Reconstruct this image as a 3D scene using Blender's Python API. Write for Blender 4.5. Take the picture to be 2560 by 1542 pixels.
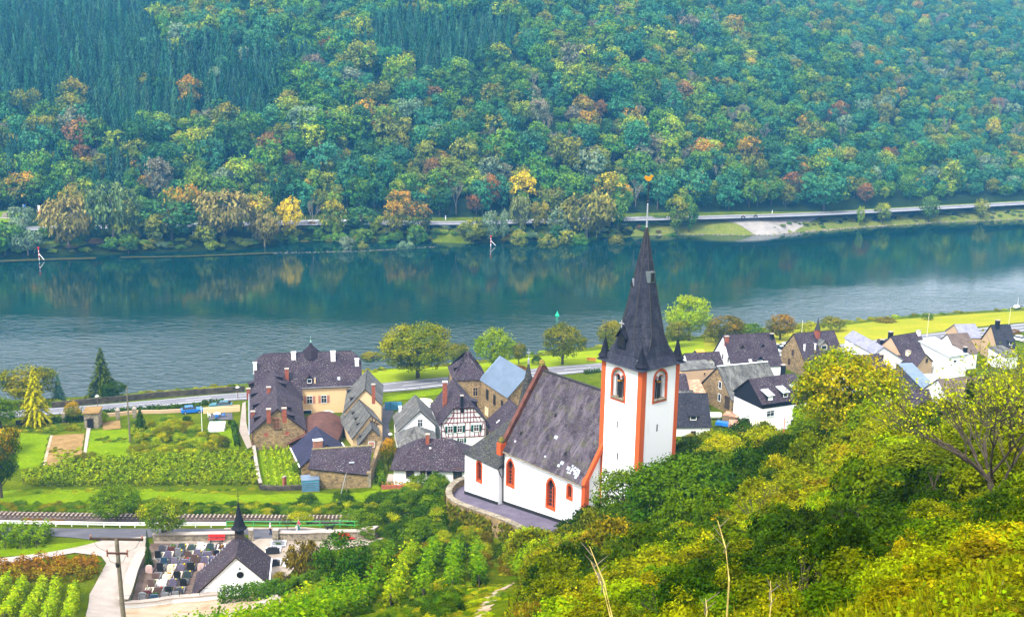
import bpy, math, random
import numpy as np
from mathutils import Vector, Matrix, geometry

for _o in list(bpy.data.objects):
    bpy.data.objects.remove(_o)
scene = bpy.context.scene
COL = scene.collection
random.seed(7)

# ------------------------------------------------------------------ camera
FPX, CAMH = 2844.0, 80.0
PITCH, ROLL = math.radians(13.0), math.radians(1.0)
cam_data = bpy.data.cameras.new('camera')
cam_data.sensor_fit = 'HORIZONTAL'
cam_data.sensor_width = 36.0
cam_data.lens = 36.0 * FPX / 2560.0
cam_data.clip_start = 0.5
cam_data.clip_end = 6000.0
cam = bpy.data.objects.new('camera', cam_data)
COL.objects.link(cam)
cam.matrix_world = (Matrix.Translation((0, 0, CAMH)) @ Matrix.Rotation(math.pi / 2 - PITCH, 4, 'X')
                    @ Matrix.Rotation(ROLL, 4, 'Z'))
scene.camera = cam

# ------------------------------------------------------------------ sky, sun, exposure
SUN_EL, SUN_AZ = math.radians(52), math.radians(215)     # azimuth clockwise from +Y
world = bpy.data.worlds.new('World')
scene.world = world
world.use_nodes = True
wn, wl = world.node_tree.nodes, world.node_tree.links
wn.clear()
w_out = wn.new('ShaderNodeOutputWorld')
w_bg = wn.new('ShaderNodeBackground')
w_sky = wn.new('ShaderNodeTexSky')
w_sky.sky_type = 'NISHITA'
w_sky.sun_disc = False
w_sky.sun_elevation = SUN_EL
w_sky.sun_rotation = SUN_AZ
w_sky.air_density = 1.0
w_sky.dust_density = 4.0
w_hsv = wn.new('ShaderNodeHueSaturation')
w_hsv.inputs['Saturation'].default_value = 0.30
wl.new(w_sky.outputs[0], w_hsv.inputs['Color'])
w_cloud = wn.new('ShaderNodeMix')                       # a thin, even cloud deck over the clear sky
w_cloud.data_type = 'RGBA'
w_cloud.inputs[0].default_value = 0.7
w_cloud.inputs[7].default_value = (6.0, 6.1, 6.4, 1.0)
wl.new(w_hsv.outputs[0], w_cloud.inputs[6])
wl.new(w_cloud.outputs[2], w_bg.inputs['Color'])
w_bg.inputs['Strength'].default_value = 0.125
wl.new(w_bg.outputs[0], w_out.inputs['Surface'])

sun_d = bpy.data.lights.new('sun', 'SUN')
sun_d.energy = 1.5
sun_d.angle = math.radians(10)
sun_d.color = (1.0, 0.96, 0.88)
sun = bpy.data.objects.new('sun', sun_d)
COL.objects.link(sun)
_sd = Vector((math.sin(SUN_AZ) * math.cos(SUN_EL), math.cos(SUN_AZ) * math.cos(SUN_EL), math.sin(SUN_EL)))
sun.rotation_euler = _sd.to_track_quat('Z', 'Y').to_euler()
sun.location = (0, 0, 300)

scene.view_settings.view_transform = 'Standard'
scene.view_settings.look = 'None'
scene.view_settings.gamma = 1.0
scene.view_settings.use_curve_mapping = False
scene.view_settings.exposure = 1.88
scene.render.engine = 'CYCLES'
scene.cycles.use_denoising = True
scene.cycles.max_bounces = 6
scene.cycles.diffuse_bounces = 2
scene.cycles.glossy_bounces = 3
scene.cycles.transmission_bounces = 3
scene.cycles.volume_bounces = 1
scene.cycles.caustics_reflective = False
scene.cycles.caustics_refractive = False
HAZE_DENSITY, HAZE_COLOR = 0.00022, (0.11, 0.48, 1.0)

# ------------------------------------------------------------------ photo measurements -> points of the place
_R = np.array(cam.matrix_world.to_3x3())
_C = np.array((0.0, 0.0, CAMH))


def ray(px, py):
    d = _R @ np.array([(px - 1280) / FPX, -(py - 771) / FPX, -1.0])
    return d / np.linalg.norm(d)


def W(px, py, z):
    """the point at height z that the photograph shows at px, py"""
    d = ray(px, py)
    return _C + d * ((z - CAMH) / d[2])


def proj(p):
    q = _R.T @ (np.asarray(p, float) - _C)
    return 1280 + FPX * q[0] / -q[2], 771 - FPX * q[1] / -q[2]


def projN(P):
    q = (np.asarray(P, float) - _C) @ _R
    return 1280 + FPX * q[:, 0] / -q[:, 2], 771 - FPX * q[:, 1] / -q[:, 2], -q[:, 2]


# ------------------------------------------------------------------ object helpers
def tag(o, label=None, cat=None, group=None, kind=None):
    if label: o['label'] = label
    if cat: o['category'] = cat
    if group: o['group'] = group
    if kind: o['kind'] = kind
    return o


def thing(name, label, cat, loc=(0, 0, 0), rz=0.0, group=None, scale=None):
    o = bpy.data.objects.new(name, None)
    o.empty_display_size = 0.3
    COL.objects.link(o)
    o.location = loc
    o.rotation_euler = (0, 0, rz)
    if scale: o.scale = scale
    return tag(o, label, cat, group)


def link(name, mesh, parent=None, loc=None, rot=None, scale=None):
    o = bpy.data.objects.new(name, mesh)
    COL.objects.link(o)
    if parent: o.parent = parent
    if loc is not None: o.location = loc
    if rot is not None: o.rotation_euler = rot
    if scale is not None: o.scale = scale
    return o


class MB:
    """collects faces for ONE mesh"""

    def __init__(self):
        self.v, self.f, self.m, self.uv = [], [], [], []

    def face(self, pts, m=0, uv=None):
        b = len(self.v)
        self.v += [tuple(p) for p in pts]
        self.f.append(tuple(range(b, b + len(pts))))
        self.m.append(m)
        self.uv.append(uv if uv else [(0, 0)] * len(pts))
        return self

    def hexa(self, b, t, m=0):
        """b, t: four bottom and four top points, counter-clockwise from above"""
        self.face(b[::-1], m)
        self.face(t, m)
        for i in range(4):
            j = (i + 1) % 4
            self.face([b[i], b[j], t[j], t[i]], m)
        return self

    def box(self, x0, x1, y0, y1, z0, z1, m=0):
        return self.hexa([(x0, y0, z0), (x1, y0, z0), (x1, y1, z0), (x0, y1, z0)],
                         [(x0, y0, z1), (x1, y0, z1), (x1, y1, z1), (x0, y1, z1)], m)

    def bar(self, a, b, w, h=None, m=0, up=(0, 0, 1)):
        h = h or w
        a, b = Vector(a), Vector(b)
        d = (b - a)
        if d.length < 1e-6: return self
        d.normalize()
        s = d.cross(Vector(up))
        if s.length < 1e-3: s = d.cross(Vector((1, 0, 0)))
        s.normalize()
        u = s.cross(d)
        o = [(-1, -1), (1, -1), (1, 1), (-1, 1)]
        A = [a + s * (w / 2 * i) + u * (h / 2 * j) for i, j in o]
        B = [b + s * (w / 2 * i) + u * (h / 2 * j) for i, j in o]
        self.face(A, m); self.face(B[::-1], m)
        for i in range(4):
            j = (i + 1) % 4
            self.face([A[j], A[i], B[i], B[j]], m)
        return self

    def tube(self, pts, rads, n=8, m=0, cap=True):
        pts = [Vector(p) for p in pts]
        rings = []
        for i, p in enumerate(pts):
            d = (pts[min(i + 1, len(pts) - 1)] - pts[max(i - 1, 0)])
            d = d.normalized() if d.length > 1e-9 else Vector((0, 0, 1))
            s = d.cross(Vector((0.31, 0.95, 0.05))).normalized() if abs(d.z) > 0.6 else d.cross(Vector((0, 0, 1))).normalized()
            u = s.cross(d)
            r = rads[i] if hasattr(rads, '__len__') else rads
            rings.append([p + (s * math.cos(k * 2 * math.pi / n) + u * math.sin(k * 2 * math.pi / n)) * r for k in range(n)])
        for i in range(len(rings) - 1):
            for k in range(n):
                q = (k + 1) % n
                self.face([rings[i][q], rings[i][k], rings[i + 1][k], rings[i + 1][q]], m)
        if cap:
            self.face(rings[0], m); self.face(rings[-1][::-1], m)
        return self

    def lathe(self, prof, n=12, m=0, c=(0, 0, 0)):
        rings = [[(c[0] + r * math.cos(k * 2 * math.pi / n), c[1] + r * math.sin(k * 2 * math.pi / n), c[2] + z) for k in range(n)] for r, z in prof]
        for i in range(len(rings) - 1):
            for k in range(n):
                q = (k + 1) % n
                self.face([rings[i][k], rings[i][q], rings[i + 1][q], rings[i + 1][k]], m)
        self.face(rings[-1], m)
        self.face(rings[0][::-1], m)
        return self

    def slab(self, pts, t, m=0, uvo=None):
        """a plane polygon (counter-clockwise from outside) thickened inwards, with UVs in metres: u along the course, v up the slope"""
        P = [Vector(p) for p in pts]
        n = geometry.normal(P)
        u = Vector((0, 0, 1)).cross(n)
        u = u.normalized() if u.length > 1e-4 else Vector((1, 0, 0))
        v = n.cross(u)
        uv = [((p - P[0]).dot(u) + (uvo or 0), (p - P[0]).dot(v)) for p in P]
        self.face(P, m, uv)
        Q = [p - n * t for p in P]
        self.face(Q[::-1], m, uv[::-1])
        for i in range(len(P)):
            j = (i + 1) % len(P)
            self.face([P[j], P[i], Q[i], Q[j]], m)
        return self

    def mesh(self, name, mats, smooth=False):
        me = bpy.data.meshes.new(name)
        me.from_pydata(self.v, [], self.f)
        for mm in (mats if isinstance(mats, (list, tuple)) else [mats]):
            me.materials.append(mm)
        me.polygons.foreach_set('material_index', self.m)
        uvl = me.uv_layers.new(name='UVMap')
        flat = [c for fc in self.uv for p in fc for c in p]
        uvl.data.foreach_set('uv', flat)
        if smooth:
            me.polygons.foreach_set('use_smooth', [True] * len(self.f))
        me.update()
        return me

    def build(self, name, mats, parent=None, loc=None, rot=None, smooth=False, weld=False):
        me = self.mesh(name, mats, smooth)
        if weld:
            import bmesh
            bm = bmesh.new(); bm.from_mesh(me)
            bmesh.ops.remove_doubles(bm, verts=bm.verts, dist=1e-4)
            bm.to_mesh(me); bm.free()
        return link(name, me, parent, loc, rot)


# ------------------------------------------------------------------ materials
class NT:
    def __init__(self, name):
        self.mat = bpy.data.materials.new(name)
        self.mat.use_nodes = True
        self.t = self.mat.node_tree
        self.t.nodes.clear()
        self.out = self.n('ShaderNodeOutputMaterial')

    def n(self, typ, **kw):
        nd = self.t.nodes.new(typ)
        for k, v in kw.items():
            if k in nd.inputs: nd.inputs[k].default_value = v
            else: setattr(nd, k, v)
        return nd

    def l(self, a, b):
        self.t.links.new(a, b)

    def coord(self, which='Object'):
        return self.n('ShaderNodeTexCoord').outputs[which]

    def mapped(self, which='Object', scale=(1, 1, 1), rot=(0, 0, 0)):
        mp = self.n('ShaderNodeMapping')
        mp.inputs['Scale'].default_value = scale
        mp.inputs['Rotation'].default_value = rot
        self.l(self.coord(which), mp.inputs['Vector'])
        return mp.outputs[0]

    def noise(self, vec, scale, detail=4.0, rough=0.55, dist=0.0):
        nd = self.n('ShaderNodeTexNoise')
        nd.inputs['Scale'].default_value = scale
        nd.inputs['Detail'].default_value = detail
        nd.inputs['Roughness'].default_value = rough
        nd.inputs['Distortion'].default_value = dist
        if vec is not None: self.l(vec, nd.inputs['Vector'])
        return nd.outputs['Fac']

    def ramp(self, fac, stops, interp='LINEAR'):
        r = self.n('ShaderNodeValToRGB')
        r.color_ramp.interpolation = interp
        el = r.color_ramp.elements
        while len(el) < len(stops): el.new(0.5)
        for e, (p, c) in zip(el, stops):
            e.position = p
            e.color = (c[0], c[1], c[2], 1) if hasattr(c, '__len__') else (c, c, c, 1)
        self.l(fac, r.inputs[0])
        return r.outputs[0]

    def mix(self, fac, a, b, mode='MIX'):
        m = self.n('ShaderNodeMix', data_type='RGBA', blend_type=mode)
        for s, v in ((m.inputs[0], fac), (m.inputs[6], a), (m.inputs[7], b)):
            if hasattr(v, 'is_linked') or hasattr(v, 'links'): self.l(v, s)
            elif hasattr(v, '__len__'): s.default_value = (v[0], v[1], v[2], 1)
            else: s.default_value = v
        return m.outputs[2]

    def math(self, op, a, b=0.5):
        m = self.n('ShaderNodeMath', operation=op)
        for s, v in ((m.inputs[0], a), (m.inputs[1], b)):
            if hasattr(v, 'links'): self.l(v, s)
            else: s.default_value = v
        return m.outputs[0]

    def bump(self, h, strength=0.4, dist=0.05):
        b = self.n('ShaderNodeBump')
        b.inputs['Strength'].default_value = strength
        b.inputs['Distance'].default_value = dist
        self.l(h, b.inputs['Height'])
        return b.outputs[0]

    def bsdf(self, color, rough=0.8, normal=None, metallic=0.0, spec=0.3, **kw):
        p = self.n('ShaderNodeBsdfPrincipled')
        if hasattr(color, 'links'): self.l(color, p.inputs['Base Color'])
        else: p.inputs['Base Color'].default_value = (color[0], color[1], color[2], 1)
        if hasattr(rough, 'links'): self.l(rough, p.inputs['Roughness'])
        else: p.inputs['Roughness'].default_value = rough
        p.inputs['Metallic'].default_value = metallic
        p.inputs['Specular IOR Level'].default_value = spec
        for k, v in kw.items(): p.inputs[k].default_value = v
        if normal is not None: self.l(normal, p.inputs['Normal'])
        self.l(p.outputs[0], self.out.inputs['Surface'])
        return self.mat


def m_plain(name, c, rough=0.7, var=0.25, scale=1.5, spec=0.3, metallic=0.0, bump=0.0):
    """one colour with uneven wear"""
    t = NT(name)
    f = t.noise(t.coord(), scale, 5, 0.6)
    lo = [x * (1 - var) for x in c]; hi = [min(1, x * (1 + var)) for x in c]
    col = t.ramp(f, [(0.3, lo), (0.7, hi)])
    nm = t.bump(t.noise(t.coord(), scale * 6, 4), bump, 0.05) if bump else None
    return t.bsdf(col, rough, nm, metallic, spec)


def m_render(name, c, stain=(0.35, 0.33, 0.28), amt=0.25):
    """painted render with faint streaks of weather"""
    t = NT(name)
    s = t.noise(t.mapped(scale=(2.2, 2.2, 0.25)), 1.0, 6, 0.6)
    a = t.noise(t.coord(), 0.35, 3)
    f = t.ramp(t.math('MULTIPLY', s, a), [(0.28, 0.0), (0.48, amt)])
    col = t.mix(f, c, stain)
    return t.bsdf(col, 0.85, t.bump(t.noise(t.coord(), 14, 3), 0.12, 0.02), spec=0.2)


def m_stone(name, c1, c2, mortar, scale=3.0):
    """rubble masonry"""
    t = NT(name)
    vec = t.mapped(scale=(1, 1, 1.7))
    w = t.n('ShaderNodeTexNoise'); w.inputs['Scale'].default_value = 2.0
    t.l(vec, w.inputs['Vector'])
    vv = t.mix(0.12, vec, w.outputs['Color'], 'ADD')
    vo = t.n('ShaderNodeTexVoronoi', feature='F1'); vo.inputs['Scale'].default_value = scale
    t.l(vv, vo.inputs['Vector'])
    ve = t.n('ShaderNodeTexVoronoi', feature='DISTANCE_TO_EDGE'); ve.inputs['Scale'].default_value = scale
    t.l(vv, ve.inputs['Vector'])
    sep = t.n('ShaderNodeSeparateColor'); t.l(vo.outputs['Color'], sep.inputs[0])
    base = t.ramp(sep.outputs[0], [(0.0, c1), (0.45, [(a + b) / 2 for a, b in zip(c1, c2)]), (1.0, c2)])
    big = t.noise(t.coord(), 0.5, 4)
    base = t.mix(t.ramp(big, [(0.4, 0.0), (0.7, 0.45)]), base, [x * 0.45 for x in c1])
    joint = t.ramp(ve.outputs['Distance'], [(0.02, 1.0), (0.09, 0.0)])
    col = t.mix(joint, base, mortar)
    return t.bsdf(col, 0.9, t.bump(ve.outputs['Distance'], 0.6, 0.08), spec=0.15)


def m_slate(name, c1, c2, lichen=(0.5, 0.5, 0.46), lamt=0.5, moss=0.0, cw=0.42, ch=0.26, patch=0.0, streak=0.0):
    """slates in courses (UV in metres) with lichen spots, weather streaks, moss and repair slates"""
    t = NT(name)
    uv = t.coord('UV')
    br = t.n('ShaderNodeTexBrick')
    br.inputs['Scale'].default_value = 1.0
    br.inputs['Brick Width'].default_value = cw
    br.inputs['Row Height'].default_value = ch
    br.inputs['Mortar Size'].default_value = 0.018
    br.inputs['Mortar Smooth'].default_value = 0.4
    br.inputs['Bias'].default_value = 0.0
    br.inputs['Color1'].default_value = (*c1, 1)
    br.inputs['Color2'].default_value = (*c2, 1)
    br.inputs['Mortar'].default_value = (*[x * 0.35 for x in c1], 1)
    t.l(uv, br.inputs['Vector'])
    col = br.outputs['Color']
    big = t.noise(uv, 0.45, 5, 0.65)
    col = t.mix(t.ramp(big, [(0.35, 0.0), (0.75, 0.6)]), col, [x * 1.6 for x in c2])
    if streak:
        st = t.noise(t.mapped('UV', (1.1, 0.38, 1)), 1.0, 8, 0.72, 0.8)
        col = t.mix(t.ramp(st, [(0.47, 0.0), (0.66, streak)]), col, lichen)
    if lamt:
        sp = t.noise(uv, 4.2, 3, 0.7)
        area = t.noise(uv, 0.3, 3)
        fac = t.math('MULTIPLY', t.ramp(sp, [(0.57, 0.0), (0.63, 1.0)]), t.ramp(area, [(0.35, 0.1), (0.65, lamt)]))
        col = t.mix(fac, col, lichen)
    if moss:
        mo = t.noise(uv, 0.7, 5, 0.7)
        col = t.mix(t.ramp(mo, [(0.5, 0.0), (0.68, moss)]), col, (0.07, 0.075, 0.02))
    if patch:
        vo = t.n('ShaderNodeTexWhiteNoise', noise_dimensions='2D')
        sn = t.n('ShaderNodeVectorMath', operation='SNAP'); sn.inputs[1].default_value = (cw, ch, 1)
        t.l(uv, sn.inputs[0]); t.l(sn.outputs[0], vo.inputs['Vector'])
        are = t.noise(uv, 0.28, 2)
        pf = t.math('MULTIPLY', t.ramp(vo.outputs['Value'], [(0.88, 0.0), (0.89, 1.0)]), t.ramp(are, [(0.58, 0.0), (0.62, patch)]))
        col = t.mix(pf, col, (0.5, 0.5, 0.58))
    h = t.math('ADD', t.math('MULTIPLY', br.outputs['Fac'], -1.0), t.math('MULTIPLY', t.noise(uv, 5, 3), 0.8))
    return t.bsdf(col, 0.7, t.bump(h, 0.5, 0.04), spec=0.12)


def m_ground(name, stops, scale=0.25, fine=3.0, bump=0.5, rough=0.95, fineamt=0.45):
    t = NT(name)
    co = t.coord()
    f = t.noise(co, scale, 6, 0.62, 0.3)
    col = t.ramp(f, stops)
    g = t.noise(co, fine, 5, 0.7)
    col = t.mix(t.ramp(g, [(0.35, fineamt), (0.6, 0.0)]), col, [x * 0.4 for x in stops[0][1]])
    return t.bsdf(col, rough, t.bump(g, bump, 0.15), spec=0.0)


def m_leaf(name, trans=0.16):
    """foliage: tint and tint2 come from the plant (its own colour and its autumn colour), lv from the leaf"""
    t = NT(name)
    a = t.n('ShaderNodeAttribute', attribute_type='INSTANCER', attribute_name='tint')
    b = t.n('ShaderNodeAttribute', attribute_type='INSTANCER', attribute_name='tint2')
    lv = t.n('ShaderNodeAttribute', attribute_type='GEOMETRY', attribute_name='lv')
    sep = t.n('ShaderNodeSeparateColor'); t.l(lv.outputs['Color'], sep.inputs[0])
    col = t.mix(sep.outputs[1], a.outputs['Color'], b.outputs['Color'])
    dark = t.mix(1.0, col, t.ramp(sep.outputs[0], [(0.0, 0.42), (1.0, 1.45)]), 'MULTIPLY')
    d = t.n('ShaderNodeBsdfDiffuse'); t.l(dark, d.inputs['Color'])
    tr = t.n('ShaderNodeBsdfTranslucent'); t.l(dark, tr.inputs['Color'])
    mx = t.n('ShaderNodeMixShader'); mx.inputs[0].default_value = trans
    t.l(d.outputs[0], mx.inputs[1]); t.l(tr.outputs[0], mx.inputs[2])
    t.l(mx.outputs[0], t.out.inputs['Surface'])
    return t.mat


M = {}
M['leaf'] = m_leaf('leaf')
M['bark'] = m_plain('bark', (0.07, 0.055, 0.04), 0.95, 0.4, 3, bump=0.5)
M['bark_pale'] = m_plain('bark_pale', (0.22, 0.19, 0.15), 0.95, 0.4, 3)
M['white'] = m_render('white_render', (0.80, 0.80, 0.80), (0.45, 0.42, 0.36), amt=0.28)
M['white_old'] = m_render('white_old', (0.8, 0.8, 0.79), (0.42, 0.4, 0.36), 0.35)
M['yellow'] = m_render('yellow_render', (0.72, 0.50, 0.27), amt=0.2)
M['tan'] = m_render('tan_render', (0.50, 0.34, 0.2), (0.25, 0.2, 0.15), 0.4)
M['grey_render'] = m_render('grey_render', (0.42, 0.38, 0.33), amt=0.4)
M['orange'] = m_render('orange_paint', (0.52, 0.085, 0.018), (0.16, 0.06, 0.03), 0.35)
M['stone'] = m_stone('rubble_stone', (0.13, 0.085, 0.04), (0.42, 0.28, 0.12), (0.24, 0.18, 0.11), 2.6)
M['stone_grey'] = m_stone('grey_stone', (0.12, 0.1, 0.075), (0.36, 0.3, 0.21), (0.25, 0.21, 0.15), 2.4)
M['stone_dark'] = m_stone('dark_stone', (0.035, 0.03, 0.022), (0.11, 0.09, 0.06), (0.06, 0.05, 0.035), 1.2)
M['brick'] = m_plain('brick_red', (0.27, 0.075, 0.04), 0.9, 0.4, 4, bump=0.3)
M['trim'] = m_plain('sandstone_trim', (0.30, 0.13, 0.08), 0.9, 0.3, 3)
M['slate'] = m_slate('slate_purple', (0.021, 0.013, 0.019), (0.043, 0.027, 0.037), lamt=0.55)
M['slate_grey'] = m_slate('slate_grey', (0.04, 0.038, 0.036), (0.085, 0.08, 0.072), lamt=0.4, streak=0.25, moss=0.15)
M['slate_black'] = m_slate('slate_black', (0.012, 0.012, 0.017), (0.026, 0.024, 0.032), lamt=0.15)
M['slate_new'] = m_slate('slate_new', (0.018, 0.017, 0.035), (0.03, 0.028, 0.055), lamt=0.0)
M['slate_nave'] = m_slate('slate_nave', (0.022, 0.016, 0.023), (0.055, 0.043, 0.055), lichen=(0.165, 0.14, 0.16), lamt=0.5, streak=0.7, moss=0.5, cw=0.62, ch=0.34)
M['slate_choir'] = m_slate('slate_choir', (0.02, 0.02, 0.022), (0.045, 0.043, 0.042), lamt=0.35, moss=0.5, cw=0.5, ch=0.3)
M['slate_spire'] = m_slate('slate_spire', (0.010, 0.011, 0.020), (0.020, 0.021, 0.034), lichen=(0.2, 0.2, 0.23), lamt=0.15, streak=0.12, cw=0.5, ch=0.32)
M['tile_brown'] = m_slate('tile_brown', (0.08, 0.055, 0.045), (0.14, 0.10, 0.08), lamt=0.1)
M['rust_roof'] = m_plain('rust_brown_roof', (0.095, 0.036, 0.022), 0.8, 0.4, 0.8)
M['rusty'] = m_plain('rusty_sheet', (0.42, 0.22, 0.13), 0.7, 0.7, 1.2)
M['metal_blue'] = m_plain('blue_sheet_roof', (0.15, 0.20, 0.27), 0.45, 0.15, 0.6, metallic=0.2)
M['metal_grey'] = m_plain('grey_sheet_roof', (0.4, 0.44, 0.44), 0.5, 0.2, 0.6)
M['slate_blue'] = m_slate('slate_bluegrey', (0.17, 0.165, 0.22), (0.24, 0.235, 0.30), lamt=0.25)
M['zinc'] = m_plain('zinc', (0.42, 0.44, 0.5), 0.4, 0.2, 2, metallic=0.5)
M['dark'] = m_plain('dark_opening', (0.008, 0.008, 0.009), 0.6, 0.2, 2)  # near-black panel colour, the darkness of unlit openings painted in
M['glass'] = m_plain('window_glass', (0.02, 0.024, 0.03), 0.08, 0.3, 0.8, spec=0.6)
M['frame'] = m_plain('white_frame', (0.75, 0.75, 0.74), 0.5, 0.08, 2)
M['frame_brown'] = m_plain('brown_frame', (0.12, 0.06, 0.035), 0.6, 0.3, 2)
M['shutter_green'] = m_plain('green_shutter', (0.008, 0.06, 0.04), 0.55, 0.2, 3)
M['shutter_pink'] = m_plain('pink_shutter', (0.45, 0.19, 0.13), 0.6, 0.2, 3)
M['beam'] = m_plain('red_timber', (0.17, 0.016, 0.025), 0.7, 0.3, 3)
M['timber'] = m_plain('dark_timber', (0.05, 0.032, 0.02), 0.85, 0.4, 3)
M['wood'] = m_plain('weathered_wood', (0.17, 0.14, 0.10), 0.9, 0.35, 4, bump=0.3)
M['woodpile'] = m_plain('split_logs', (0.30, 0.20, 0.12), 0.95, 0.6, 5, bump=0.5)
M['iron'] = m_plain('black_iron', (0.02, 0.02, 0.02), 0.5, 0.2, 4)
M['steel'] = m_plain('galvanised', (0.5, 0.5, 0.52), 0.4, 0.15, 4, metallic=0.4)
M['gold'] = m_plain('gilded', (0.75, 0.33, 0.02), 0.35, 0.3, 4, metallic=0.5)
M['green_paint'] = m_plain('green_paint', (0.05, 0.34, 0.08), 0.5, 0.2, 4)
M['red_paint'] = m_plain('red_paint', (0.6, 0.02, 0.02), 0.5, 0.2, 3)
M['white_paint'] = m_plain('white_paint', (0.8, 0.8, 0.78), 0.5, 0.08, 3)
M['yellow_paint'] = m_plain('yellow_paint', (0.78, 0.45, 0.01), 0.35, 0.1, 3)
M['blue_paint'] = m_plain('blue_paint', (0.02, 0.16, 0.55), 0.3, 0.15, 3)
M['hatch'] = m_plain('hatch_lead', (.09, .11, .115), .6, .2, 3)
M['teal_paint'] = m_plain('teal_paint', (0.03, 0.14, 0.17), 0.3, 0.15, 3)
M['container'] = m_plain('container_blue', (0.06, 0.22, 0.36), 0.5, 0.3, 1.5)
M['cream'] = m_plain('cream_cloth', (0.72, 0.66, 0.42), 0.8, 0.1, 2)
M['rubber'] = m_plain('rubber', (0.015, 0.015, 0.015), 0.8, 0.2, 3)
M['asphalt'] = m_ground('asphalt', [(0.3, (0.15, 0.145, 0.16)), (0.7, (0.21, 0.205, 0.22))], 0.3, 6, 0.1, 0.85, 0.15)
M['asphalt_dark'] = m_ground('asphalt_dark', [(0.3, (0.085, 0.082, 0.092)), (0.7, (0.13, 0.125, 0.14))], 0.3, 6, 0.1, 0.85, 0.15)
M['concrete'] = m_ground('pale_concrete', [(0.3, (0.30, 0.25, 0.21)), (0.7, (0.42, 0.36, 0.31))], 0.35, 4, 0.15, 0.9, 0.12)
M['dirt'] = m_ground('pale_dirt', [(0.25, (0.24, 0.14, 0.06)), (0.5, (0.40, 0.30, 0.20)), (0.75, (0.46, 0.38, 0.30))], 0.3, 3, 0.4, 0.95, 0.15)
M['soil'] = m_ground('garden_soil', [(0.3, (0.20, 0.12, 0.045)), (0.7, (0.34, 0.22, 0.09))], 0.5, 3, 0.6, 0.95, 0.3)
M['gravel'] = m_ground('violet_gravel', [(0.3, (0.10, 0.085, 0.12)), (0.7, (0.18, 0.155, 0.2))], 0.5, 9, 0.4, 0.95, 0.4)
M['grave_gravel'] = m_ground('grave_gravel', [(0.3, (0.11, 0.075, 0.055)), (0.7, (0.2, 0.145, 0.12))], 0.5, 9, 0.4, 0.95, 0.4)
M['cobble'] = m_ground('cobbles', [(0.3, (0.26, 0.21, 0.16)), (0.7, (0.4, 0.33, 0.27))], 0.5, 5, 0.4, 0.95, 0.3)
M['ballast'] = m_ground('ballast', [(0.3, (0.06, 0.045, 0.038)), (0.7, (0.15, 0.115, 0.1))], 0.6, 7, 0.6, 0.95, 0.4)
M['grass'] = m_ground('rough_grass', [(0.25, (0.050, 0.072, 0.001)), (0.5, (0.085, 0.12, 0.002)), (0.75, (0.15, 0.16, 0.004))], 0.22, 2.5, 0.8)
M['lawn'] = m_ground('bright_lawn', [(0.25, (0.10, 0.165, 0.001)), (0.55, (0.15, 0.23, 0.001)), (0.85, (0.22, 0.25, 0.003))], 0.35, 2.2, 0.6, 0.95, 0.45)
M['meadow'] = m_ground('meadow', [(0.25, (0.20, 0.24, 0.008)), (0.6, (0.30, 0.28, 0.015)), (0.85, (0.36, 0.29, 0.03))], 0.12, 1.5, 0.5, 0.95, 0.3)
M['litter'] = m_ground('forest_floor', [(0.3, (0.010, 0.022, 0.006)), (0.7, (0.025, 0.04, 0.010))], 0.1, 1, 0.5)
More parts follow.
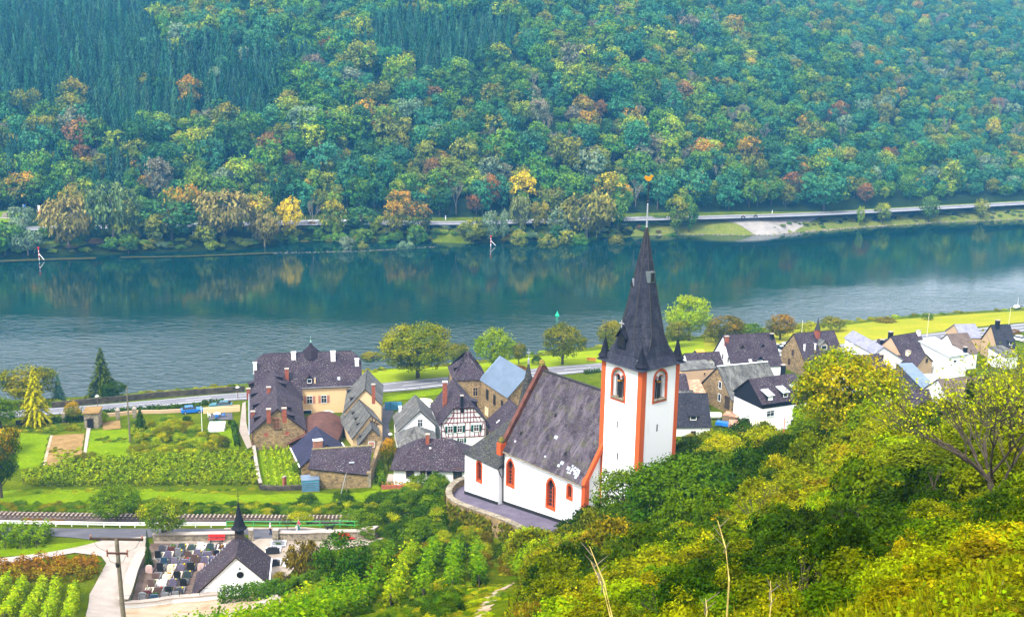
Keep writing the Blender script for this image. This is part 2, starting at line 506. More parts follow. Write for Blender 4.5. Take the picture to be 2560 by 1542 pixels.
# ------------------------------------------------------------------ near ground: heights measured at photo points
NEAR_SHORE = [(-300, 1018), (-150, 1008), (200, 992), (420, 976), (600, 960), (900, 928), (1140, 910), (1280, 893), (1450, 872), (1560, 856), (1700, 845),
              (1850, 832), (2000, 815), (2080, 808), (2200, 795), (2300, 787), (2560, 772), (2750, 762), (2900, 754)]
near_shore = np.array([W(a, b, 0)[:2] for a, b in NEAR_SHORE])
near_shore = np.vstack([near_shore[:1] + (near_shore[0] - near_shore[1]) * 12, near_shore, near_shore[-1:] + (near_shore[-1] - near_shore[-2]) * 12])
ctl = [(-100, 1045, 5.5), (100, 1030, 5.5), (300, 1016, 5.5), (560, 992, 5.5), (1000, 968, 5.5), (1100, 955, 5.5), (1400, 925, 5.5), (1640, 905, 5.5),
       (1800, 893, 5.5), (1960, 890, 5.5), (2150, 870, 5.5), (2390, 838, 5.5), (2560, 818, 5.5), (2700, 803, 5.5),
       (1000, 935, 4), (1100, 930, 4), (1350, 905, 4), (1480, 900, 4), (1700, 872, 4.2), (1800, 862, 4), (2100, 835, 4), (2300, 812, 3.6), (2500, 792, 3.6),
       (650, 1124, 8.5), (776, 1222, 9.5), (920, 1221, 9.6), (997, 1205, 10), (1170, 1210, 10.3), (1110, 1110, 8.2), (1240, 1045, 7), (820, 1040, 7.2),
       (1720, 1060, 8.6), (1830, 1010, 7.5), (1905, 1080, 8.5), (1990, 1080, 8.5), (2000, 920, 6.5), (2200, 930, 6.5), (2330, 920, 6.5), (2450, 890, 6.3),
       (2300, 1070, 9), (2450, 1000, 8), (2560, 900, 6),
       (60, 1060, 7.2), (250, 1060, 7.2), (60, 1150, 8.3), (230, 1150, 8.3), (450, 1100, 8), (560, 1080, 7.8), (100, 1215, 9), (350, 1215, 9), (600, 1210, 9),
       (50, 1250, 10.2), (350, 1250, 10.2), (700, 1250, 10.4), (900, 1255, 10.8), (1020, 1225, 10.6),
       (0, 1290, 11.6), (200, 1292, 11.6), (350, 1293, 11.6), (520, 1294, 11.6), (700, 1295, 11.6), (900, 1295, 11.8),
       (0, 1332, 13.8), (150, 1333, 13.8), (300, 1333, 13.8), (450, 1332, 13.9), (600, 1330, 14), (900, 1322, 14.2),
       (390, 1352, 14.3), (600, 1345, 14.3), (740, 1345, 14.3), (320, 1500, 15.5), (500, 1500, 15.6), (600, 1490, 15.6), (700, 1380, 14.6), (780, 1400, 15.2),
       (0, 1400, 17), (200, 1400, 16.2), (0, 1500, 21), (200, 1542, 20.5), (270, 1450, 16.5), (270, 1542, 19.5), (-100, 1500, 22),
       (450, 1540, 18), (620, 1500, 16.8),
       (720, 1542, 29), (740, 1470, 20), (850, 1400, 19), (880, 1345, 16), (800, 1450, 24), (900, 1542, 41), (900, 1450, 30), (1000, 1390, 25), (1000, 1330, 17.2), (1050, 1285, 15),
       (1130, 1330, 18.5), (1180, 1372, 20.5), (1280, 1397, 21.5), (1345, 1380, 22.5),
       (1100, 1542, 46), (1100, 1430, 31), (1250, 1542, 50), (1250, 1450, 32), (1350, 1542, 53), (1350, 1430, 29),
       (1500, 1400, 31), (1500, 1542, 56), (1700, 1542, 62), (1700, 1380, 43), (1700, 1250, 33), (1700, 1180, 27), (1600, 1300, 28),
       (1900, 1300, 46), (1900, 1180, 38), (1950, 1130, 33), (2150, 1300, 56), (2150, 1150, 47), (2150, 1090, 40), (2400, 1300, 62), (2400, 1110, 53),
       (2560, 1300, 66), (2560, 1040, 56), (2000, 1542, 67), (2300, 1542, 71), (2560, 1542, 73), (2200, 1420, 65), (2500, 1420, 68)]
ctl += [(1258, 1259, 21.6), (1444, 1328, 23.2), (1160, 1235, 21.0), (1150, 1200, 20.5), (1320, 1335, 22.3), (1220, 1280, 21.4), (1400, 1340, 23.0), (1500, 1250, 23.8), (1560, 1200, 23.8), (1350, 1200, 22)]
cw_ = [W(a, b, z) for a, b, z in ctl]
cw_ += [np.array(p, float) for p in [(0, 0, 73), (0, 18, 66), (-60, 0, 68), (-60, 40, 50), (-30, 60, 42), (60, 0, 84), (0, -40, 88), (100, -30, 96), (120, 40, 80), (-120, 40, 44),
                                     (-120, 90, 26), (-160, 150, 12), (-160, 200, 8), (-150, 0, 62), (-240, 0, 58), (-240, 100, 24), (-240, 200, 8), (150, 100, 54), (200, 150, 32), (240, 200, 12), (330, 200, 16),
                                     (330, 100, 55), (330, 0, 92), (330, 280, 6), (330, 330, 6), (190, 240, 7), (210, 0, 95), (-100, -60, 90), (200, -60, 105)]]
for p in near_shore[1:-1]:
    cw_.append(np.array((p[0], p[1], 0.1)))
cw_ = np.array(cw_)
_CC = 7.0


def _phi(r): return np.sqrt(r * r + _CC * _CC)


_D = _phi(np.linalg.norm(cw_[:, None, :2] - cw_[None, :, :2], axis=2))
_n = len(cw_)
_A = np.zeros((_n + 3, _n + 3))
_A[:_n, :_n] = _D + np.eye(_n) * -0.25
_A[:_n, _n] = 1; _A[:_n, _n + 1:] = cw_[:, :2] / 100
_A[_n, :_n] = 1; _A[_n + 1:, :_n] = cw_[:, :2].T / 100
_w = np.linalg.solve(_A, np.concatenate([cw_[:, 2], np.zeros(3)]))


def poly_dist(P, line):
    """distance of points to a polyline, positive on its far side (+Y)"""
    best = np.full(len(P), 1e9); sign = np.ones(len(P))
    for a, b in zip(line[:-1], line[1:]):
        ab = b - a
        t = np.clip(((P - a) @ ab) / (ab @ ab), 0, 1)
        q = P - (a + t[:, None] * ab)
        d = np.hypot(q[:, 0], q[:, 1])
        s = np.sign(ab[0] * q[:, 1] - ab[1] * q[:, 0])
        m = d < best
        best[m] = d[m]; sign[m] = s[m]
    return best * np.where(sign == 0, 1, sign)


def sstep(a, b, x):
    t = np.clip((x - a) / (b - a), 0, 1)
    return t * t * (3 - 2 * t)


def near_raw(P):
    z = np.empty(len(P))
    for i in range(0, len(P), 4000):
        Q = P[i:i + 4000]
        z[i:i + 4000] = _phi(np.linalg.norm(Q[:, None, :] - cw_[None, :, :2], axis=2)) @ _w[:_n] + _w[_n] + Q @ _w[_n + 1:] / 100
    d = poly_dist(P, near_shore)
    z = np.where(d > 0, np.minimum(z * np.clip(1 - d / 6, 0, 1), -0.28 * d), z)
    return np.clip(z, -3.0, 120)


GX0, GX1, GY0, GY1, GS = -240.0, 330.0, -60.0, 400.0, 2.0
_gx = np.arange(GX0, GX1 + .1, GS); _gy = np.arange(GY0, GY1 + .1, GS)
_PX, _PY = np.meshgrid(_gx, _gy)
_GZ = near_raw(np.stack([_PX.ravel(), _PY.ravel()], 1)).reshape(_PX.shape)


def bil(G, x, y, x0, y0, s):
    fx = np.clip((np.asarray(x, float) - x0) / s, 0, G.shape[1] - 1.001)
    fy = np.clip((np.asarray(y, float) - y0) / s, 0, G.shape[0] - 1.001)
    i, j = fx.astype(int), fy.astype(int)
    u, v = fx - i, fy - j
    return G[j, i] * (1 - u) * (1 - v) + G[j, i + 1] * u * (1 - v) + G[j + 1, i] * (1 - u) * v + G[j + 1, i + 1] * u * v


def T(x, y):
    return bil(_GZ, x, y, GX0, GY0, GS)


def Tz(x, y):
    return float(T(x, y))


def G(px, py, up=0.0):
    """the point of the near ground that the photograph shows at px, py (the highest visible crossing)"""
    d = ray(px, py)
    t = np.arange(8, 460, 0.25)
    p = _C + d * t[:, None]
    h = p[:, 2] - T(p[:, 0], p[:, 1]) - up
    k = np.argmax(h < 0)
    if h[k] >= 0: k = len(t) - 1
    q = p[k]
    return Vector((q[0], q[1], Tz(q[0], q[1])))


def GN(px, py, z):
    """ground under the plane point at height z (for places hidden behind something)"""
    q = W(px, py, z)
    return Vector((q[0], q[1], Tz(q[0], q[1])))


def top_of(p, py):
    """height above p at which the vertical through p passes photo row py"""
    lo, hi = p[2] - 5, p[2] + 60
    for _ in range(40):
        mid = (lo + hi) / 2
        if proj((p[0], p[1], mid))[1] > py: lo = mid
        else: hi = mid
    return lo - p[2]


def grid_mesh(name, PX, PY, PZ, mat, keep=None):
    ny, nx = PX.shape
    v = np.stack([PX.ravel(), PY.ravel(), PZ.ravel()], 1)
    j, i = np.meshgrid(np.arange(ny - 1), np.arange(nx - 1), indexing='ij')
    a = (j * nx + i).ravel()
    f = np.stack([a, a + 1, a + nx + 1, a + nx], 1)
    if keep is not None: f = f[keep(v[f].mean(axis=1))]
    me = bpy.data.meshes.new(name)
    me.from_pydata(v.tolist(), [], f.tolist())
    me.materials.append(mat)
    me.polygons.foreach_set('use_smooth', [True] * len(f))
    me.update()
    return me


tag(link('ground', grid_mesh('ground', _PX, _PY, _GZ, M['grass'])), kind='structure')

# ------------------------------------------------------------------ far bank and wooded hill
FAR_SHORE = [(-400, 678), (0, 645), (200, 636), (300, 634), (640, 620), (700, 606), (850, 600), (1100, 603), (1150, 607), (1280, 605), (1500, 594), (1620, 587), (1750, 585), (1850, 587), (1940, 586), (1960, 580),
             (2150, 567), (2343, 555), (2560, 547), (2900, 533)]
far_shore = np.array([W(a, b, 0)[:2] for a, b in FAR_SHORE])
far_shore = np.vstack([far_shore[:1] + (far_shore[0] - far_shore[1]) * 2, far_shore, far_shore[-1:] + (far_shore[-1] - far_shore[-2]) * 4])
HILL_FOOT = [(-400, 560), (0, 545), (300, 552), (785, 552), (1280, 547), (1600, 540), (1850, 533), (2100, 520), (2343, 507), (2560, 496), (2900, 480)]
hill_foot = np.array([W(a, b, 7)[:2] for a, b in HILL_FOOT])
hill_foot = np.vstack([hill_foot[:1] + (hill_foot[0] - hill_foot[1]) * 2, hill_foot, hill_foot[-1:] + (hill_foot[-1] - hill_foot[-2]) * 4])


def far_raw(P):
    ds = poly_dist(P, far_shore)
    dh = poly_dist(P, hill_foot)
    bank = 1.6 * sstep(0, 3, ds) + 4.6 * np.clip(ds / np.maximum(ds + np.abs(dh), 1), 0, 1) ** 0.8
    slope = 0.74 - 0.30 * sstep(60, 330, P[:, 0]) - 0.05 * sstep(-150, -300, P[:, 0])
    top = 118 + 55 * sstep(-160, 40, P[:, 0]) + 40 * sstep(120, 330, P[:, 0])  # unseen crest, its height shaped for how much sky the river mirrors
    z = top * (1 - np.exp(-(slope * np.maximum(dh, 0) / top) ** 1.25)) * 1.02
    rel = (np.sin(P[:, 0] / 37 + P[:, 1] / 90) * 3.2 + np.sin(P[:, 0] / 17 - P[:, 1] / 41 + 1) * 1.5 + np.sin(P[:, 0] / 71 + 2) * 5) * sstep(10, 70, dh)
    zz = np.where(dh > 0, 6.2 + z + rel, bank)
    return np.where(ds < 0, np.maximum(-3, ds * 0.3), zz)


FX0, FX1, FY0, FY1, FS = -520.0, 800.0, 360.0, 1120.0, 5.0
_fx = np.arange(FX0, FX1 + .1, FS); _fy = np.arange(FY0, FY1 + .1, FS)
_QX, _QY = np.meshgrid(_fx, _fy)
_FZ = far_raw(np.stack([_QX.ravel(), _QY.ravel()], 1)).reshape(_QX.shape)


def TF(x, y):
    return bil(_FZ, x, y, FX0, FY0, FS)


def GF(px, py):
    d = ray(px, py)
    t = np.arange(380, 1200, 0.5)
    p = _C + d * t[:, None]
    h = p[:, 2] - TF(p[:, 0], p[:, 1])
    k = np.argmax(h < 0)
    q = p[k]
    return Vector((q[0], q[1], float(TF(q[0], q[1]))))


_far_foot = lambda c: poly_dist(c[:, :2], far_shore) > -14
tag(link('hillside', grid_mesh('hillside', _QX, _QY, _FZ, M['litter'], _far_foot)), kind='structure')

# ------------------------------------------------------------------ river
t = NT('river_water')
co = t.coord()
far_calm = t.n('ShaderNodeSeparateXYZ'); t.l(co, far_calm.inputs[0])
# wind ruffles the water along the village bank; towards the far bank it lies calm
band = t.math('ADD', far_calm.outputs[1], t.math('MULTIPLY', far_calm.outputs[0], -0.25))
gust = t.noise(t.mapped(scale=(0.012, 0.03, 1)), 1.0, 4, 0.6)
mask = t.ramp(t.math('ADD', t.math('DIVIDE', t.math('SUBTRACT', 365.0, band), 120.0), t.math('MULTIPLY', t.math('SUBTRACT', gust, 0.5), 0.9)), [(0.05, 0.0), (0.95, 1.0)])
w1 = t.noise(t.mapped(scale=(0.30, 0.62, 1), rot=(0, 0, 0.35)), 1.0, 4, 0.6, 0.5)
w2 = t.noise(t.mapped(scale=(0.10, 0.22, 1), rot=(0, 0, 0.2)), 1.0, 3, 0.5)
hh = t.math('ADD', w1, t.math('MULTIPLY', w2, 0.45))
bp = t.n('ShaderNodeBump'); bp.inputs['Distance'].default_value = 0.8
t.l(t.math('ADD', t.math('MULTIPLY', mask, 0.5), 0.02), bp.inputs['Strength']); t.l(hh, bp.inputs['Height'])
t.bsdf((0.0003, 0.019, 0.017), 0.05, bp.outputs[0], spec=0.5, IOR=1.5)
M['water'] = t.mat
wm = MB().face([(-520, 150, 0), (800, 150, 0), (800, 760, 0), (-520, 760, 0)])
tag(wm.build('river', M['water']), kind='structure')


# ------------------------------------------------------------------ sheets laid on the ground
def in_poly(P, poly):
    x, y = P[:, 0], P[:, 1]
    c = np.zeros(len(P), bool)
    n = len(poly)
    for i in range(n):
        (x1, y1), (x2, y2) = poly[i][:2], poly[(i + 1) % n][:2]
        if y1 == y2: continue
        c ^= ((y1 > y) != (y2 > y)) & (x < (x2 - x1) * (y - y1) / (y2 - y1) + x1)
    return c


def sheet(name, poly, mat, off=0.06, step=2.0, zf=T, kind='structure', wob=0.0):
    """a patch that follows the ground; poly in plan metres"""
    P = []
    for i in range(len(poly)):
        a, b = np.array(poly[i][:2], float), np.array(poly[(i + 1) % len(poly)][:2], float)
        k = max(1, int(np.hypot(*(b - a)) / step))
        for j in range(k):
            q = a + (b - a) * j / k
            if wob: q = q + np.array((math.sin(q[0] * 1.3 + q[1] * 2.1), math.cos(q[0] * 1.9 - q[1]))) * wob
            P.append(q)
    nb = len(P)
    B = np.array(P)
    xs = np.arange(B[:, 0].min() + step / 2, B[:, 0].max(), step)
    ys = np.arange(B[:, 1].min() + step / 2, B[:, 1].max(), step)
    if len(xs) and len(ys):
        gx, gy = np.meshgrid(xs, ys)
        q = np.stack([gx.ravel(), gy.ravel()], 1)
        q = q[in_poly(q, B)]
        if len(q):
            d = np.abs(poly_dist(q, np.vstack([B, B[:1]])))
            q = q[d > step * 0.4]
        P += list(q)
    vv, ee, ff, _, _, _ = geometry.delaunay_2d_cdt([Vector((float(p[0]), float(p[1]))) for p in P], [(i, (i + 1) % nb) for i in range(nb)], [], 1, 1e-4)
    XY = np.array([(p.x, p.y) for p in vv])
    Z = zf(XY[:, 0], XY[:, 1]) + off
    me = bpy.data.meshes.new(name)
    me.from_pydata(np.column_stack([XY, Z]).tolist(), [], [list(f) for f in ff])
    me.materials.append(mat)
    me.polygons.foreach_set('use_smooth', [True] * len(me.polygons))
    me.update()
    o = link(name, me)
    if kind: tag(o, kind=kind)
    return o


def gp(pts, z=None):
    """photo points -> plan points on the ground (or on the plane z)"""
    return [(G(a, b) if z is None else W(a, b, z))[:2] for a, b in pts]


def ribbon_poly(line, w):
    L = [np.array(p[:2], float) for p in line]
    l, r = [], []
    for i, p in enumerate(L):
        d = L[min(i + 1, len(L) - 1)] - L[max(i - 1, 0)]
        d /= np.hypot(*d)
        nrm = np.array((-d[1], d[0]))
        l.append(p + nrm * w / 2); r.append(p - nrm * w / 2)
    return l + r[::-1]


def resample(line, step):
    L = [np.array(p, float) for p in line]
    out, acc = [L[0]], 0.0
    for a, b in zip(L[:-1], L[1:]):
        n = max(1, int(round(np.linalg.norm((b - a)[:2]) / step)))
        for k in range(1, n + 1): out.append(a + (b - a) * k / n)
    return out


def smooth_line(line, it=2):
    L = [np.array(p, float) for p in line]
    for _ in range(it):
        N = [L[0]]
        for a, b in zip(L[:-1], L[1:]): N += [a * .75 + b * .25, a * .25 + b * .75]
        N.append(L[-1]); L = N
    return L


def wall_line(mb, line, w, h, zf=Tz, base=-0.3, m=0, zfix=None):
    """a wall of height h along plan points, its top following the ground"""
    L = [np.array(p[:2], float) for p in line]
    pts = ribbon_poly(L, w)
    n = len(L)
    l, r = pts[:n], pts[n:][::-1]
    for i in range(n - 1):
        z0, z1 = (zf(*L[i]), zf(*L[i + 1])) if zfix is None else (zfix, zfix)
        b = [(*r[i], z0 + base), (*r[i + 1], z1 + base), (*l[i + 1], z1 + base), (*l[i], z0 + base)]
        tt = [(*r[i], z0 + h), (*r[i + 1], z1 + h), (*l[i + 1], z1 + h), (*l[i], z0 + h)]
        mb.hexa(b, tt, m)
    return mb


# near road, with its edge and centre lines
NR = smooth_line([W(a, b, 5.5)[:2] for a, b in [(-320, 1066), (-100, 1046), (100, 1031), (300, 1016), (560, 993), (800, 978), (1000, 966), (1100, 955), (1280, 939), (1450, 921), (1640, 904), (1800, 893),
                                                (1960, 888), (2150, 866), (2300, 848), (2400, 836), (2560, 818), (2750, 800)]])
sheet('road', ribbon_poly(NR, 9.5), M['asphalt'], 0.12, 2.5)
LN = np.array(NR)
mk = MB()
def line_strip(L, off, w, zo, mb, dash=None, zf=Tz):
    L = [np.array(p) for p in resample(L, 2.0)]
    for i in range(len(L) - 1):
        if dash and (i // dash) % 2: continue
        d = L[i + 1] - L[i]; d = d / np.hypot(*d); n = np.array((-d[1], d[0]))
        q = [L[i] + n * (off - w / 2), L[i + 1] + n * (off - w / 2), L[i + 1] + n * (off + w / 2), L[i] + n * (off + w / 2)]
        mb.face([(*p, zf(*p) + zo) for p in q])
line_strip(NR, -3.4, 0.28, 0.17, mk); line_strip(NR, 3.2, 0.22, 0.17, mk); line_strip(NR, -0.2, 0.2, 0.17, mk, 3)
tag(mk.build('road_marking', M['white_paint']), kind='structure')

# far road along the hill foot with ramp and quay
FRp = [(-150, 578), (300, 568), (785, 559), (1100, 560), (1280, 557), (1600, 549), (1750, 546), (1950, 540), (2100, 534), (2343, 521), (2560, 509), (2800, 497)]
FR = smooth_line([W(a, b, 6.0)[:2] for a, b in FRp])
zroad = lambda x, y: np.full(np.shape(x), 6.0)
zbelow = lambda x, y: np.maximum(TF(x, y), 5.9)
sheet('far_road', ribbon_poly(FR, 9.5), M['asphalt'], 0.35, 4, zbelow)
mk = MB(); line_strip(FR, 3.6, 0.4, 0.5, mk, zf=lambda x, y: max(float(TF(x, y)), 5.9)); line_strip(FR, -3.6, 0.4, 0.5, mk, zf=lambda x, y: max(float(TF(x, y)), 5.9))
tag(mk.build('far_road_marking', M['white_paint']), kind='structure')
sheet('far_verge', ribbon_poly([p + np.array((0.0, 6.5)) for p in np.array(FR)], 4.5), M['grass'], 0.3, 4, zbelow)
ramp_p = [W(a, b, 1.6)[:2] for a, b in [(1735, 566), (1830, 571), (1900, 580), (1948, 580), (2000, 568), (2060, 556), (2040, 552), (1950, 563), (1850, 567)]]
sheet('landing_ramp', ramp_p, m_plain('ramp_concrete', (.24, .215, .19), .9, .2, .3), 0.34, 2.0, TF)
lawn_p = [GF(a, b)[:2] for a, b in [(-60, 558), (-60, 530), (28, 529), (58, 538), (56, 552), (20, 558)]]
sheet('far_lawn', lawn_p, M['lawn'], 0.35, 3, TF)
sheet('far_meadow', [W(a, b, 4.0)[:2] for a, b in [(1080, 570), (1180, 570), (1186, 586), (1120, 588), (1075, 580)]], M['grass'], 0.4, 2.5, TF)

sheet('far_bank_grass', [W(a, b, 2.5)[:2] for a, b in [(1560, 583), (1720, 576), (1760, 573), (1940, 578), (2010, 569), (2150, 559), (2343, 547), (2620, 537), (2620, 519), (2343, 534), (2100, 549), (1950, 557), (1750, 562), (1600, 568)]],
      m_ground('bank_grass', [(0.25, (0.09, 0.12, 0.02)), (0.55, (0.15, 0.17, 0.025)), (0.8, (0.22, 0.18, 0.05))], 0.15, 1.2), .2, 3, TF)
# rocks of the training walls off the far bank
def rocks(name, line, w, n, size, mat, label):
    mb = MB(); rnd = random.Random(n + len(name))
    L = resample(line, 1.0)
    for k in range(n):
        p = L[rnd.randrange(len(L))]
        x, y = p[0] + rnd.uniform(-w, w), p[1] + rnd.uniform(-w, w)
        s = size * rnd.uniform(0.5, 1.3)
        a = rnd.uniform(0, 6.28)
        b = [(x + math.cos(a + q * 1.57) * s, y + math.sin(a + q * 1.57) * s, -0.4) for q in range(4)]
        tt = [(x + math.cos(a + q * 1.57 + .2) * s * .6, y + math.sin(a + q * 1.57 + .2) * s * .6, s * rnd.uniform(.25, .7)) for q in range(4)]
        mb.hexa(b, tt)
    return tag(mb.build(name, mat), label, 'rocks', kind='stuff')
rocks('groyne_rocks', [W(a, b, 0)[:2] for a, b in [(640, 634), (800, 631), (930, 627), (1090, 617)]], 0.6, 170, 0.36, m_plain('groyne_stone', (0.16, 0.14, 0.11), 0.9, 0.4, 2), 'low line of pale stones of a training wall in the water')
rocks('shore_rocks', [W(a, b, 0)[:2] for a, b in [(1600, 588), (1750, 586), (1850, 588), (1945, 586), (2150, 568), (2343, 556), (2600, 546)]], 1.2, 500, 0.6, M['stone_grey'], 'dark stones lining the far waterline on the right')
spit = sheet('gravel_spit', ribbon_poly([W(a, b, 0.3)[:2] for a, b in [(-60, 655), (60, 650), (150, 647), (240, 645)]], 4.0), m_ground('weedy_spit', [(0.3, (0.03, 0.04, 0.008)), (0.7, (0.075, 0.065, 0.02))], 0.4, 3), 0.0, 2, lambda x, y: np.full(np.shape(x), 0.3))
spit2 = sheet('gravel_spit', ribbon_poly([W(a, b, 0.3)[:2] for a, b in [(300, 643), (450, 641), (560, 637), (680, 632)]], 2.6), m_ground('weedy_spit', [(0.3, (0.03, 0.04, 0.008)), (0.7, (0.075, 0.065, 0.02))], 0.4, 3), 0.0, 2, lambda x, y: np.full(np.shape(x), 0.3))
# ------------------------------------------------------------------ plants: leaf clouds
def unit(v):
    return v / np.maximum(np.linalg.norm(v, axis=-1, keepdims=True), 1e-9)


def sph(rng, n):
    return unit(rng.normal(size=(n, 3)))


def leaf_mesh(name, c, nrm, size, lv, elong=1.5, trunk=None, tdir=None, bark='bark'):
    """quads for leaves (or leaf sprays) plus an optional trunk (MB made of quads)"""
    rng = np.random.default_rng(len(c))
    n = len(c)
    nrm = unit(nrm)
    t = unit(np.cross(nrm, rng.normal(size=(n, 3)))) if tdir is None else unit(tdir - nrm * (tdir * nrm).sum(1, keepdims=True))
    b = np.cross(nrm, t)
    s = np.asarray(size).reshape(-1, 1) * np.ones((n, 1)) * 0.5
    a = s * math.sqrt(elong); w = s / math.sqrt(elong)
    q = np.stack([c - t * a, c + b * w - t * a * .15, c + t * a, c - b * w + t * a * .15], 1).reshape(-1, 3)
    nf = n
    mi = np.zeros(n, int)
    col = np.zeros((n, 4)); col[:, 0] = lv[:, 0]; col[:, 1] = lv[:, 1]; col[:, 3] = 1
    if trunk is not None and trunk.f:
        tv = np.array([trunk.v[i] for f in trunk.f for i in f])
        q = np.vstack([q, tv]); nf += len(trunk.f)
        mi = np.concatenate([mi, np.ones(len(trunk.f), int)])
        col = np.vstack([col, np.tile([0.5, 0, 0, 1], (len(trunk.f), 1))])
    me = bpy.data.meshes.new(name)
    me.vertices.add(len(q)); me.vertices.foreach_set('co', q.astype(np.float32).ravel())
    me.loops.add(len(q)); me.loops.foreach_set('vertex_index', np.arange(len(q), dtype=np.int32))
    me.polygons.add(nf)
    me.polygons.foreach_set('loop_start', np.arange(0, nf * 4, 4, dtype=np.int32))
    me.polygons.foreach_set('material_index', mi.astype(np.int32))
    me.materials.append(M['leaf'])
    if trunk is not None: me.materials.append(M[bark])
    at = me.attributes.new('lv', 'FLOAT_COLOR', 'FACE')
    at.data.foreach_set('color', col.astype(np.float32).ravel())
    me.update(calc_edges=True)
    return me


def limb(mb, a, b, r0, r1, n=5, bend=0.0, rnd=None):
    a, b = Vector(a), Vector(b)
    m = (a + b) / 2 + (Vector((rnd.uniform(-1, 1), rnd.uniform(-1, 1), 0)) * bend if rnd else Vector((0, 0, 0)))
    mb.tube([a, m, b], [r0, (r0 + r1) / 2, r1], n, cap=False)
    return mb


def trunk_mb(rnd, h0, top, r, limbs, spread, n=6):
    mb = MB()
    p = [Vector((0, 0, -0.03))]
    for k in range(1, 5):
        p.append(Vector((rnd.uniform(-.012, .012) * k, rnd.uniform(-.012, .012) * k, top * k / 4)))
    mb.tube(p, [r * 1.3, r, r * .8, r * .55, r * .2], n, cap=False)
    for k in range(limbs):
        a = rnd.uniform(0, 6.28); z = h0 + (top - h0) * rnd.uniform(0.0, 0.8)
        L = spread * rnd.uniform(.6, 1)
        limb(mb, (0, 0, z), (math.cos(a) * L, math.sin(a) * L, min(.95, z + L * rnd.uniform(.4, .9))), r * .45, r * .12, 4, .02, rnd)
    return mb


def crown_arrays(seed, kind='round', clumps=110, per=16, ls=0.05, z0=0.2, lobes=13, droop=0.0, fill=0.75):
    """a crown one unit wide and one unit high: leaves in clumps, clumps on uneven lobes"""
    rng = np.random.default_rng(seed)
    C, N, S, LV = [], [], [], []
    if kind in ('round', 'bush'):
        zc, rz = (z0 + 1) / 2, (1 - z0) / 2
        if kind == 'bush': zc, rz = 0.30, 0.62
        d = sph(rng, lobes * 4)
        if kind == 'bush': d[:, 2] = np.abs(d[:, 2]) * .9
        # keep lobes apart
        keep = [0]
        for i in range(1, len(d)):
            if len(keep) >= lobes: break
            if min(np.linalg.norm(d[i] - d[k]) for k in keep) > 1.9 / math.sqrt(lobes): keep.append(i)
        d = d[keep]
        L = len(d)
        rad = rng.uniform(.15, .27, L)
        pos = d * (np.array([.5, .5, rz]) - np.stack([rad, rad, rad * 1.0], 1) * .85) * rng.uniform(.72, 1.06, (L, 1))
        pos[:, 2] += zc
        lr = rng.uniform(0, 1, L)
        k = rng.integers(0, L, clumps)
        s = sph(rng, clumps)
        s = unit(s + d[k] * .55 + np.array([0, 0, .25]))
        cp = pos[k] + s * rad[k][:, None] * np.array([1, 1, .8]) * rng.uniform(fill, 1.05, (clumps, 1))
        cb = rng.uniform(0, 1, clumps)
        for i in range(clumps):
            m = per
            o = rng.normal(size=(m, 3)) * np.array([.045, .045, .03]) * (ls / .05) ** .4
            c = cp[i] + o
            if droop: c[:, 2] -= rng.uniform(0, droop, m)
            C.append(c)
            N.append(unit(s[i] * .9 + rng.normal(size=(m, 3)) * .55 + np.array([0, 0, .45])))
            S.append(ls * rng.uniform(.6, 1.35, m))
            hgt = (cp[i][2] - z0) / (1 - z0)
            g = np.clip((lr[k[i]] * .45 + hgt * .55 + rng.normal(size=m) * .12 - .48) * 3.2, 0, 1)
            r = np.clip(cb[i] * .45 + rng.uniform(0, .55, m), 0, 1)
            LV.append(np.stack([r, g], 1))
    elif kind == 'cone':
        lev = lobes
        for i in range(lev):
            z = z0 + (0.985 - z0) * (i / (lev - 1)) ** 0.9
            R = .5 * max(.03, (1 - (z - z0) / (1 - z0))) ** .8 * rng.uniform(.8, 1.1)
            nb = max(3, int(8 * (R / .5) ** .7) + 2)
            a0 = rng.uniform(0, 6.28)
            for b in range(nb):
                a = a0 + b * 6.283 / nb + rng.uniform(-.25, .25)
                RR = R * rng.uniform(.72, 1.08)
                m = max(4, int(per * RR / .5) + 3)
                tpos = rng.uniform(.15, 1, m) ** .8
                rr = tpos * RR
                wob = rng.normal(size=m) * .022 * (1.3 - tpos)
                c = np.stack([np.cos(a) * rr - np.sin(a) * wob, np.sin(a) * rr + np.cos(a) * wob, z - (tpos ** 1.4) * RR * (.30 + droop) + rng.normal(size=m) * .008], 1)
                C.append(c)
                N.append(np.tile([math.cos(a) * .45, math.sin(a) * .45, 1.0], (m, 1)) + rng.normal(size=(m, 3)) * .3)
                S.append(ls * rng.uniform(.7, 1.3, m))
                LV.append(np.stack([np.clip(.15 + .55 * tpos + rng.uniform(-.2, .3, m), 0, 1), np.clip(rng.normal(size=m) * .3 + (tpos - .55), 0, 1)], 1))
    return np.vstack(C), np.vstack(N), np.concatenate(S), np.vstack(LV)


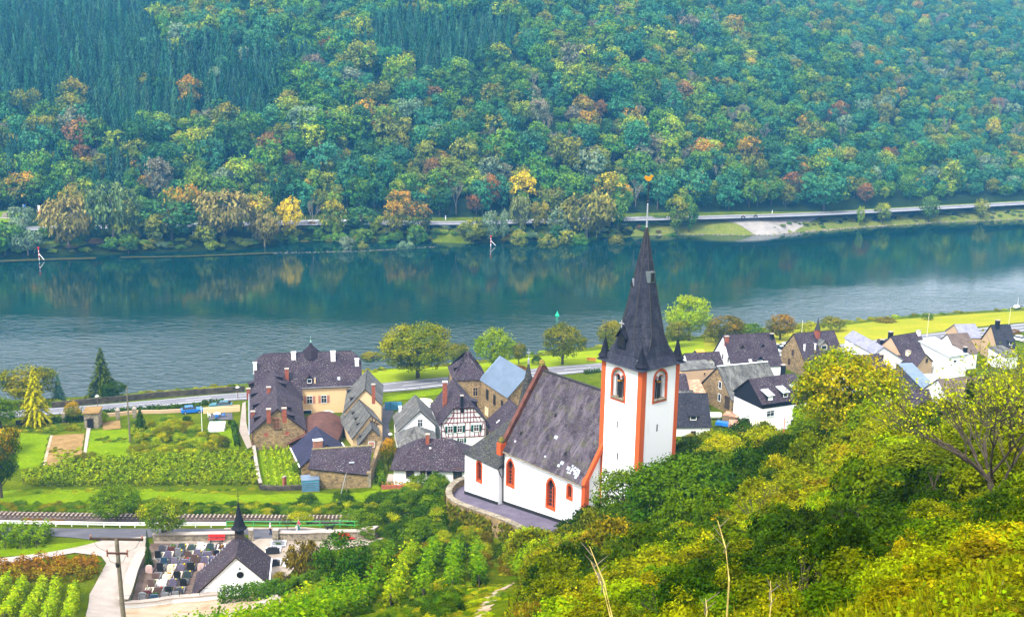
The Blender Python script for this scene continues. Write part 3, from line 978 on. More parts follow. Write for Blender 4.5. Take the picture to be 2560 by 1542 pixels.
def bare_arrays(seed, n=320, ls=.03):
    """a thin crown of twigs with a few leaves left"""
    rng = np.random.default_rng(seed); rnd = random.Random(seed)
    mb = trunk_mb(rnd, .25, .7, .016, 0, 0)
    tips = []
    def grow(a, d, L, r, lev):
        b = a + d * L
        mb.bar(a, b, r * 2, r * 2)
        if lev == 0:
            tips.append(b); tips.append((a + b) / 2); return
        for _ in range(3):
            nd = (d + Vector((rnd.uniform(-1, 1), rnd.uniform(-1, 1), rnd.uniform(-.1, .9))) * .55).normalized()
            grow(b if rnd.random() < .7 else a.lerp(b, .7), nd, L * rnd.uniform(.6, .85), r * .6, lev - 1)
    for k in range(4):
        a = k * 1.57 + rnd.uniform(-.4, .4)
        grow(Vector((0, 0, .22 + .06 * k)), Vector((math.cos(a) * .7, math.sin(a) * .7, 1)).normalized(), .24, .009, 3)
    tp = np.array([t[:] for t in tips])
    idx = rng.integers(0, len(tp), n)
    c = tp[idx] + rng.normal(size=(n, 3)) * .022
    mb.f = [f for f in mb.f if len(f) == 4]
    return (c, rng.normal(size=(n, 3)) + np.array([0, 0, .5]), ls * rng.uniform(.6, 1.3, n), np.stack([rng.uniform(0, 1, n), rng.uniform(0, 1, n) ** 2], 1)), mb


PROTO = {}


def proto(key, arr, trunk=None, elong=1.5, name='tree', bark='bark', tdir=None):
    PROTO[key] = leaf_mesh(name, *arr, elong=elong, trunk=trunk, bark=bark, tdir=tdir)
    return PROTO[key]


# far wood: crowns and trunks in one mesh (their parts do not show at that size)
for s in range(6):
    proto('wood%d' % s, crown_arrays(100 + s, 'round', 130, 13, .058, .12 + .02 * (s % 3), 11 + s), trunk_mb(random.Random(s), .15, .7, .022, 4, .3), 1.4, 'broadleaf_tree')
for s in range(3):
    proto('fir%d' % s, crown_arrays(200 + s, 'cone', 0, 26, .075, .06 + .03 * s, 20, .1 * s), trunk_mb(random.Random(s), .1, .95, .018, 0, 0), 2.2, 'conifer_tree')
for s in range(2):
    a, mb = bare_arrays(300 + s, 420, .04)
    proto('bare%d' % s, a, mb, 1.4, 'bare_tree', 'bark_pale')
for s in range(2):
    ar = crown_arrays(330 + s, 'round', 170, 12, .062, .22, 15, droop=.10)
    proto('willow%d' % s, ar, trunk_mb(random.Random(s + 40), .14, .72, .026, 7, .42), 2.6, 'willow_tree', 'bark_pale', tdir=np.tile([0.1, 0.05, -1.0], (len(ar[0]), 1)))
# nearer crowns, finer leaves, the trunk a part of its own
for s in range(4):
    ar = crown_arrays(400 + s, 'round', 420, 16, .030, .18, 17 + 2 * s)
    PROTO['crown%d' % s] = leaf_mesh('crown', *ar, elong=1.4)
    PROTO['trunk%d' % s] = trunk_mb(random.Random(60 + s), .14, .75, .028, 9, .4, 8).mesh('trunk', M['bark'], True)
for s in (4, 5):
    ar = crown_arrays(440 + s, 'round', 1000, 16, .023, .12, 22 + s)
    PROTO['crown%d' % s] = leaf_mesh('crown', *ar, elong=1.4)
    PROTO['trunk%d' % s] = trunk_mb(random.Random(80 + s), .12, .75, .024, 9, .4, 8).mesh('trunk', M['bark'], True)
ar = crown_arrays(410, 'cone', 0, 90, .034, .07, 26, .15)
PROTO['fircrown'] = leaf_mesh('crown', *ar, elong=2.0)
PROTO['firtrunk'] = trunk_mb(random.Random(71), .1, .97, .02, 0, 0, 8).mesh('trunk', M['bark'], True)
# bushes
for s in range(5):
    proto('bush%d' % s, crown_arrays(500 + s, 'bush', 260, 15, .036 + .004 * (s % 3), 0.0, 13 + s, fill=.55), None, 1.5, 'bush')
ar, mb = bare_arrays(560, 500, .03)
PROTO['twigbush'] = leaf_mesh('bush', *ar, elong=1.5, trunk=mb, bark='bark')


def grass_mesh(seed, n=26, h=1.0, w=.03, spread=.35):
    rng = np.random.default_rng(seed)
    c0 = np.column_stack([rng.normal(size=(n, 2)) * spread * .5, np.zeros(n)])
    lean = np.column_stack([rng.normal(size=(n, 2)) * .38, np.ones(n)])
    L = h * rng.uniform(.5, 1.1, n)[:, None]
    c = c0 + lean * L * .5
    nr = np.column_stack([rng.normal(size=(n, 2)), np.ones(n) * .35])
    return leaf_mesh('grass_tuft', c, nr, np.sqrt(L[:, 0] * w) * 1.9, np.stack([rng.uniform(0, 1, n), rng.uniform(0, 1, n) ** 1.5], 1), elong=10, tdir=lean)


PROTO['tuft0'] = grass_mesh(1); PROTO['tuft1'] = grass_mesh(2, 34, .8, .035, .5)
# low weeds: leaves close to the ground
def weed_mesh(seed, n=70):
    rng = np.random.default_rng(seed)
    c = np.column_stack([rng.normal(size=(n, 2)) * .28, rng.uniform(.03, 1, n) ** 1.3 * .8])
    nr = rng.normal(size=(n, 3)) * .6 + np.array([0, 0, .8])
    return leaf_mesh('weed', c, nr, .17 * rng.uniform(.6, 1.3, n), np.stack([rng.uniform(0, 1, n), rng.uniform(0, 1, n) ** 2], 1), 1.4)
PROTO['weed0'] = weed_mesh(3); PROTO['weed1'] = weed_mesh(4)


def colours(o, c, c2=None):
    o['tint'] = [float(x) for x in c]
    o['tint2'] = [float(x) for x in (c2 if c2 is not None else c)]
    return o


def jit(c, rnd, a=.18):
    k = 1 + rnd.uniform(-a, a)
    return [max(0, x * k * (1 + rnd.uniform(-a, a) * .5)) for x in c]


def scatter(name, label, cat, P, rot, scl, tint, tint2, idx, keys, kind='stuff'):
    """ONE object of points that carries many small copies of the prototypes"""
    me = bpy.data.meshes.new(name)
    me.from_pydata(np.asarray(P).tolist(), [], [])
    for nm, ty, arr, f in (('rot', 'FLOAT_VECTOR', rot, 'vector'), ('scl', 'FLOAT_VECTOR', scl, 'vector'), ('tint', 'FLOAT_VECTOR', tint, 'vector'), ('tint2', 'FLOAT_VECTOR', tint2, 'vector'), ('idx', 'INT', idx, 'value')):
        at = me.attributes.new(nm, ty, 'POINT')
        at.data.foreach_set(f, np.asarray(arr, np.int32 if ty == 'INT' else np.float32).ravel())
    o = tag(link(name, me), label, cat, kind=kind)
    coll = bpy.data.collections.new(name + '_kinds')
    for i, k in enumerate(keys):
        q = bpy.data.objects.new('kind_%02d' % i + '_' + name, PROTO[k])
        coll.objects.link(q)
    ng = bpy.data.node_groups.new(name, 'GeometryNodeTree')
    ng.interface.new_socket('Geometry', in_out='INPUT', socket_type='NodeSocketGeometry')
    ng.interface.new_socket('Geometry', in_out='OUTPUT', socket_type='NodeSocketGeometry')
    N, Lk = ng.nodes, ng.links
    gi, go = N.new('NodeGroupInput'), N.new('NodeGroupOutput')
    ip = N.new('GeometryNodeInstanceOnPoints')
    ci = N.new('GeometryNodeCollectionInfo')
    ci.inputs['Collection'].default_value = coll
    ci.inputs['Separate Children'].default_value = True
    ci.inputs['Reset Children'].default_value = True
    def na(nm, ty):
        a = N.new('GeometryNodeInputNamedAttribute'); a.data_type = ty
        a.inputs['Name'].default_value = nm
        return a.outputs['Attribute']
    Lk.new(gi.outputs[0], ip.inputs['Points'])
    Lk.new(ci.outputs[0], ip.inputs['Instance'])
    ip.inputs['Pick Instance'].default_value = True
    Lk.new(na('idx', 'INT'), ip.inputs['Instance Index'])
    Lk.new(na('rot', 'FLOAT_VECTOR'), ip.inputs['Rotation'])
    Lk.new(na('scl', 'FLOAT_VECTOR'), ip.inputs['Scale'])
    Lk.new(ip.outputs[0], go.inputs[0])
    md = o.modifiers.new('scatter', 'NODES')
    md.node_group = ng
    return o


# ------------------------------------------------------------------ the wood on the far hill
PAL = {'green': ((.060, .175, .024), (.15, .25, .02)), 'dark': ((.032, .105, .034), (.055, .14, .03)), 'teal': ((.040, .160, .070), (.07, .20, .07)), 'olive': ((.12, .165, .022), (.25, .24, .02)),
       'lime': ((.13, .25, .02), (.32, .36, .02)), 'yellow': ((.60, .46, .010), (.72, .50, .010)), 'orange': ((.17, .18, .022), (.50, .26, .015)), 'rust': ((.17, .105, .032), (.30, .14, .03)),
       'grey': ((.15, .165, .085), (.23, .20, .11)), 'fir': ((.024, .092, .048), (.045, .13, .055)), 'silver': ((.13, .21, .11), (.20, .26, .13))}
WORD = {'green': 'mid green tree', 'dark': 'dark green tree', 'teal': 'deep blue-green tree', 'olive': 'olive green tree',
        'lime': 'light green tree', 'yellow': 'golden yellow tree', 'orange': 'orange topped tree', 'rust': 'rust brown tree', 'grey': 'thin greyish tree', 'fir': 'dark narrow conifer', 'silver': 'pale silvery tree'}
LANDMARKS = [(0, 'left edge of the far bank'), (172, 'wide brownish willow'), (284, 'tall pale green willow'), (430, 'broad dark bank tree'), (560, 'large brown willow'), (724, 'bright yellow bank tree'), (833, 'first gap in the road trees'),
             (983, 'orange red bank tree'), (1130, 'small bright verge'), (1306, 'golden tree'), (1465, 'big golden olive tree'), (1610, 'gilded weathercock'), (1726, 'large rounded blue-green tree'), (1900, 'far landing ramp'), (2060, 'broad deep teal tree'),
             (2206, 'yellow green roadside tree'), (2321, 'round fresh roadside tree'), (2451, 'pale yellow roadside tree'), (2570, 'right edge of the far road')]
NUMW = ' second third fourth fifth sixth seventh eighth ninth tenth eleventh twelfth thirteenth fourteenth fifteenth sixteenth seventeenth eighteenth nineteenth twentieth'.split(' ')


def conifer_zone(x, y):
    x, y = x + 34 * np.sin(y / 29 + x / 90) + 20 * np.sin(y / 11 + 1), y + 14 * np.sin(x / 37) + 9 * np.sin(x / 15 + 2)
    a = (x < 250) & (y < 300) & (y > 20 - x * .1)
    b = (x >= 250) & (x < 780) & (y > 150 + (x - 250) * .02) & (y < 330 - (x - 250) * .03) & ~((x > 680) & (y > 220))
    c = (x > 880) & (x < 1290) & (y > 55 + np.abs(x - 1120) * .28) & (y < 195 - (x - 880) * .02)
    d = (x < 420) & (y > 330) & (y < 500) & (np.sin(x / 37) + np.sin(y / 23 + x / 60) > .75)
    e = (x < 420) & (y <= 150)
    return a | b | c | d | e


rng = np.random.default_rng(11)
rnd = random.Random(11)
cand = []
for sp, fz in ((6.7, False), (4.8, True)):
    gx = np.arange(-500, 760, sp); gy = np.arange(440, 1080, sp)
    X, Y = np.meshgrid(gx, gy)
    P = np.stack([X.ravel(), Y.ravel()], 1) + rng.uniform(-.42, .42, (X.size, 2)) * sp
    P = P[poly_dist(P, hill_foot) > 5]
    Z = TF(P[:, 0], P[:, 1])
    px, py, dd = projN(np.column_stack([P, Z]))
    ok = (px > -240) & (px < 2800) & (py > -330) & (py < 620)
    cz_ = conifer_zone(px, py)
    ok &= (cz_ & (rng.uniform(size=len(P)) < .96)) if fz else (~cz_ | (rng.uniform(size=len(P)) < .02))
    # the wood on the far right has smaller crowns
    thin = rng.uniform(size=len(P)) < np.where(py < -60, .6, 1.0)
    ok &= thin
    for q, z, a, b, d in zip(P[ok], Z[ok], px[ok], py[ok], dd[ok]):
        cand.append((d, q[0], q[1], z, a, b, fz))
cfoot = poly_dist(np.array([(c[1], c[2]) for c in cand]), hill_foot)
cand = [c for _, c in sorted(zip(cfoot + .12 * np.array([c[0] for c in cand]), cand), key=lambda q: q[0])]
KEYS = ['wood0', 'wood1', 'wood2', 'wood3', 'wood4', 'wood5', 'fir0', 'fir1', 'fir2', 'bare0', 'bare1']
rows = []
patch = lambda a, b, s: math.sin(a / 83 + b / 57 + s) + math.sin(a / 41 - b / 67 + 2 * s) + .6 * math.sin(a / 23 + b / 31 + s * 3)
for d, x, y, z, a, b, fz in cand:
    if fz:
        key, w, h, k = rnd.choice(['fir0', 'fir1', 'fir2']), rnd.uniform(5.2, 8.2), rnd.uniform(11, 19), 'fir'
    else:
        low = max(0, min(1, (b - 150) / 330))
        u = rnd.random()
        wts = {'green': .34, 'dark': .10, 'teal': .16 + .3 * (1 - low), 'olive': .13 + .08 * low, 'lime': .12 + .04 * low, 'yellow': .008 + .022 * low, 'orange': .012 + .03 * low, 'rust': .012 + .012 * low, 'grey': .05, 'silver': .03}  # more teal uphill: the blue of distance haze put into crown colours
        hi_ = .2 + .8 * min(1, max(0, (b - 120) / 260))
        for q_ in ('yellow', 'orange', 'rust'): wts[q_] *= hi_
        if patch(a, b, 1.0) > 1.1: wts['olive'] += .25; wts['lime'] += .3
        if patch(a, b, 2.2) > 1.2: wts['teal'] += .5; wts['dark'] += .3
        if patch(a, b, 4.1) > 1.45: wts['orange'] += .12 * hi_; wts['rust'] += .05 * hi_; wts['yellow'] += .05 * hi_
        if a > 1900: wts['teal'] += .3; wts['green'] += .2; wts['yellow'] *= .4; wts['orange'] *= .6  # extra teal at far right, haze again put into the leaf colour
        if 1330 < a < 1660 and 310 < b < 440: wts['grey'] += 1.2
        tot = sum(wts.values()); u *= tot
        for k, wv in wts.items():
            u -= wv
            if u <= 0: break
        small = 1 - .34 * max(0, min(1, (a - 1500) / 900)) * (1 if b < 420 else .5)
        w = (6.2 + 9.5 * rnd.random() ** 1.6) * small; h = w * rnd.uniform(1.0, 1.45)
        if k == 'grey' and rnd.random() < .6: key = rnd.choice(['bare0', 'bare1']); w, h = rnd.uniform(6, 9), rnd.uniform(11, 15)
        else: key = 'wood%d' % rnd.randrange(6)
    c, c2 = PAL[k]
    if k == 'yellow': c, c2 = (.36, .30, .018), (.50, .36, .015)
    if k == 'fir' and rnd.random() < .4: c, c2 = (.042, .125, .065), (.07, .17, .07)
    rows.append((d, x, y, z - .4, w, h, rnd.uniform(0, 6.28), KEYS.index(key), jit(c, rnd, .42 if fz else .22), jit(c2, rnd), k, a, b))
SINGLE = 200
n1 = 0
rest, singles, seen_ = [], [], {}
for r in rows:
    d, x, y, z, w, h, ro, ki, c, c2, k, a, b = r
    if n1 < SINGLE and -30 < a < 2590 and b > 60:
        o = link('conifer_tree' if k == 'fir' else 'broadleaf_tree', PROTO[KEYS[ki]], None, (x, y, z), (0, 0, ro), (w, w, h))
        colours(o, c, c2); singles.append((o, k, a, b))
        n1 += 1
    else:
        rest.append(r)
for o, k, a, b in sorted(singles, key=lambda q: -q[3]):
    lm = min(LANDMARKS, key=lambda q: abs(q[0] - a))[1]
    i = seen_[(k, lm)] = seen_.get((k, lm), -1) + 1
    tag(o, (NUMW[min(i, len(NUMW) - 1)] + ' lowest ' + WORD[k] + ' of the wood above the ' + lm).strip(), 'tree', 'trees at the foot of the far hillside')
R_ = rest
scatter('wooded_hill', 'mixed autumn wood covering the steep far hillside', 'forest', [(r[1], r[2], r[3]) for r in R_], [(0, 0, r[6]) for r in R_], [(r[4], r[4], r[5]) for r in R_],
        [r[8] for r in R_], [r[9] for r in R_], [r[7] for r in R_], KEYS)
print('wood', len(rows), 'single', n1)

# ------------------------------------------------------------------ trees one can tell apart on the far bank
def far_tree(key, px, base, top, wpx, pal, label, group='trees along the far bank', name=None, up=0.0):
    p = GF(px, base)
    sc = FPX / (np.array(p) - _C).dot(_R @ np.array([0, 0, -1.0]))
    h = top_of(p, top); w = wpx / sc
    o = link(name or {'w': 'broadleaf_tree', 'f': 'conifer_tree', 'b': 'bare_tree'}.get(key[0], 'broadleaf_tree') if not key.startswith('willow') else 'willow_tree', PROTO[key], None, p - Vector((0, 0, .3)), (0, 0, rnd.uniform(0, 6.28)), (w, w, h))
    tag(o, label, 'tree', group)
    c, c2 = PAL[pal] if isinstance(pal, str) else pal
    return colours(o, c, c2)


BR = ((.20, .175, .04), (.33, .25, .06)); GO = ((.20, .22, .03), (.50, .33, .02))
for a in [
    ('willow0', 70, 637, 567, 76, 'silver', 'bluish green weeping willow at the left end of the far bank'),
    ('wood1', 12, 640, 548, 90, 'green', 'green tree by the water at the left edge of the far bank'),
    ('wood2', 55, 575, 508, 60, 'silver', 'small pale green tree beside the bright lawn'),
    ('willow1', 172, 622, 488, 128, BR, 'wide brownish willow above the red and white day mark'),
    ('wood3', 184, 580, 452, 74, GO, 'round tree with golden top behind the brownish willow'),
    ('willow0', 284, 606, 440, 124, ((.10, .165, .05), (.20, .25, .08)), 'tall pale green willow, highest on the left far bank'),
    ('wood4', 318, 616, 497, 70, 'olive', 'olive tree on a slim trunk in front of the tall pale willow'),
    ('wood0', 430, 602, 488, 140, 'dark', 'broad dark green tree between willows on the far bank'),
    ('wood5', 396, 612, 530, 72, 'olive', 'small olive yellow tree in front of the broad dark tree'),
    ('wood2', 460, 585, 450, 84, 'orange', 'orange topped tree behind the broad dark green tree'),
    ('willow1', 560, 598, 470, 150, BR, 'large brown willow with showing branches'),
    ('wood1', 650, 592, 474, 84, GO, 'golden brown tree beside the large brown willow'),
    ('willow0', 662, 617, 522, 72, BR, 'thin brown willow close to the water left of the yellow tree'),
    ('wood3', 724, 592, 487, 66, 'yellow', 'bright yellow tree, the brightest on the far bank'),
    ('bare1', 782, 578, 495, 40, 'grey', 'slim leafless tree right of the bright yellow tree'),
    ('wood4', 833, 597, 497, 74, ((.10, .17, .015), (.45, .36, .015)), 'yellow green tree at a gap in the far road'),
    ('wood0', 905, 590, 508, 80, 'dark', 'dark green tree left of the orange tree'),
    ('wood2', 940, 588, 534, 34, ((.25, .34, .01), (.42, .42, .01)), 'small lime green tree in front of the orange tree'),
    ('wood5', 983, 596, 496, 64, 'orange', 'orange red tree in the middle of the far bank'),
    ('wood1', 1046, 596, 494, 70, ((.05, .09, .025), (.42, .22, .02)), 'dark tree with golden top right of the orange tree'),
    ('wood3', 1180, 608, 542, 74, 'olive', 'olive bush-like tree beside the pale poplars'),
    ('wood0', 1226, 610, 518, 42, 'silver', 'pale silvery tree, larger of a pair over the water'),
    ('wood4', 1260, 610, 520, 30, 'silver', 'pale silvery tree, slimmer of a pair over the water'),
    ('willow1', 1300, 586, 483, 58, ((.14, .17, .05), (.24, .25, .06)), 'pale olive willow left of the golden bank tree'),
    ('wood2', 1347, 588, 493, 52, ((.17, .17, .02), (.35, .28, .02)), 'yellowish tree between the pale willows'),
    ('wood5', 1396, 606, 514, 70, 'silver', 'grey green tree at the water left of the spire'),
    ('willow0', 1465, 602, 470, 142, ((.14, .15, .025), (.30, .24, .03)), 'big golden olive tree left of the spire'),
    ('wood1', 1543, 578, 482, 62, 'green', 'rounded green tree just left of the weathercock'),
    ('wood4', 1690, 585, 486, 66, ((.075, .14, .016), (.26, .25, .02)), 'tall oval green tree standing alone right of the spire'),
    ('wood3', 1722, 582, 488, 40, 'green', 'darker tree behind the tall oval tree'),
    ('wood0', 2149, 566, 509, 18, 'lime', 'narrow young tree by the far road'),
    ('wood2', 2206, 562, 500, 40, ((.17, .25, .02), (.36, .36, .02)), 'yellow green tree by the far road'),
    ('wood5', 2321, 558, 484, 50, ((.085, .17, .03), (.13, .22, .04)), 'round fresh green tree by the far road'),
    ('wood1', 2451, 548, 494, 42, ((.20, .24, .03), (.36, .34, .04)), 'pale yellow tree by the far road near the right edge'),
    ('wood3', 1306, 520, 420, 74, 'yellow', 'golden tree glowing at the foot of the dark wood'),
    ('wood4', 1226, 530, 432, 56, 'rust', 'rust brown tree left of the golden tree'),
    ('wood0', 1726, 520, 412, 96, 'teal', 'large rounded blue-green tree above the far road'),
    ('wood2', 2060, 530, 425, 120, 'teal', 'broad deep teal tree above the far road on the right'),
]:
    far_tree(*a)
for k_ in range(46):
    a = rnd.uniform(-20, 1560)
    if 745 < a < 805 or 1075 < a < 1190: continue
    q = W(a, np.interp(a, [0, 300, 700, 1100, 1560], [600, 600, 588, 588, 580]) + rnd.uniform(-12, 10), 4)
    p = Vector((q[0], q[1], float(TF(q[0], q[1])) - .3)); w = rnd.uniform(5, 9)
    pal = rnd.choice(['green', 'dark', 'olive', 'green', 'lime', 'silver', 'olive'])
    o = link('broadleaf_tree', PROTO['wood%d' % rnd.randrange(6)], None, p, (0, 0, rnd.uniform(0, 6.28)), (w, w, w * rnd.uniform(.9, 1.3)))
    tag(o, 'smaller ' + WORD[pal] + ' filling the gaps between the larger far bank trees', 'tree', 'smaller trees along the far bank'); colours(o, jit(PAL[pal][0], rnd), jit(PAL[pal][1], rnd))
# shrubs along the far waterline
k = 0
line = resample([np.array(p) for p in far_shore], 3.0)
sc_rows = []
for q in line:
    a, b = proj((q[0], q[1], 0))
    if not -40 < a < 2600: continue
    for _ in range(2 if a < 1650 else 1):
        off = rnd.uniform(.5, 7 if a < 1650 else 9)
        x, y = q[0] + rnd.uniform(-2, 2), q[1] + off
        if 1720 < a < 1960: continue
        if 1950 <= a: w, h = rnd.uniform(1.8, 3.6), rnd.uniform(1.0, 2.2)
        else: w, h = rnd.uniform(2.5, 6), rnd.uniform(1.5, 3.8)
        pal = rnd.choice(['olive', 'lime', 'green', 'olive', 'silver', 'rust' if rnd.random() < .3 else 'olive'])
        sc_rows.append((x, y, float(TF(x, y)) - .2, w, h, jit(PAL[pal][0], rnd, .25), jit(PAL[pal][1], rnd, .25), rnd.randrange(5), rnd.uniform(0, 6.28)))
for q in resample([np.array(p) for p in FR], 4.0):
    a, b = proj((q[0], q[1], 6))
    if not -40 < a < 1720: continue
    for _ in range(2):
        x, y = q[0] + rnd.uniform(-3, 3), q[1] - rnd.uniform(7, 12)
        if 1080 < a < 1190: continue
        w, h = rnd.uniform(3, 5), rnd.uniform(2, 4.5) if not (745 < a < 805) else 1.0
        pal = rnd.choice(['green', 'dark', 'olive', 'green'])
        if 1540 < a: h *= .45
        elif a < 740 or 812 < a < 1070: h *= 1.5
        elif 1190 < a: h *= rnd.choice([.6, 1.0, 1.3])
        sc_rows.append((x, y, float(TF(x, y)) - .3, w, h, jit(PAL[pal][0], rnd, .25), jit(PAL[pal][1], rnd, .25), rnd.randrange(5), rnd.uniform(0, 6.28)))
scatter('shore_undergrowth', 'band of olive and green scrub along the far waterline', 'scrub', [r[:3] for r in sc_rows], [(0, 0, r[8]) for r in sc_rows], [(r[3], r[3], r[4]) for r in sc_rows], [r[5] for r in sc_rows], [r[6] for r in sc_rows], [r[7] for r in sc_rows],
        ['bush0', 'bush1', 'bush2', 'bush3', 'bush4'])
def colours(o, c, c2=None):
    # near plants: blue cut from the greens against the blue skylight and haze
    w = lambda q: [float(q[0]), float(q[1]), float(q[2] * (.35 if q[2] < .06 else 1))]
    o['tint'] = w(c); o['tint2'] = w(c2 if c2 is not None else c)
    return o


# ------------------------------------------------------------------ railway, lanes and gardens on the left
RAIL = smooth_line([W(a, b, 11.7)[:2] for a, b in [(-220, 1283), (-60, 1288), (120, 1292), (300, 1296), (480, 1299), (650, 1301), (800, 1302), (960, 1302), (1060, 1300)]])
sheet('ballast_bed', ribbon_poly(RAIL, 5.2), M['ballast'], 0.14, 1.5)
rail_pts = resample(RAIL, 0.63)
rp = rail_pts[0]
trk = thing('railway_track', 'single railway track with pale sleepers running along the lane', 'railway track', (*rail_pts[60], Tz(*rail_pts[60])))
trk_o = Vector(trk.location)
sl = MB().box(-.10, .10, -1.25, 1.25, -.08, .09).mesh('sleeper', m_plain('sleeper_concrete', (0.33, 0.26, 0.19), 0.9, 0.3, 2))
for i in range(1, len(rail_pts) - 1):
    p = rail_pts[i]; q = proj((*p, 11.8))[0]
    if not -25 < q < 960: continue
    d = rail_pts[i + 1] - rail_pts[i - 1]
    link('sleeper', sl, trk, Vector((*p, Tz(*p) + .2)) - trk_o, (0, 0, math.atan2(d[1], d[0])))
for s in (-.75, .75):
    mb = MB()
    L = resample(RAIL, 2.0)
    for i in range(len(L) - 1):
        d = L[i + 1] - L[i]; n = np.array((-d[1], d[0])) / np.hypot(*d) * s
        a, b = L[i] + n, L[i + 1] + n
        mb.bar(Vector((*a, Tz(*a) + .37)) - trk_o, Vector((*b, Tz(*b) + .37)) - trk_o, .09, .17)
    mb.build('rail', m_plain('rail_steel_%d' % (s > 0), (0.09, 0.06, 0.045), 0.5, 0.3, 2), trk)

# the lane, its white concrete branch, the yard of trodden earth, the paved square
sheet('lane', gp([(-120, 1316), (0, 1320), (200, 1322), (400, 1322), (560, 1323), (800, 1321), (960, 1318), (960, 1329), (800, 1332), (692, 1333), (690, 1346), (628, 1348), (620, 1338), (480, 1338), (385, 1343), (365, 1346), (258, 1354), (187, 1345), (125, 1341), (0, 1340), (-120, 1338)]), M['asphalt_dark'], 0.09, 1.5)
sheet('concrete_track', gp([(258, 1353), (366, 1343), (362, 1378), (330, 1450), (305, 1512), (300, 1580), (208, 1580), (216, 1535), (224, 1487), (250, 1440), (266, 1410), (253, 1392), (187, 1384), (90, 1400), (0, 1414), (-60, 1420), (-60, 1404), (0, 1397), (114, 1384), (193, 1369)]), M['concrete'], 0.14, 1.5)
sheet('earth_yard', gp([(303, 1524), (420, 1510), (545, 1500), (640, 1490), (690, 1492), (672, 1520), (655, 1545), (640, 1575), (300, 1575)]), M['dirt'], 0.10, 1.5, wob=.25)
sheet('paved_yard', gp([(385, 1352), (620, 1349), (690, 1347), (960, 1346), (930, 1362), (760, 1385), (720, 1440), (640, 1466), (620, 1400), (600, 1372), (385, 1362)]), M['cobble'], 0.08, 1.5)
sheet('grave_field', gp([(378, 1360), (590, 1362), (610, 1390), (560, 1440), (480, 1500), (325, 1512), (352, 1420)]), M['grave_gravel'], 0.13, 1.5)
# gardens
sheet('garden_lawn', gp([(40, 1082), (122, 1088), (105, 1165), (48, 1176), (34, 1150)]), M['lawn'], 0.10, 1.2, wob=.22)
sheet('garden_lawn', gp([(225, 1077), (324, 1074), (324, 1162), (212, 1164)]), M['lawn'], 0.10, 1.2, wob=.22)
sheet('garden_lawn', gp([(548, 1075), (580, 1070), (600, 1125), (560, 1130)]), M['lawn'], 0.10, 1.2, wob=.22)
sheet('garden_bed', gp([(130, 1090), (212, 1085), (205, 1120), (200, 1166), (108, 1166)]), M['soil'], 0.10, 1.2, wob=.2)
sheet('garden_bed', gp([(255, 1056), (300, 1052), (302, 1072), (258, 1076)]), M['soil'], 0.12, 2)
sheet('garden_path', gp([(217, 1072), (227, 1072), (217, 1130), (212, 1160), (206, 1160), (212, 1110)]), M['concrete'], 0.16, 1.5)
sheet('garden_path', gp([(126, 1090), (132, 1090), (114, 1166), (106, 1166)]), M['dirt'], 0.16, 1.5)
sheet('bank_lawn', gp([(-80, 1232), (100, 1224), (330, 1226), (640, 1238), (930, 1228), (1050, 1222), (1040, 1240), (900, 1258), (600, 1262), (300, 1258), (-80, 1262)]), M['lawn'], 0.08, 2, wob=.5)
sheet('strip_lawn', gp([(930, 1223), (925, 1190), (940, 1140), (952, 1150), (945, 1190), (950, 1225)]), M['lawn'], 0.09, 2)
sheet('walled_vineyard_lawn', gp([(636, 1112), (722, 1110), (754, 1215), (748, 1222), (652, 1224)]), M['lawn'], 0.10, 1.2, wob=.22)
sheet('gravel_lane', gp([(722, 1108), (742, 1104), (760, 1150), (766, 1215), (756, 1216), (745, 1170)]), M['cobble'], 0.12, 1.5)
sheet('village_lane', gp([(950, 1030), (960, 1010), (985, 1030), (972, 1060), (975, 1100), (945, 1130), (938, 1090), (955, 1060)]), M['asphalt_dark'], 0.10, 1.5)
sheet('lane_verge', gp([(-60, 1356), (125, 1362), (240, 1352), (262, 1358), (170, 1376), (60, 1390), (-60, 1396)]), M['lawn'], 0.08, 2)
PK = [(905, 930), (1000, 922), (1140, 916), (1300, 897), (1450, 880), (1560, 868), (1660, 858), (1700, 853), (1760, 846), (1760, 880), (1640, 893), (1450, 912), (1330, 926), (1100, 948), (905, 962)]
sheet('park_lawn', gp(PK), m_ground('park_lawn', [(0.25, (0.17, 0.24, 0.004)), (0.6, (0.24, 0.30, 0.006)), (0.85, (0.30, 0.31, 0.012))], 0.15, 2, 0.5, 0.95, 0.3), 0.08, 3)
sheet('roadside_lawn', gp([(905, 1000), (1000, 987), (1105, 972), (1108, 985), (1010, 1000), (910, 1012)]), M['lawn'], 0.09, 2)
MD = [(1760, 846), (1900, 838), (2010, 822), (2100, 815), (2200, 803), (2300, 795), (2420, 786), (2600, 776), (2700, 790), (2560, 806), (2440, 818), (2330, 833), (2200, 850), (2080, 866), (1960, 880), (1760, 884)]
sheet('river_meadow', gp(MD), M['meadow'], 0.09, 3)


# ------------------------------------------------------------------ low walls, rails and fences
def stone_wall(name, px, w, h, label, mat='stone_grey', cap='concrete', group=None, capname='coping', z=None, base=-.4, cw=.12, cat='wall'):
    L = [np.array((G(a, b) if z is None else W(a, b, z))[:2]) for a, b in px] if not isinstance(px, np.ndarray) else px
    L = resample(L, 2.0)
    p0 = (*L[0], Tz(*L[0]))
    t_ = thing(name, label, cat, p0, 0, group)
    mb, cp = MB(), MB()
    off = np.array(p0[:2])
    zf = lambda x, y: Tz(x + off[0], y + off[1]) - p0[2]
    LL = [p - off for p in L]
    wall_line(mb, LL, w, h, zf, base)
    mb.build('masonry', M[mat], t_)
    if cap:
        wall_line(cp, LL, w + cw, h + .12, zf, h + .002)
        cp.build(capname, M[cap], t_)
    return t_


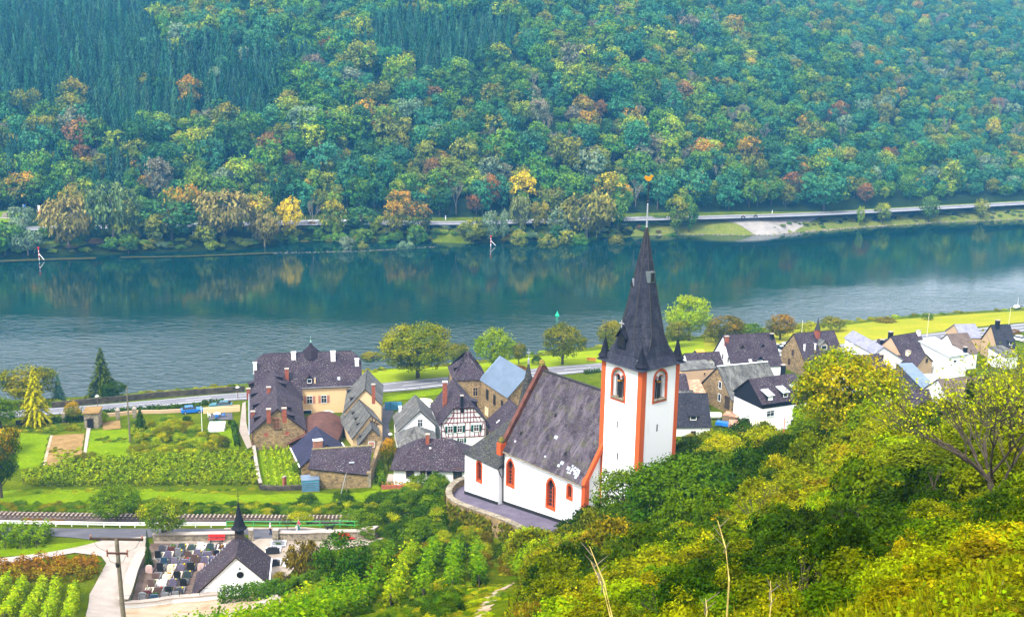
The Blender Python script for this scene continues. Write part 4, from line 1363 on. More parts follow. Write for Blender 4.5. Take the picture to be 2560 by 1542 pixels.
stone_wall('cemetery_wall', [(360, 1386), (332, 1448), (308, 1519)], .75, 1.0, 'stone cemetery wall with wide pale coping along the concrete track', cw=.5)
stone_wall('cemetery_wall', [(308, 1520), (430, 1508), (547, 1497)], .5, .7, 'low pale wall closing the cemetery towards the earth yard', 'white_old', cw=.25)
stone_wall('cemetery_wall', [(384, 1352), (500, 1351), (600, 1350)], .55, 1.0, 'stone wall between graves and lane behind the left red bench', cw=.35)
stone_wall('gate_pillar', [(622, 1351), (634, 1351)], .8, 1.6, 'stone gate pillar left of the cemetery entrance', group='gate pillars', cat='pillar')
stone_wall('gate_pillar', [(684, 1352), (698, 1352)], .8, 1.6, 'stone gate pillar right of the cemetery entrance, beside the walking man', group='gate pillars', cat='pillar')
stone_wall('yard_wall', [(700, 1351), (800, 1349), (905, 1347)], .6, 1.15, 'long stone wall with pale coping behind the right red bench', cw=.3)
stone_wall('gate_pillar', [(908, 1347), (942, 1346)], .9, 1.5, 'broad stone pillar at the far end of the yard wall', group='gate pillars', cat='pillar')
stone_wall('road_wall', [(130, 1020), (250, 1009), (400, 994), (540, 984), (612, 979)], .5, 1.3, 'dark stone wall between the road and the river shrubs', 'stone_dark', None)
stone_wall('vineyard_wall', [(634, 1122), (640, 1165), (648, 1210), (652, 1222)], .45, 1.0, 'crumbling stone wall on the left of the little walled vineyard', 'stone_dark', 'concrete')
stone_wall('vineyard_wall', [(652, 1224), (700, 1226), (756, 1224)], .45, .8, 'low dark stone wall along the front of the little walled vineyard', 'stone_dark', None)
stone_wall('brick_pillar', [(709, 1221), (714, 1221)], .6, 2.0, 'square brick pillar in the front wall of the walled vineyard', 'brick', 'concrete', cat='pillar')
stone_wall('kerb_wall', [(560, 1325), (760, 1323), (960, 1321)], .3, .25, 'pale kerb along the lane under the green railing', 'concrete', None, cat='kerb')
stone_wall('garden_wall', [(40, 1062), (140, 1054), (218, 1049)], .4, .9, 'overgrown dark garden wall left of the stone hut', 'stone_dark', None)
stone_wall('garden_wall', [(250, 1044), (340, 1034), (400, 1033), (500, 1028), (600, 1020)], .35, .7, 'garden wall right of the stone hut along the hedge', 'tan', None)
for a, b, l in ((160, 1056, 'stone gate post left of the stone hut'), (295, 1048, 'stone gate post right of the stone hut'), (337, 1044, 'stone gate post beside the tall wooden pole')):
    p = G(a, b); t_ = thing('gate_post', l, 'post', p, .2, 'garden gate posts')
    MB().box(-.35, .35, -.35, .35, -.3, 1.9).build('shaft', M['stone_grey'], t_)
    MB().hexa([(-.45, -.45, 1.9), (.45, -.45, 1.9), (.45, .45, 1.9), (-.45, .45, 1.9)], [(-.2, -.2, 2.3), (.2, -.2, 2.3), (.2, .2, 2.3), (-.2, .2, 2.3)]).build('cap', M['concrete'], t_)


def railing(name, px, label, heights, mat, th, post_step, cat='railing', ph=None):
    L = resample([np.array(G(a, b)[:2]) for a, b in px], post_step)
    o = Vector((*L[0], Tz(*L[0])))
    t_ = thing(name, label, cat, o)
    for h in heights:
        mb = MB()
        for a, b in zip(L[:-1], L[1:]): mb.bar(Vector((*a, Tz(*a) + h)) - o, Vector((*b, Tz(*b) + h)) - o, th[0], th[1])
        mb.build('rail', M[mat], t_)
    pm = MB().box(-.05, .05, -.05, .05, -.3, (ph or max(heights)) + .02).mesh('post', M[mat])
    for p in L: link('post', pm, t_, Vector((*p, Tz(*p))) - o)
    return t_


railing('crash_barrier', [(-60, 1313), (100, 1315), (300, 1318), (450, 1319), (567, 1319)], 'white metal crash barrier between railway and lane', [.42, .72], 'white_paint', (.09, .16), 2.4, 'barrier')
railing('green_railing', [(567, 1321), (700, 1321), (850, 1319), (960, 1316)], 'green two-rail railing above the railway', [.5, 1.05], 'green_paint', (.09, .09), 3.0)


# ------------------------------------------------------------------ cemetery
def grave_kit():
    kinds = {}
    mb = MB(); mb.box(-.38, .38, -.09, .09, 0, .72); mb.face([(-.38, -.09, .72), (.38, -.09, .72), (.3, -.09, .92), (0, -.09, 1.02), (-.3, -.09, .92)])
    mb.face([(-.3, .09, .92), (0, .09, 1.02), (.3, .09, .92), (.38, .09, .72), (-.38, .09, .72)])
    pr = [(-.38, .72), (-.3, .92), (0, 1.02), (.3, .92), (.38, .72)]
    for (a, b), (c, d) in zip(pr[:-1], pr[1:]): mb.face([(a, -.09, b), (a, .09, b), (c, .09, d), (c, -.09, d)])
    kinds['round topped'] = mb
    kinds['square'] = MB().box(-.34, .34, -.09, .09, 0, 1.05)
    mb = MB(); mb.box(-.42, .42, -.1, .1, 0, .62); mb.hexa([(-.42, -.1, .62), (.42, -.1, .62), (.42, .1, .62), (-.42, .1, .62)], [(-.18, -.1, .95), (.12, -.1, .95), (.12, .1, .95), (-.18, .1, .95)])
    kinds['rough'] = mb
    mb = MB(); mb.box(-.5, .5, -.12, .12, 0, .5); mb.box(-.42, .42, -.1, .1, .5, .68)
    kinds['low wide'] = mb
    kinds['tall'] = MB().box(-.42, .42, -.1, .1, 0, 1.3)
    return kinds


GK = grave_kit()
SC = {'black': (.012, .012, .014), 'dark grey': (.06, .06, .075), 'grey': (.17, .17, .18), 'violet grey': (.13, .11, .17), 'maroon': (.10, .03, .03), 'brown': (.10, .06, .05), 'white': (.75, .74, .76), 'cream': (.62, .52, .40),
      'pinkish': (.55, .38, .34), 'tan': (.33, .26, .18), 'dark blue': (.02, .05, .09), 'slate green': (.04, .06, .06)}
SMAT = {k: m_plain('headstone_' + k.replace(' ', '_'), v, 0.4, 0.2, 3, 0.5) for k, v in SC.items()}
GM = {(k, c): GK[k].mesh('headstone', SMAT[c]) for k in GK for c in SC}
KERB = MB()
for q in ((-.5, .5, .1, .2), (-.5, .5, 1.75, 1.87), (-.5, -.38, .2, 1.75), (.38, .5, .2, 1.75)): KERB.box(q[0], q[1], q[2], q[3], 0, .16)
KERBM = {c: KERB.mesh('kerb', SMAT[c]) for c in ('grey', 'white', 'cream', 'dark grey', 'brown')}
SLABM = {c: MB().box(-.42, .42, .2, 1.8, .02, .14).mesh('slab', SMAT[c]) for c in ('white', 'cream', 'dark grey', 'grey', 'black')}
FLOW = {}
for nm, c in (('yellow', (.65, .46, .01)), ('red', (.5, .03, .02)), ('green', (.06, .16, .015)), ('orange', (.55, .2, .02)), ('white', (.7, .7, .62))):
    rng2 = np.random.default_rng(len(nm) * 7)
    n = 46
    cc = np.column_stack([rng2.uniform(-.3, .3, n), rng2.uniform(.45, 1.5, n), rng2.uniform(.08, .45, n)])
    FLOW[nm] = leaf_mesh('flowers', cc, rng2.normal(size=(n, 3)) + np.array([0, 0, .8]), np.full(n, .22), np.stack([rng2.uniform(0, 1, n), (rng2.uniform(0, 1, n) > .45) * 1.0], 1))
FCOL = {'yellow': (.65, .46, .01), 'red': (.5, .03, .02), 'green': (.10, .22, .015), 'orange': (.55, .2, .02), 'white': (.7, .7, .62)}
zc = lambda x, y: (300 + x / 5.455, 1270 + y / 5.455)
GR = [
    [(575, 620, 'dark grey', 'round topped', None), (712, 600, 'maroon', 'low wide', 'green'), (850, 600, 'slate green', 'square', 'yellow'), (985, 600, 'slate green', 'rough', 'green'), (1105, 590, 'white', 'square', 'orange'), (1238, 590, 'slate green', 'round topped', 'green'), (1500, 575, 'grey', 'low wide', None)],
    [(522, 710, 'black', 'square', 'white'), (660, 705, 'violet grey', 'round topped', 'green'), (795, 675, 'grey', 'square', 'yellow'), (928, 690, 'brown', 'round topped', 'white'), (1065, 690, 'violet grey', 'square', 'yellow'), (1195, 665, 'violet grey', 'low wide', 'green'), (1322, 680, 'black', 'round topped', 'yellow')],
    [(470, 800, 'tan', 'rough', None), (605, 795, 'dark blue', 'square', 'white'), (745, 785, 'violet grey', 'round topped', 'green'), (885, 785, 'violet grey', 'low wide', 'red'), (1020, 765, 'brown', 'square', 'yellow'), (1155, 765, 'violet grey', 'round topped', 'yellow'), (1285, 730, 'violet grey', 'low wide', 'red')],
    [(398, 900, 'pinkish', 'round topped', None), (550, 880, 'black', 'square', 'white'), (690, 880, 'cream', 'round topped', 'yellow'), (832, 870, 'violet grey', 'rough', 'yellow'), (968, 880, 'black', 'tall', 'yellow'), (1105, 870, 'pinkish', 'round topped', 'orange')],
    [(487, 990, 'brown', 'round topped', None), (640, 985, 'cream', 'low wide', 'orange'), (780, 985, 'black', 'square', 'green'), (918, 970, 'slate green', 'round topped', 'yellow')],
    [(427, 1095, 'brown', 'square', 'green'), (570, 1090, 'white', 'low wide', None), (722, 1080, 'violet grey', 'round topped', 'yellow'), (865, 1075, 'black', 'round topped', 'white')],
    [(370, 1205, 'maroon', 'low wide', 'white'), (517, 1195, 'brown', 'round topped', 'red'), (665, 1195, 'black', 'square', 'green'), (812, 1195, 'dark grey', 'rough', 'yellow')],
    [(305, 1280, 'grey', 'round topped', 'white'), (467, 1275, 'dark blue', 'low wide', 'green'), (612, 1265, 'grey', 'round topped', 'white'), (760, 1260, 'grey', 'square', 'green')]]
ORD = ['first', 'second', 'third', 'fourth', 'fifth', 'sixth', 'seventh', 'eighth']
RN = ['row below the wall', 'second row below the wall', 'third row below the wall', 'row of the tall black stone', 'row before the tall stone', 'row of the white slab', 'last row but one', 'front row']
CEM_YAW = math.radians(8)
rg = random.Random(5)
for ri, row in enumerate(GR):
    for gi, (gx_, gy_, c, k, fl) in enumerate(row):
        p = G(*zc(gx_, gy_))
        t_ = thing('grave', '%s %s gravestone, %s from left in the %s' % (c, k, ORD[gi], RN[ri]), 'grave', p + Vector((0, 0, .12)), CEM_YAW + rg.uniform(-.05, .05), 'graves in the cemetery')
        link('headstone', GM[(k, c)], t_, scale=(1.1, 1, rg.uniform(.95, 1.15)))
        kc = rg.choice(['grey', 'cream', 'brown', 'dark grey']) if c not in ('white', 'cream') else c
        link('kerb', KERBM[kc], t_)
        if c in ('white', 'cream') or rg.random() < .3: link('slab', SLABM[c if c in SLABM else rg.choice(['grey', 'dark grey', 'cream'])], t_)
        if fl:
            f = link('flowers', FLOW[fl], t_); colours(f, (.06, .14, .015), FCOL[fl])
# wooden cross grave
p = G(*zc(1370, 600)); t_ = thing('cross_grave', 'grave with dark wooden cross and rusty heather in the back row', 'grave', p + Vector((0, 0, .12)), CEM_YAW, 'graves in the cemetery')
MB().box(-.05, .05, -.05, .05, 0, 1.5).box(-.35, .35, -.045, .045, 1.02, 1.13).build('wooden_cross', M['timber'], t_)
link('kerb', KERBM['white'], t_); f = link('flowers', FLOW['orange'], t_); colours(f, (.15, .08, .02), (.3, .12, .02))
# family graves right of the chapel
for x, y, c, lab in ((682, 1387, 'black', 'wide black grave with curved headstone and ferns right of the chapel'), (682, 1417, 'black', 'wide black grave with red flowers beside the chapel roof'), (695, 1370, 'grey', 'wide pale grave with flat grey slab near the gate'), (727, 1418, 'white', 'white bordered grave beside the weeping tree')):
    p = G(x, y); t_ = thing('family_grave', lab, 'grave', p + Vector((0, 0, .1)), CEM_YAW, 'graves beside the chapel')
    MB().box(-.9, .9, -.12, .12, 0, .75 if c != 'grey' else .2).box(-.6, .6, -.11, .11, .75, .95).build('headstone', SMAT[c], t_) if c != 'white' else MB().box(-.8, .8, -.1, .1, 0, .3).build('headstone', SMAT[c], t_)
    mb = MB()
    for q in ((-1, 1, .12, .26), (-1, 1, 1.7, 1.84), (-1, -.86, .26, 1.7), (.86, 1, .26, 1.7)): mb.box(q[0], q[1], q[2], q[3], 0, .18)
    mb.build('kerb', SMAT['white'], t_)
    MB().box(-.85, .85, .28, 1.68, .01, .12).build('slab', SMAT['dark grey' if c == 'black' else 'grey'], t_)
    f = link('flowers', FLOW['red' if 'red' in lab else 'green'], t_); colours(f, (.05, .13, .015), (.5, .03, .03) if 'red' in lab else (.08, .18, .02))


# ------------------------------------------------------------------ houses
WIN = {}


def win_meshes(w, h, fr, pane, bars=True, arch=False):
    key = (round(w, 2), round(h, 2), fr, pane, bars, arch)
    if key in WIN: return WIN[key]
    f, b = MB(), .09
    a, c = -w / 2, w / 2
    f.box(a - b, a, -.09, .0, -b, h + b); f.box(c, c + b, -.09, .0, -b, h + b); f.box(a, c, -.09, 0, h, h + b); f.box(a, c, -.12, 0, -b, 0)
    if bars:
        f.box(-.025, .025, -.07, 0, 0, h); f.box(a, -.025, -.07, 0, h * .62, h * .62 + .05); f.box(.025, c, -.07, 0, h * .62, h * .62 + .05)
    p = MB().box(a, c, -.03, .0, 0, h)
    WIN[key] = (f.mesh('window_frame', M[fr]), p.mesh('window_pane', M[pane]))
    return WIN[key]


SHUT = {}
ROT = {'f': 0, 'r': math.pi / 2, 'b': math.pi, 'l': -math.pi / 2}


class House:
    def __init__(s, name, label, A, B, zE, zB, depth, rise, kind='x', wall='white', roof='slate', oh=.4, rf=.5, eR=0.0, clip=.45, inset=None, group=None, cat='house', zBB=None, t=.16, walls=True, oy=None):
        a = Vector(W(*A, zE)) if len(A) == 2 else Vector(A)
        b = Vector(W(*B, zE if zBB is None else zBB)) if len(B) == 2 else Vector(B)
        a.z = b.z = zB
        s.w = (b - a).length; s.yaw = math.atan2(b.y - a.y, b.x - a.x); s.h = zE - zB; s.d = depth; s.rise = rise
        s.root = thing(name, label, cat, a, s.yaw, group)
        s.mw = Matrix.Translation(a) @ Matrix.Rotation(s.yaw, 4, 'Z'); s.inv = s.mw.inverted()
        s.polys = []
        w, d, h, r = s.w, s.d, s.h, rise
        oy = oh if oy is None else oy
        wl, rm = MB(), MB()
        e = h + eR
        if kind == 'x':
            R = rf * d
            wl.face([(0, 0, 0), (w, 0, 0), (w, 0, h), (0, 0, h)]); wl.face([(w, d, 0), (0, d, 0), (0, d, e), (w, d, e)])
            wl.face([(0, d, 0), (0, 0, 0), (0, 0, h), (0, R, h + r), (0, d, e)]); wl.face([(w, 0, 0), (w, d, 0), (w, d, e), (w, R, h + r), (w, 0, h)])
            s1, s2 = r / R, (r - eR) / (d - R)
            s.add(rm, [(-oh, -oy, h - oy * s1), (w + oh, -oy, h - oy * s1), (w + oh, R, h + r), (-oh, R, h + r)], t)
            s.add(rm, [(w + oh, d + oy, e - oy * s2), (-oh, d + oy, e - oy * s2), (-oh, R, h + r), (w + oh, R, h + r)], t)
        elif kind in ('y', 'halfhip_y'):
            R = rf * w
            s1, s2 = r / R, (r - eR) / (w - R)
            wl.face([(0, d, 0), (0, 0, 0), (0, 0, h), (0, d, h)]); wl.face([(w, 0, 0), (w, d, 0), (w, d, e), (w, 0, e)])
            L0, R0 = (-oh, h - oh * s1), (w + oh, e - oh * s2)
            if kind == 'y':
                wl.face([(0, 0, 0), (w, 0, 0), (w, 0, e), (R, 0, h + r), (0, 0, h)]); wl.face([(w, d, 0), (0, d, 0), (0, d, h), (R, d, h + r), (w, d, e)])
                s.add(rm, [(L0[0], -oy, L0[1]), (R, -oy, h + r), (R, d + oy, h + r), (L0[0], d + oy, L0[1])], t)
                s.add(rm, [(R0[0], d + oy, R0[1]), (R, d + oy, h + r), (R, -oy, h + r), (R0[0], -oy, R0[1])], t)
            else:
                c = clip; zc_ = h + r * c; xl, xr = R * c, w - (w - R) * c; i = inset or w * .25
                wl.face([(0, 0, 0), (w, 0, 0), (w, 0, e), (xr, 0, zc_), (xl, 0, zc_), (0, 0, h)]); wl.face([(w, d, 0), (0, d, 0), (0, d, h), (R, d, h + r), (w, d, e)])
                s.add(rm, [(L0[0], -oy, L0[1]), (xl, -oy, zc_), (R, i, h + r), (R, d + oy, h + r), (L0[0], d + oy, L0[1])], t)
                s.add(rm, [(R0[0], d + oy, R0[1]), (R, d + oy, h + r), (R, i, h + r), (xr, -oy, zc_), (R0[0], -oy, R0[1])], t)
                s.add(rm, [(xl, -oy, zc_), (xr, -oy, zc_), (R, i, h + r)], t)
        elif kind in ('hip', 'halfhip_x'):
            R = rf * d; i = inset if inset is not None else d * .5
            s1 = r / R
            wl.face([(0, 0, 0), (w, 0, 0), (w, 0, h), (0, 0, h)]); wl.face([(w, d, 0), (0, d, 0), (0, d, h), (w, d, h)])
            if kind == 'hip':
                wl.face([(0, d, 0), (0, 0, 0), (0, 0, h), (0, d, h)]); wl.face([(w, 0, 0), (w, d, 0), (w, d, h), (w, 0, h)])
                z0 = h - oh * s1
                q = [(-oh, -oh, z0), (w + oh, -oh, z0), (w + oh, d + oh, z0), (-oh, d + oh, z0)]
                a1, a2 = (i, R, h + r), (w - i, R, h + r)
                s.add(rm, [q[0], q[1], a2, a1], t); s.add(rm, [q[2], q[3], a1, a2], t); s.add(rm, [q[3], q[0], a1], t); s.add(rm, [q[1], q[2], a2], t)
            else:
                c = clip; zc_ = h + r * c; y0, y1 = R * c, d - R * c
                wl.face([(0, d, 0), (0, 0, 0), (0, 0, h), (0, y0, zc_), (0, y1, zc_), (0, d, h)]); wl.face([(w, 0, 0), (w, d, 0), (w, d, h), (w, y1, zc_), (w, y0, zc_), (w, 0, h)])
                a1, a2 = (i, R, h + r), (w - i, R, h + r); zo = h - oy * s1
                s.add(rm, [(-oh, -oy, zo), (w + oh, -oy, zo), (w + oh, y0, zc_), a2, a1, (-oh, y0, zc_)], t)
                s.add(rm, [(w + oh, d + oy, zo), (-oh, d + oy, zo), (-oh, y1, zc_), a1, a2, (w + oh, y1, zc_)], t)
                s.add(rm, [(-oh, y1, zc_), (-oh, y0, zc_), a1], t); s.add(rm, [(w + oh, y0, zc_), (w + oh, y1, zc_), a2], t)
        elif kind == 'shed':
            s1 = r / d
            wl.face([(0, 0, 0), (w, 0, 0), (w, 0, h), (0, 0, h)]); wl.face([(w, d, 0), (0, d, 0), (0, d, h + r), (w, d, h + r)])
            wl.face([(0, d, 0), (0, 0, 0), (0, 0, h), (0, d, h + r)]); wl.face([(w, 0, 0), (w, d, 0), (w, d, h + r), (w, 0, h)])
            s.add(rm, [(-oh, -oy, h - oy * s1), (w + oh, -oy, h - oy * s1), (w + oh, d + oy * .2, h + r), (-oh, d + oy * .2, h + r)], t)
        s.wall = wl.build('wall', M[wall], s.root) if walls else None
        s.roof = rm.build('roof', M[roof], s.root)
        s.roofmat = roof

    def add(s, mb, pts, t):
        P = [Vector(p) for p in pts]
        if geometry.normal(P).z < 0: P = P[::-1]
        P = [p + Vector((0, 0, t + .02)) for p in P]
        s.polys.append(P)
        mb.slab(P, t, uvo=len(s.polys) * 3.7)

    def lray(s, px, py):
        return s.inv @ Vector(_C), (s.inv.to_3x3() @ Vector(ray(px, py))).normalized()

    def facept(s, face, px, py):
        o, d = s.lray(px, py)
        if face in 'fb': t_ = ((0 if face == 'f' else s.d) - o.y) / d.y
        else: t_ = ((0 if face == 'l' else s.w) - o.x) / d.x
        return o + d * t_

    def roofpt(s, px, py):
        o, d = s.lray(px, py)
        best = None
        for P in s.polys:
            n = geometry.normal(P)
            if abs(n.dot(d)) < 1e-6: continue
            t_ = n.dot(P[0] - o) / n.dot(d)
            if t_ < 0: continue
            q = o + d * t_
            ins = all(((P[(i + 1) % len(P)] - P[i]).cross(q - P[i])).dot(n) > -.6 for i in range(len(P)))
            if ins and (best is None or t_ < best[0]): best = (t_, q, n)
        if best is None:
            P = s.polys[0]; n = geometry.normal(P); t_ = n.dot(P[0] - o) / n.dot(d); best = (t_, o + d * t_, n)
        return best[1], best[2]

    def win(s, face, px, py, w, h, fr='frame', pane='glass', bars=True, shut=None, name='window', centre=True, proud=.01):
        q = s.facept(face, px, py)
        q.z -= h / 2 if centre else 0
        n = {'f': (0, -1), 'b': (0, 1), 'l': (-1, 0), 'r': (1, 0)}[face]
        q += Vector((n[0], n[1], 0)) * proud
        fm, pm = win_meshes(w, h, fr, pane, bars)
        r = (0, 0, ROT[face])
        o = link(name, fm, s.root, q, r)
        link('window_pane', pm, o)
        if shut:
            k = (round(w, 2), round(h, 2), shut)
            if k not in SHUT:
                mb = MB().box(-w / 4, w / 4, -.07, 0, -.02, h + .02)
                for z in np.arange(.12, h - .05, .16): mb.box(-w / 4 + .04, w / 4 - .04, -.085, -.07, z, z + .1)
                SHUT[k] = mb.mesh('shutter', M[shut])
            tv = Matrix.Rotation(ROT[face], 3, 'Z') @ Vector((1, 0, 0))
            for sg in (-1, 1): link('shutter', SHUT[k], s.root, q + tv * sg * (w / 2 + .11 + w / 4), r)
        return o

    def chimney(s, px, py, h, w=.7, d=.7, mat='brick', cap='concrete', label=None):
        q, n = s.roofpt(px, py)
        c = MB().box(-w / 2, w / 2, -d / 2, d / 2, -1.2, h).build('chimney', M[mat], s.root, q)
        MB().box(-w / 2 - .07, w / 2 + .07, -d / 2 - .07, d / 2 + .07, h + .001, h + .14).build('chimney_cap', M[cap], c)
        if label: c['label'] = label
        return c

    def dormer(s, px, py, w=1.3, h=1.1, kind='shed', wall='slate_black', roof=None, pane='glass', fr='frame'):
        q, n = s.roofpt(px, py)
        f = Vector((n.x, n.y, 0)).normalized(); tan = math.hypot(n.x, n.y) / max(n.z, .05)
        rz = math.atan2(f.y, f.x) + math.pi / 2
        L = h / max(tan - .25, .2) if kind == 'shed' else h / tan
        dm, rm = MB(), MB()
        hb = h + (.25 * L if kind == 'shed' else 0)
        dm.hexa([(-w / 2, 0, -.5), (w / 2, 0, -.5), (w / 2, L, hb - .6), (-w / 2, L, hb - .6)], [(-w / 2, 0, h), (w / 2, 0, h), (w / 2, L, hb), (-w / 2, L, hb)])
        o = dm.build('dormer', M[wall], s.root, q, (0, 0, rz))
        if kind == 'shed':
            rm.slab([(-w / 2 - .15, -.3, h - .06), (w / 2 + .15, -.3, h - .06), (w / 2 + .15, L + .3, hb + .16), (-w / 2 - .15, L + .3, hb + .16)], .08)
        else:
            g = w * .5; L2 = L + g / tan
            dm2 = MB().face([(-w / 2, 0, h), (w / 2, 0, h), (0, 0, h + g)]); dm2.build('dormer_gable', M[wall], o)
            rm.slab([(-w / 2 - .2, -.25, h - .2), (0, -.25, h + g + .02), (0, L2, h + g + .02), (-w / 2 - .2, L, h - .2)][::-1], -.07)
            rm.slab([(w / 2 + .2, -.25, h - .2), (0, -.25, h + g + .02), (0, L2, h + g + .02), (w / 2 + .2, L, h - .2)], -.07)
        rm.build('dormer_roof', M[roof or s.roofmat], o)
        fm, pm = win_meshes(w * .62, h * .72, fr, pane, False)
        link('dormer_window', fm, o, (0, -.005, h * .14))
        link('dormer_pane', pm, o, (0, -.006, h * .14))
        return o

    def patch(s, px, py, w, h, mat, name='skylight', up=.03):
        q, n = s.roofpt(px, py)
        u = Vector((0, 0, 1)).cross(n).normalized(); v = n.cross(u)
        P = [q + n * up + u * (w / 2 * i) + v * (h / 2 * j) for i, j in ((-1, -1), (1, -1), (1, 1), (-1, 1))]
        return MB().slab(P, up + .02).build(name, M[mat], s.root)

    def strip(s, a, b, w, h, mat, name='verge', up=.1):
        """a board from local a to local b"""
        return MB().bar(Vector(a), Vector(b), w, h).build(name, M[mat], s.root)
# ------------------------------------------------------------------ the church on its terrace
CH0 = Vector((-.6, 137.5, 22.0)); CYAW = math.radians(-50)
CM = Matrix.Translation(CH0) @ Matrix.Rotation(CYAW, 4, 'Z'); CI = CM.inverted()


def cl(px, py, axis, v):
    """church-local point seen at px, py on the plane x=v, y=v or z=v"""
    o = CI @ Vector(_C); d = CI.to_3x3() @ Vector(ray(px, py))
    k = 'xyz'.index(axis)
    return o + d * ((v - o[k]) / d[k])


NL, NW, NE, NR_ = 14.9, 12.6, 8.0, 17.0
church = thing('church', 'white village church with orange trim, slate nave and spired tower', 'church', CH0, CYAW)


def arch_loop(w, h, kind='pointed', n=7):
    pts = [(-w / 2, 0), (w / 2, 0)]
    if kind == 'pointed':
        hs = h - w * .866
        a = [(-w / 2 + w * math.cos(t), hs + w * math.sin(t)) for t in np.linspace(0, math.pi / 3, n)]
        pts += a + [(-x, z) for x, z in a[-2::-1]]
    else:
        hs = h - w / 2
        pts += [(w / 2 * math.cos(t), hs + w / 2 * math.sin(t)) for t in np.linspace(0, math.pi, 2 * n - 1)]
    return pts


def holed(mb, outline, holes, f3, m=0, flip=False):
    """a flat wall with real openings; f3 maps wall coordinates to space"""
    V, E = [], []
    for loop in [outline] + holes:
        b = len(V); n = len(loop)
        V += [Vector(p) for p in loop]; E += [(b + i, b + (i + 1) % n) for i in range(n)]
    vv, _, ff, _, _, _ = geometry.delaunay_2d_cdt(V, E, [], 1, 1e-5)
    for f in ff:
        c = np.array([[sum(vv[i].x for i in f) / 3, sum(vv[i].y for i in f) / 3]])
        if any(in_poly(c, h)[0] for h in holes): continue
        P = [f3(vv[i].x, vv[i].y) for i in f]
        mb.face(P[::-1] if flip else P, m)


def ring(mb, inner, outer, f3, d0, m=0):
    n = len(inner)
    for i in range(n):
        j = (i + 1) % n
        mb.face([f3(*inner[i], d0), f3(*inner[j], d0), f3(*outer[j], d0), f3(*outer[i], d0)][::-1], m)


def reveal(mb, loop, f3, d0, d1, m=0):
    n = len(loop)
    for i in range(n):
        j = (i + 1) % n
        mb.face([f3(*loop[i], d0), f3(*loop[j], d0), f3(*loop[j], d1), f3(*loop[i], d1)], m)


def grow(loop, k):
    P = [Vector(p) for p in loop]; out = []
    for i, p in enumerate(P):
        a, b = P[i - 1], P[(i + 1) % len(P)]
        t_ = (b - a); 
        if t_.length < 1e-6: t_ = b - p
        t_.normalize(); nn = Vector((t_.y, -t_.x))
        out.append((p.x + nn.x * k, p.y + nn.y * k))
    out[0] = (loop[0][0] - k, loop[0][1] - k); out[1] = (loop[1][0] + k, loop[1][1] - k)
    return out


# openings of the nave wall (plane y = 0), measured in the photograph
nave_w = []
for px, py, w, h, kd in ((1276, 1181, 1.75, 3.9, 'pointed'), (1377, 1233, 1.85, 4.2, 'pointed'), (1424, 1229, 1.15, 2.1, 'round')):
    q = cl(px, py, 'y', 0); nave_w.append((q.x, q.z - h / 2, w, h, kd))
fy = lambda y0: (lambda u, v, d=0.0: (u, y0 + d, v))
fx = lambda x0: (lambda u, v, d=0.0: (x0 - d, u, v))


def gothic_window(parent, f3, cx, cz, w, h, kd, name='arched_window'):
    L = [(cx + a, cz + b) for a, b in arch_loop(w - .5, h - .5, kd)]
    Lb = [(a, b + .25) for a, b in L]
    O = grow(Lb, .27)
    mb = MB(); ring(mb, Lb, O, f3, -.03); reveal(mb, O, f3, -.03, .0); reveal(mb, Lb, f3, -.03, .42)
    o = mb.build(name, M['orange'], parent)
    pm = MB(); pm.face([f3(a, b, .4) for a, b in Lb][::-1]); pm.build('window_pane', M['glass'], o)
    tb = MB()
    x0, z0, z1 = cx, cz + .25, cz + h - .25
    def bar(a, b, c, d, s=.07): tb.bar(f3(a, b, .33), f3(c, d, .33), s, s, up=(.3, .2, .9) if abs(b - d) < 1e-3 else (1, .3, 0))
    hw = (w - .5) / 2
    bar(x0, z0, x0, z0 + (h - .5) * .7, .11)
    for k in range(1, 5): bar(x0 - hw, z0 + (h - .5) * .14 * k, x0 + hw, z0 + (h - .5) * .14 * k, .035)
    if kd == 'pointed':
        for s in (-1, 1):
            zz = z0 + (h - .5) * .85
            P = [(x0 + s * hw * (1 - .5 * (1 - math.cos(t_))) - 0, zz + hw * .7 * math.sin(t_)) for t_ in np.linspace(0, math.pi, 7)]
            for a, b in zip(P[:-1], P[1:]): bar(a[0], a[1], b[0], b[1], .09)
    tb.build('tracery', M['orange'] if kd == 'pointed' else M['iron'], o)
    return Lb


wl = MB(); holes = []
for cx, cz, w, h, kd in nave_w: holes.append(gothic_window(church, fy(0), cx, cz, w, h, kd))
holed(wl, [(0, -2), (NL, -2), (NL, NE), (0, NE)], holes, fy(0))
wl.face([(NL, NW, -2), (0, NW, -2), (0, NW, NE), (NL, NW, NE)])
wl.face([(0, NW, -2), (0, 0, -2), (0, 0, NE), (0, NW / 2, NR_), (0, NW, NE)])
wl.face([(NL, 0, -2), (NL, NW, -2), (NL, NW, NE), (NL, NW / 2, NR_), (NL, 0, NE)])
wl.build('nave_wall', M['white'], church)
rm = MB(); t_s = (NR_ - NE) / (NW / 2)
oy_ = .38
roofP = [[(0, -oy_, NE - oy_ * t_s), (NL, -oy_, NE - oy_ * t_s), (NL, NW / 2, NR_), (0, NW / 2, NR_)], [(NL, NW + oy_, NE - oy_ * t_s), (0, NW + oy_, NE - oy_ * t_s), (0, NW / 2, NR_), (NL, NW / 2, NR_)]]
for P in roofP: rm.slab([Vector(p) + Vector((0, 0, .22)) for p in P], .2)
nroof = rm.build('nave_roof', M['slate_nave'], church)
MB().bar((0, NW / 2, NR_ + .24), (NL, NW / 2, NR_ + .24), .3, .16).build('ridge', M['slate_grey'], nroof)
MB().bar((0, -oy_ - .06, NE - oy_ * t_s + .12), (NL, -oy_ - .06, NE - oy_ * t_s + .12), .12, .12).build('gutter', M['stone_grey'], church)
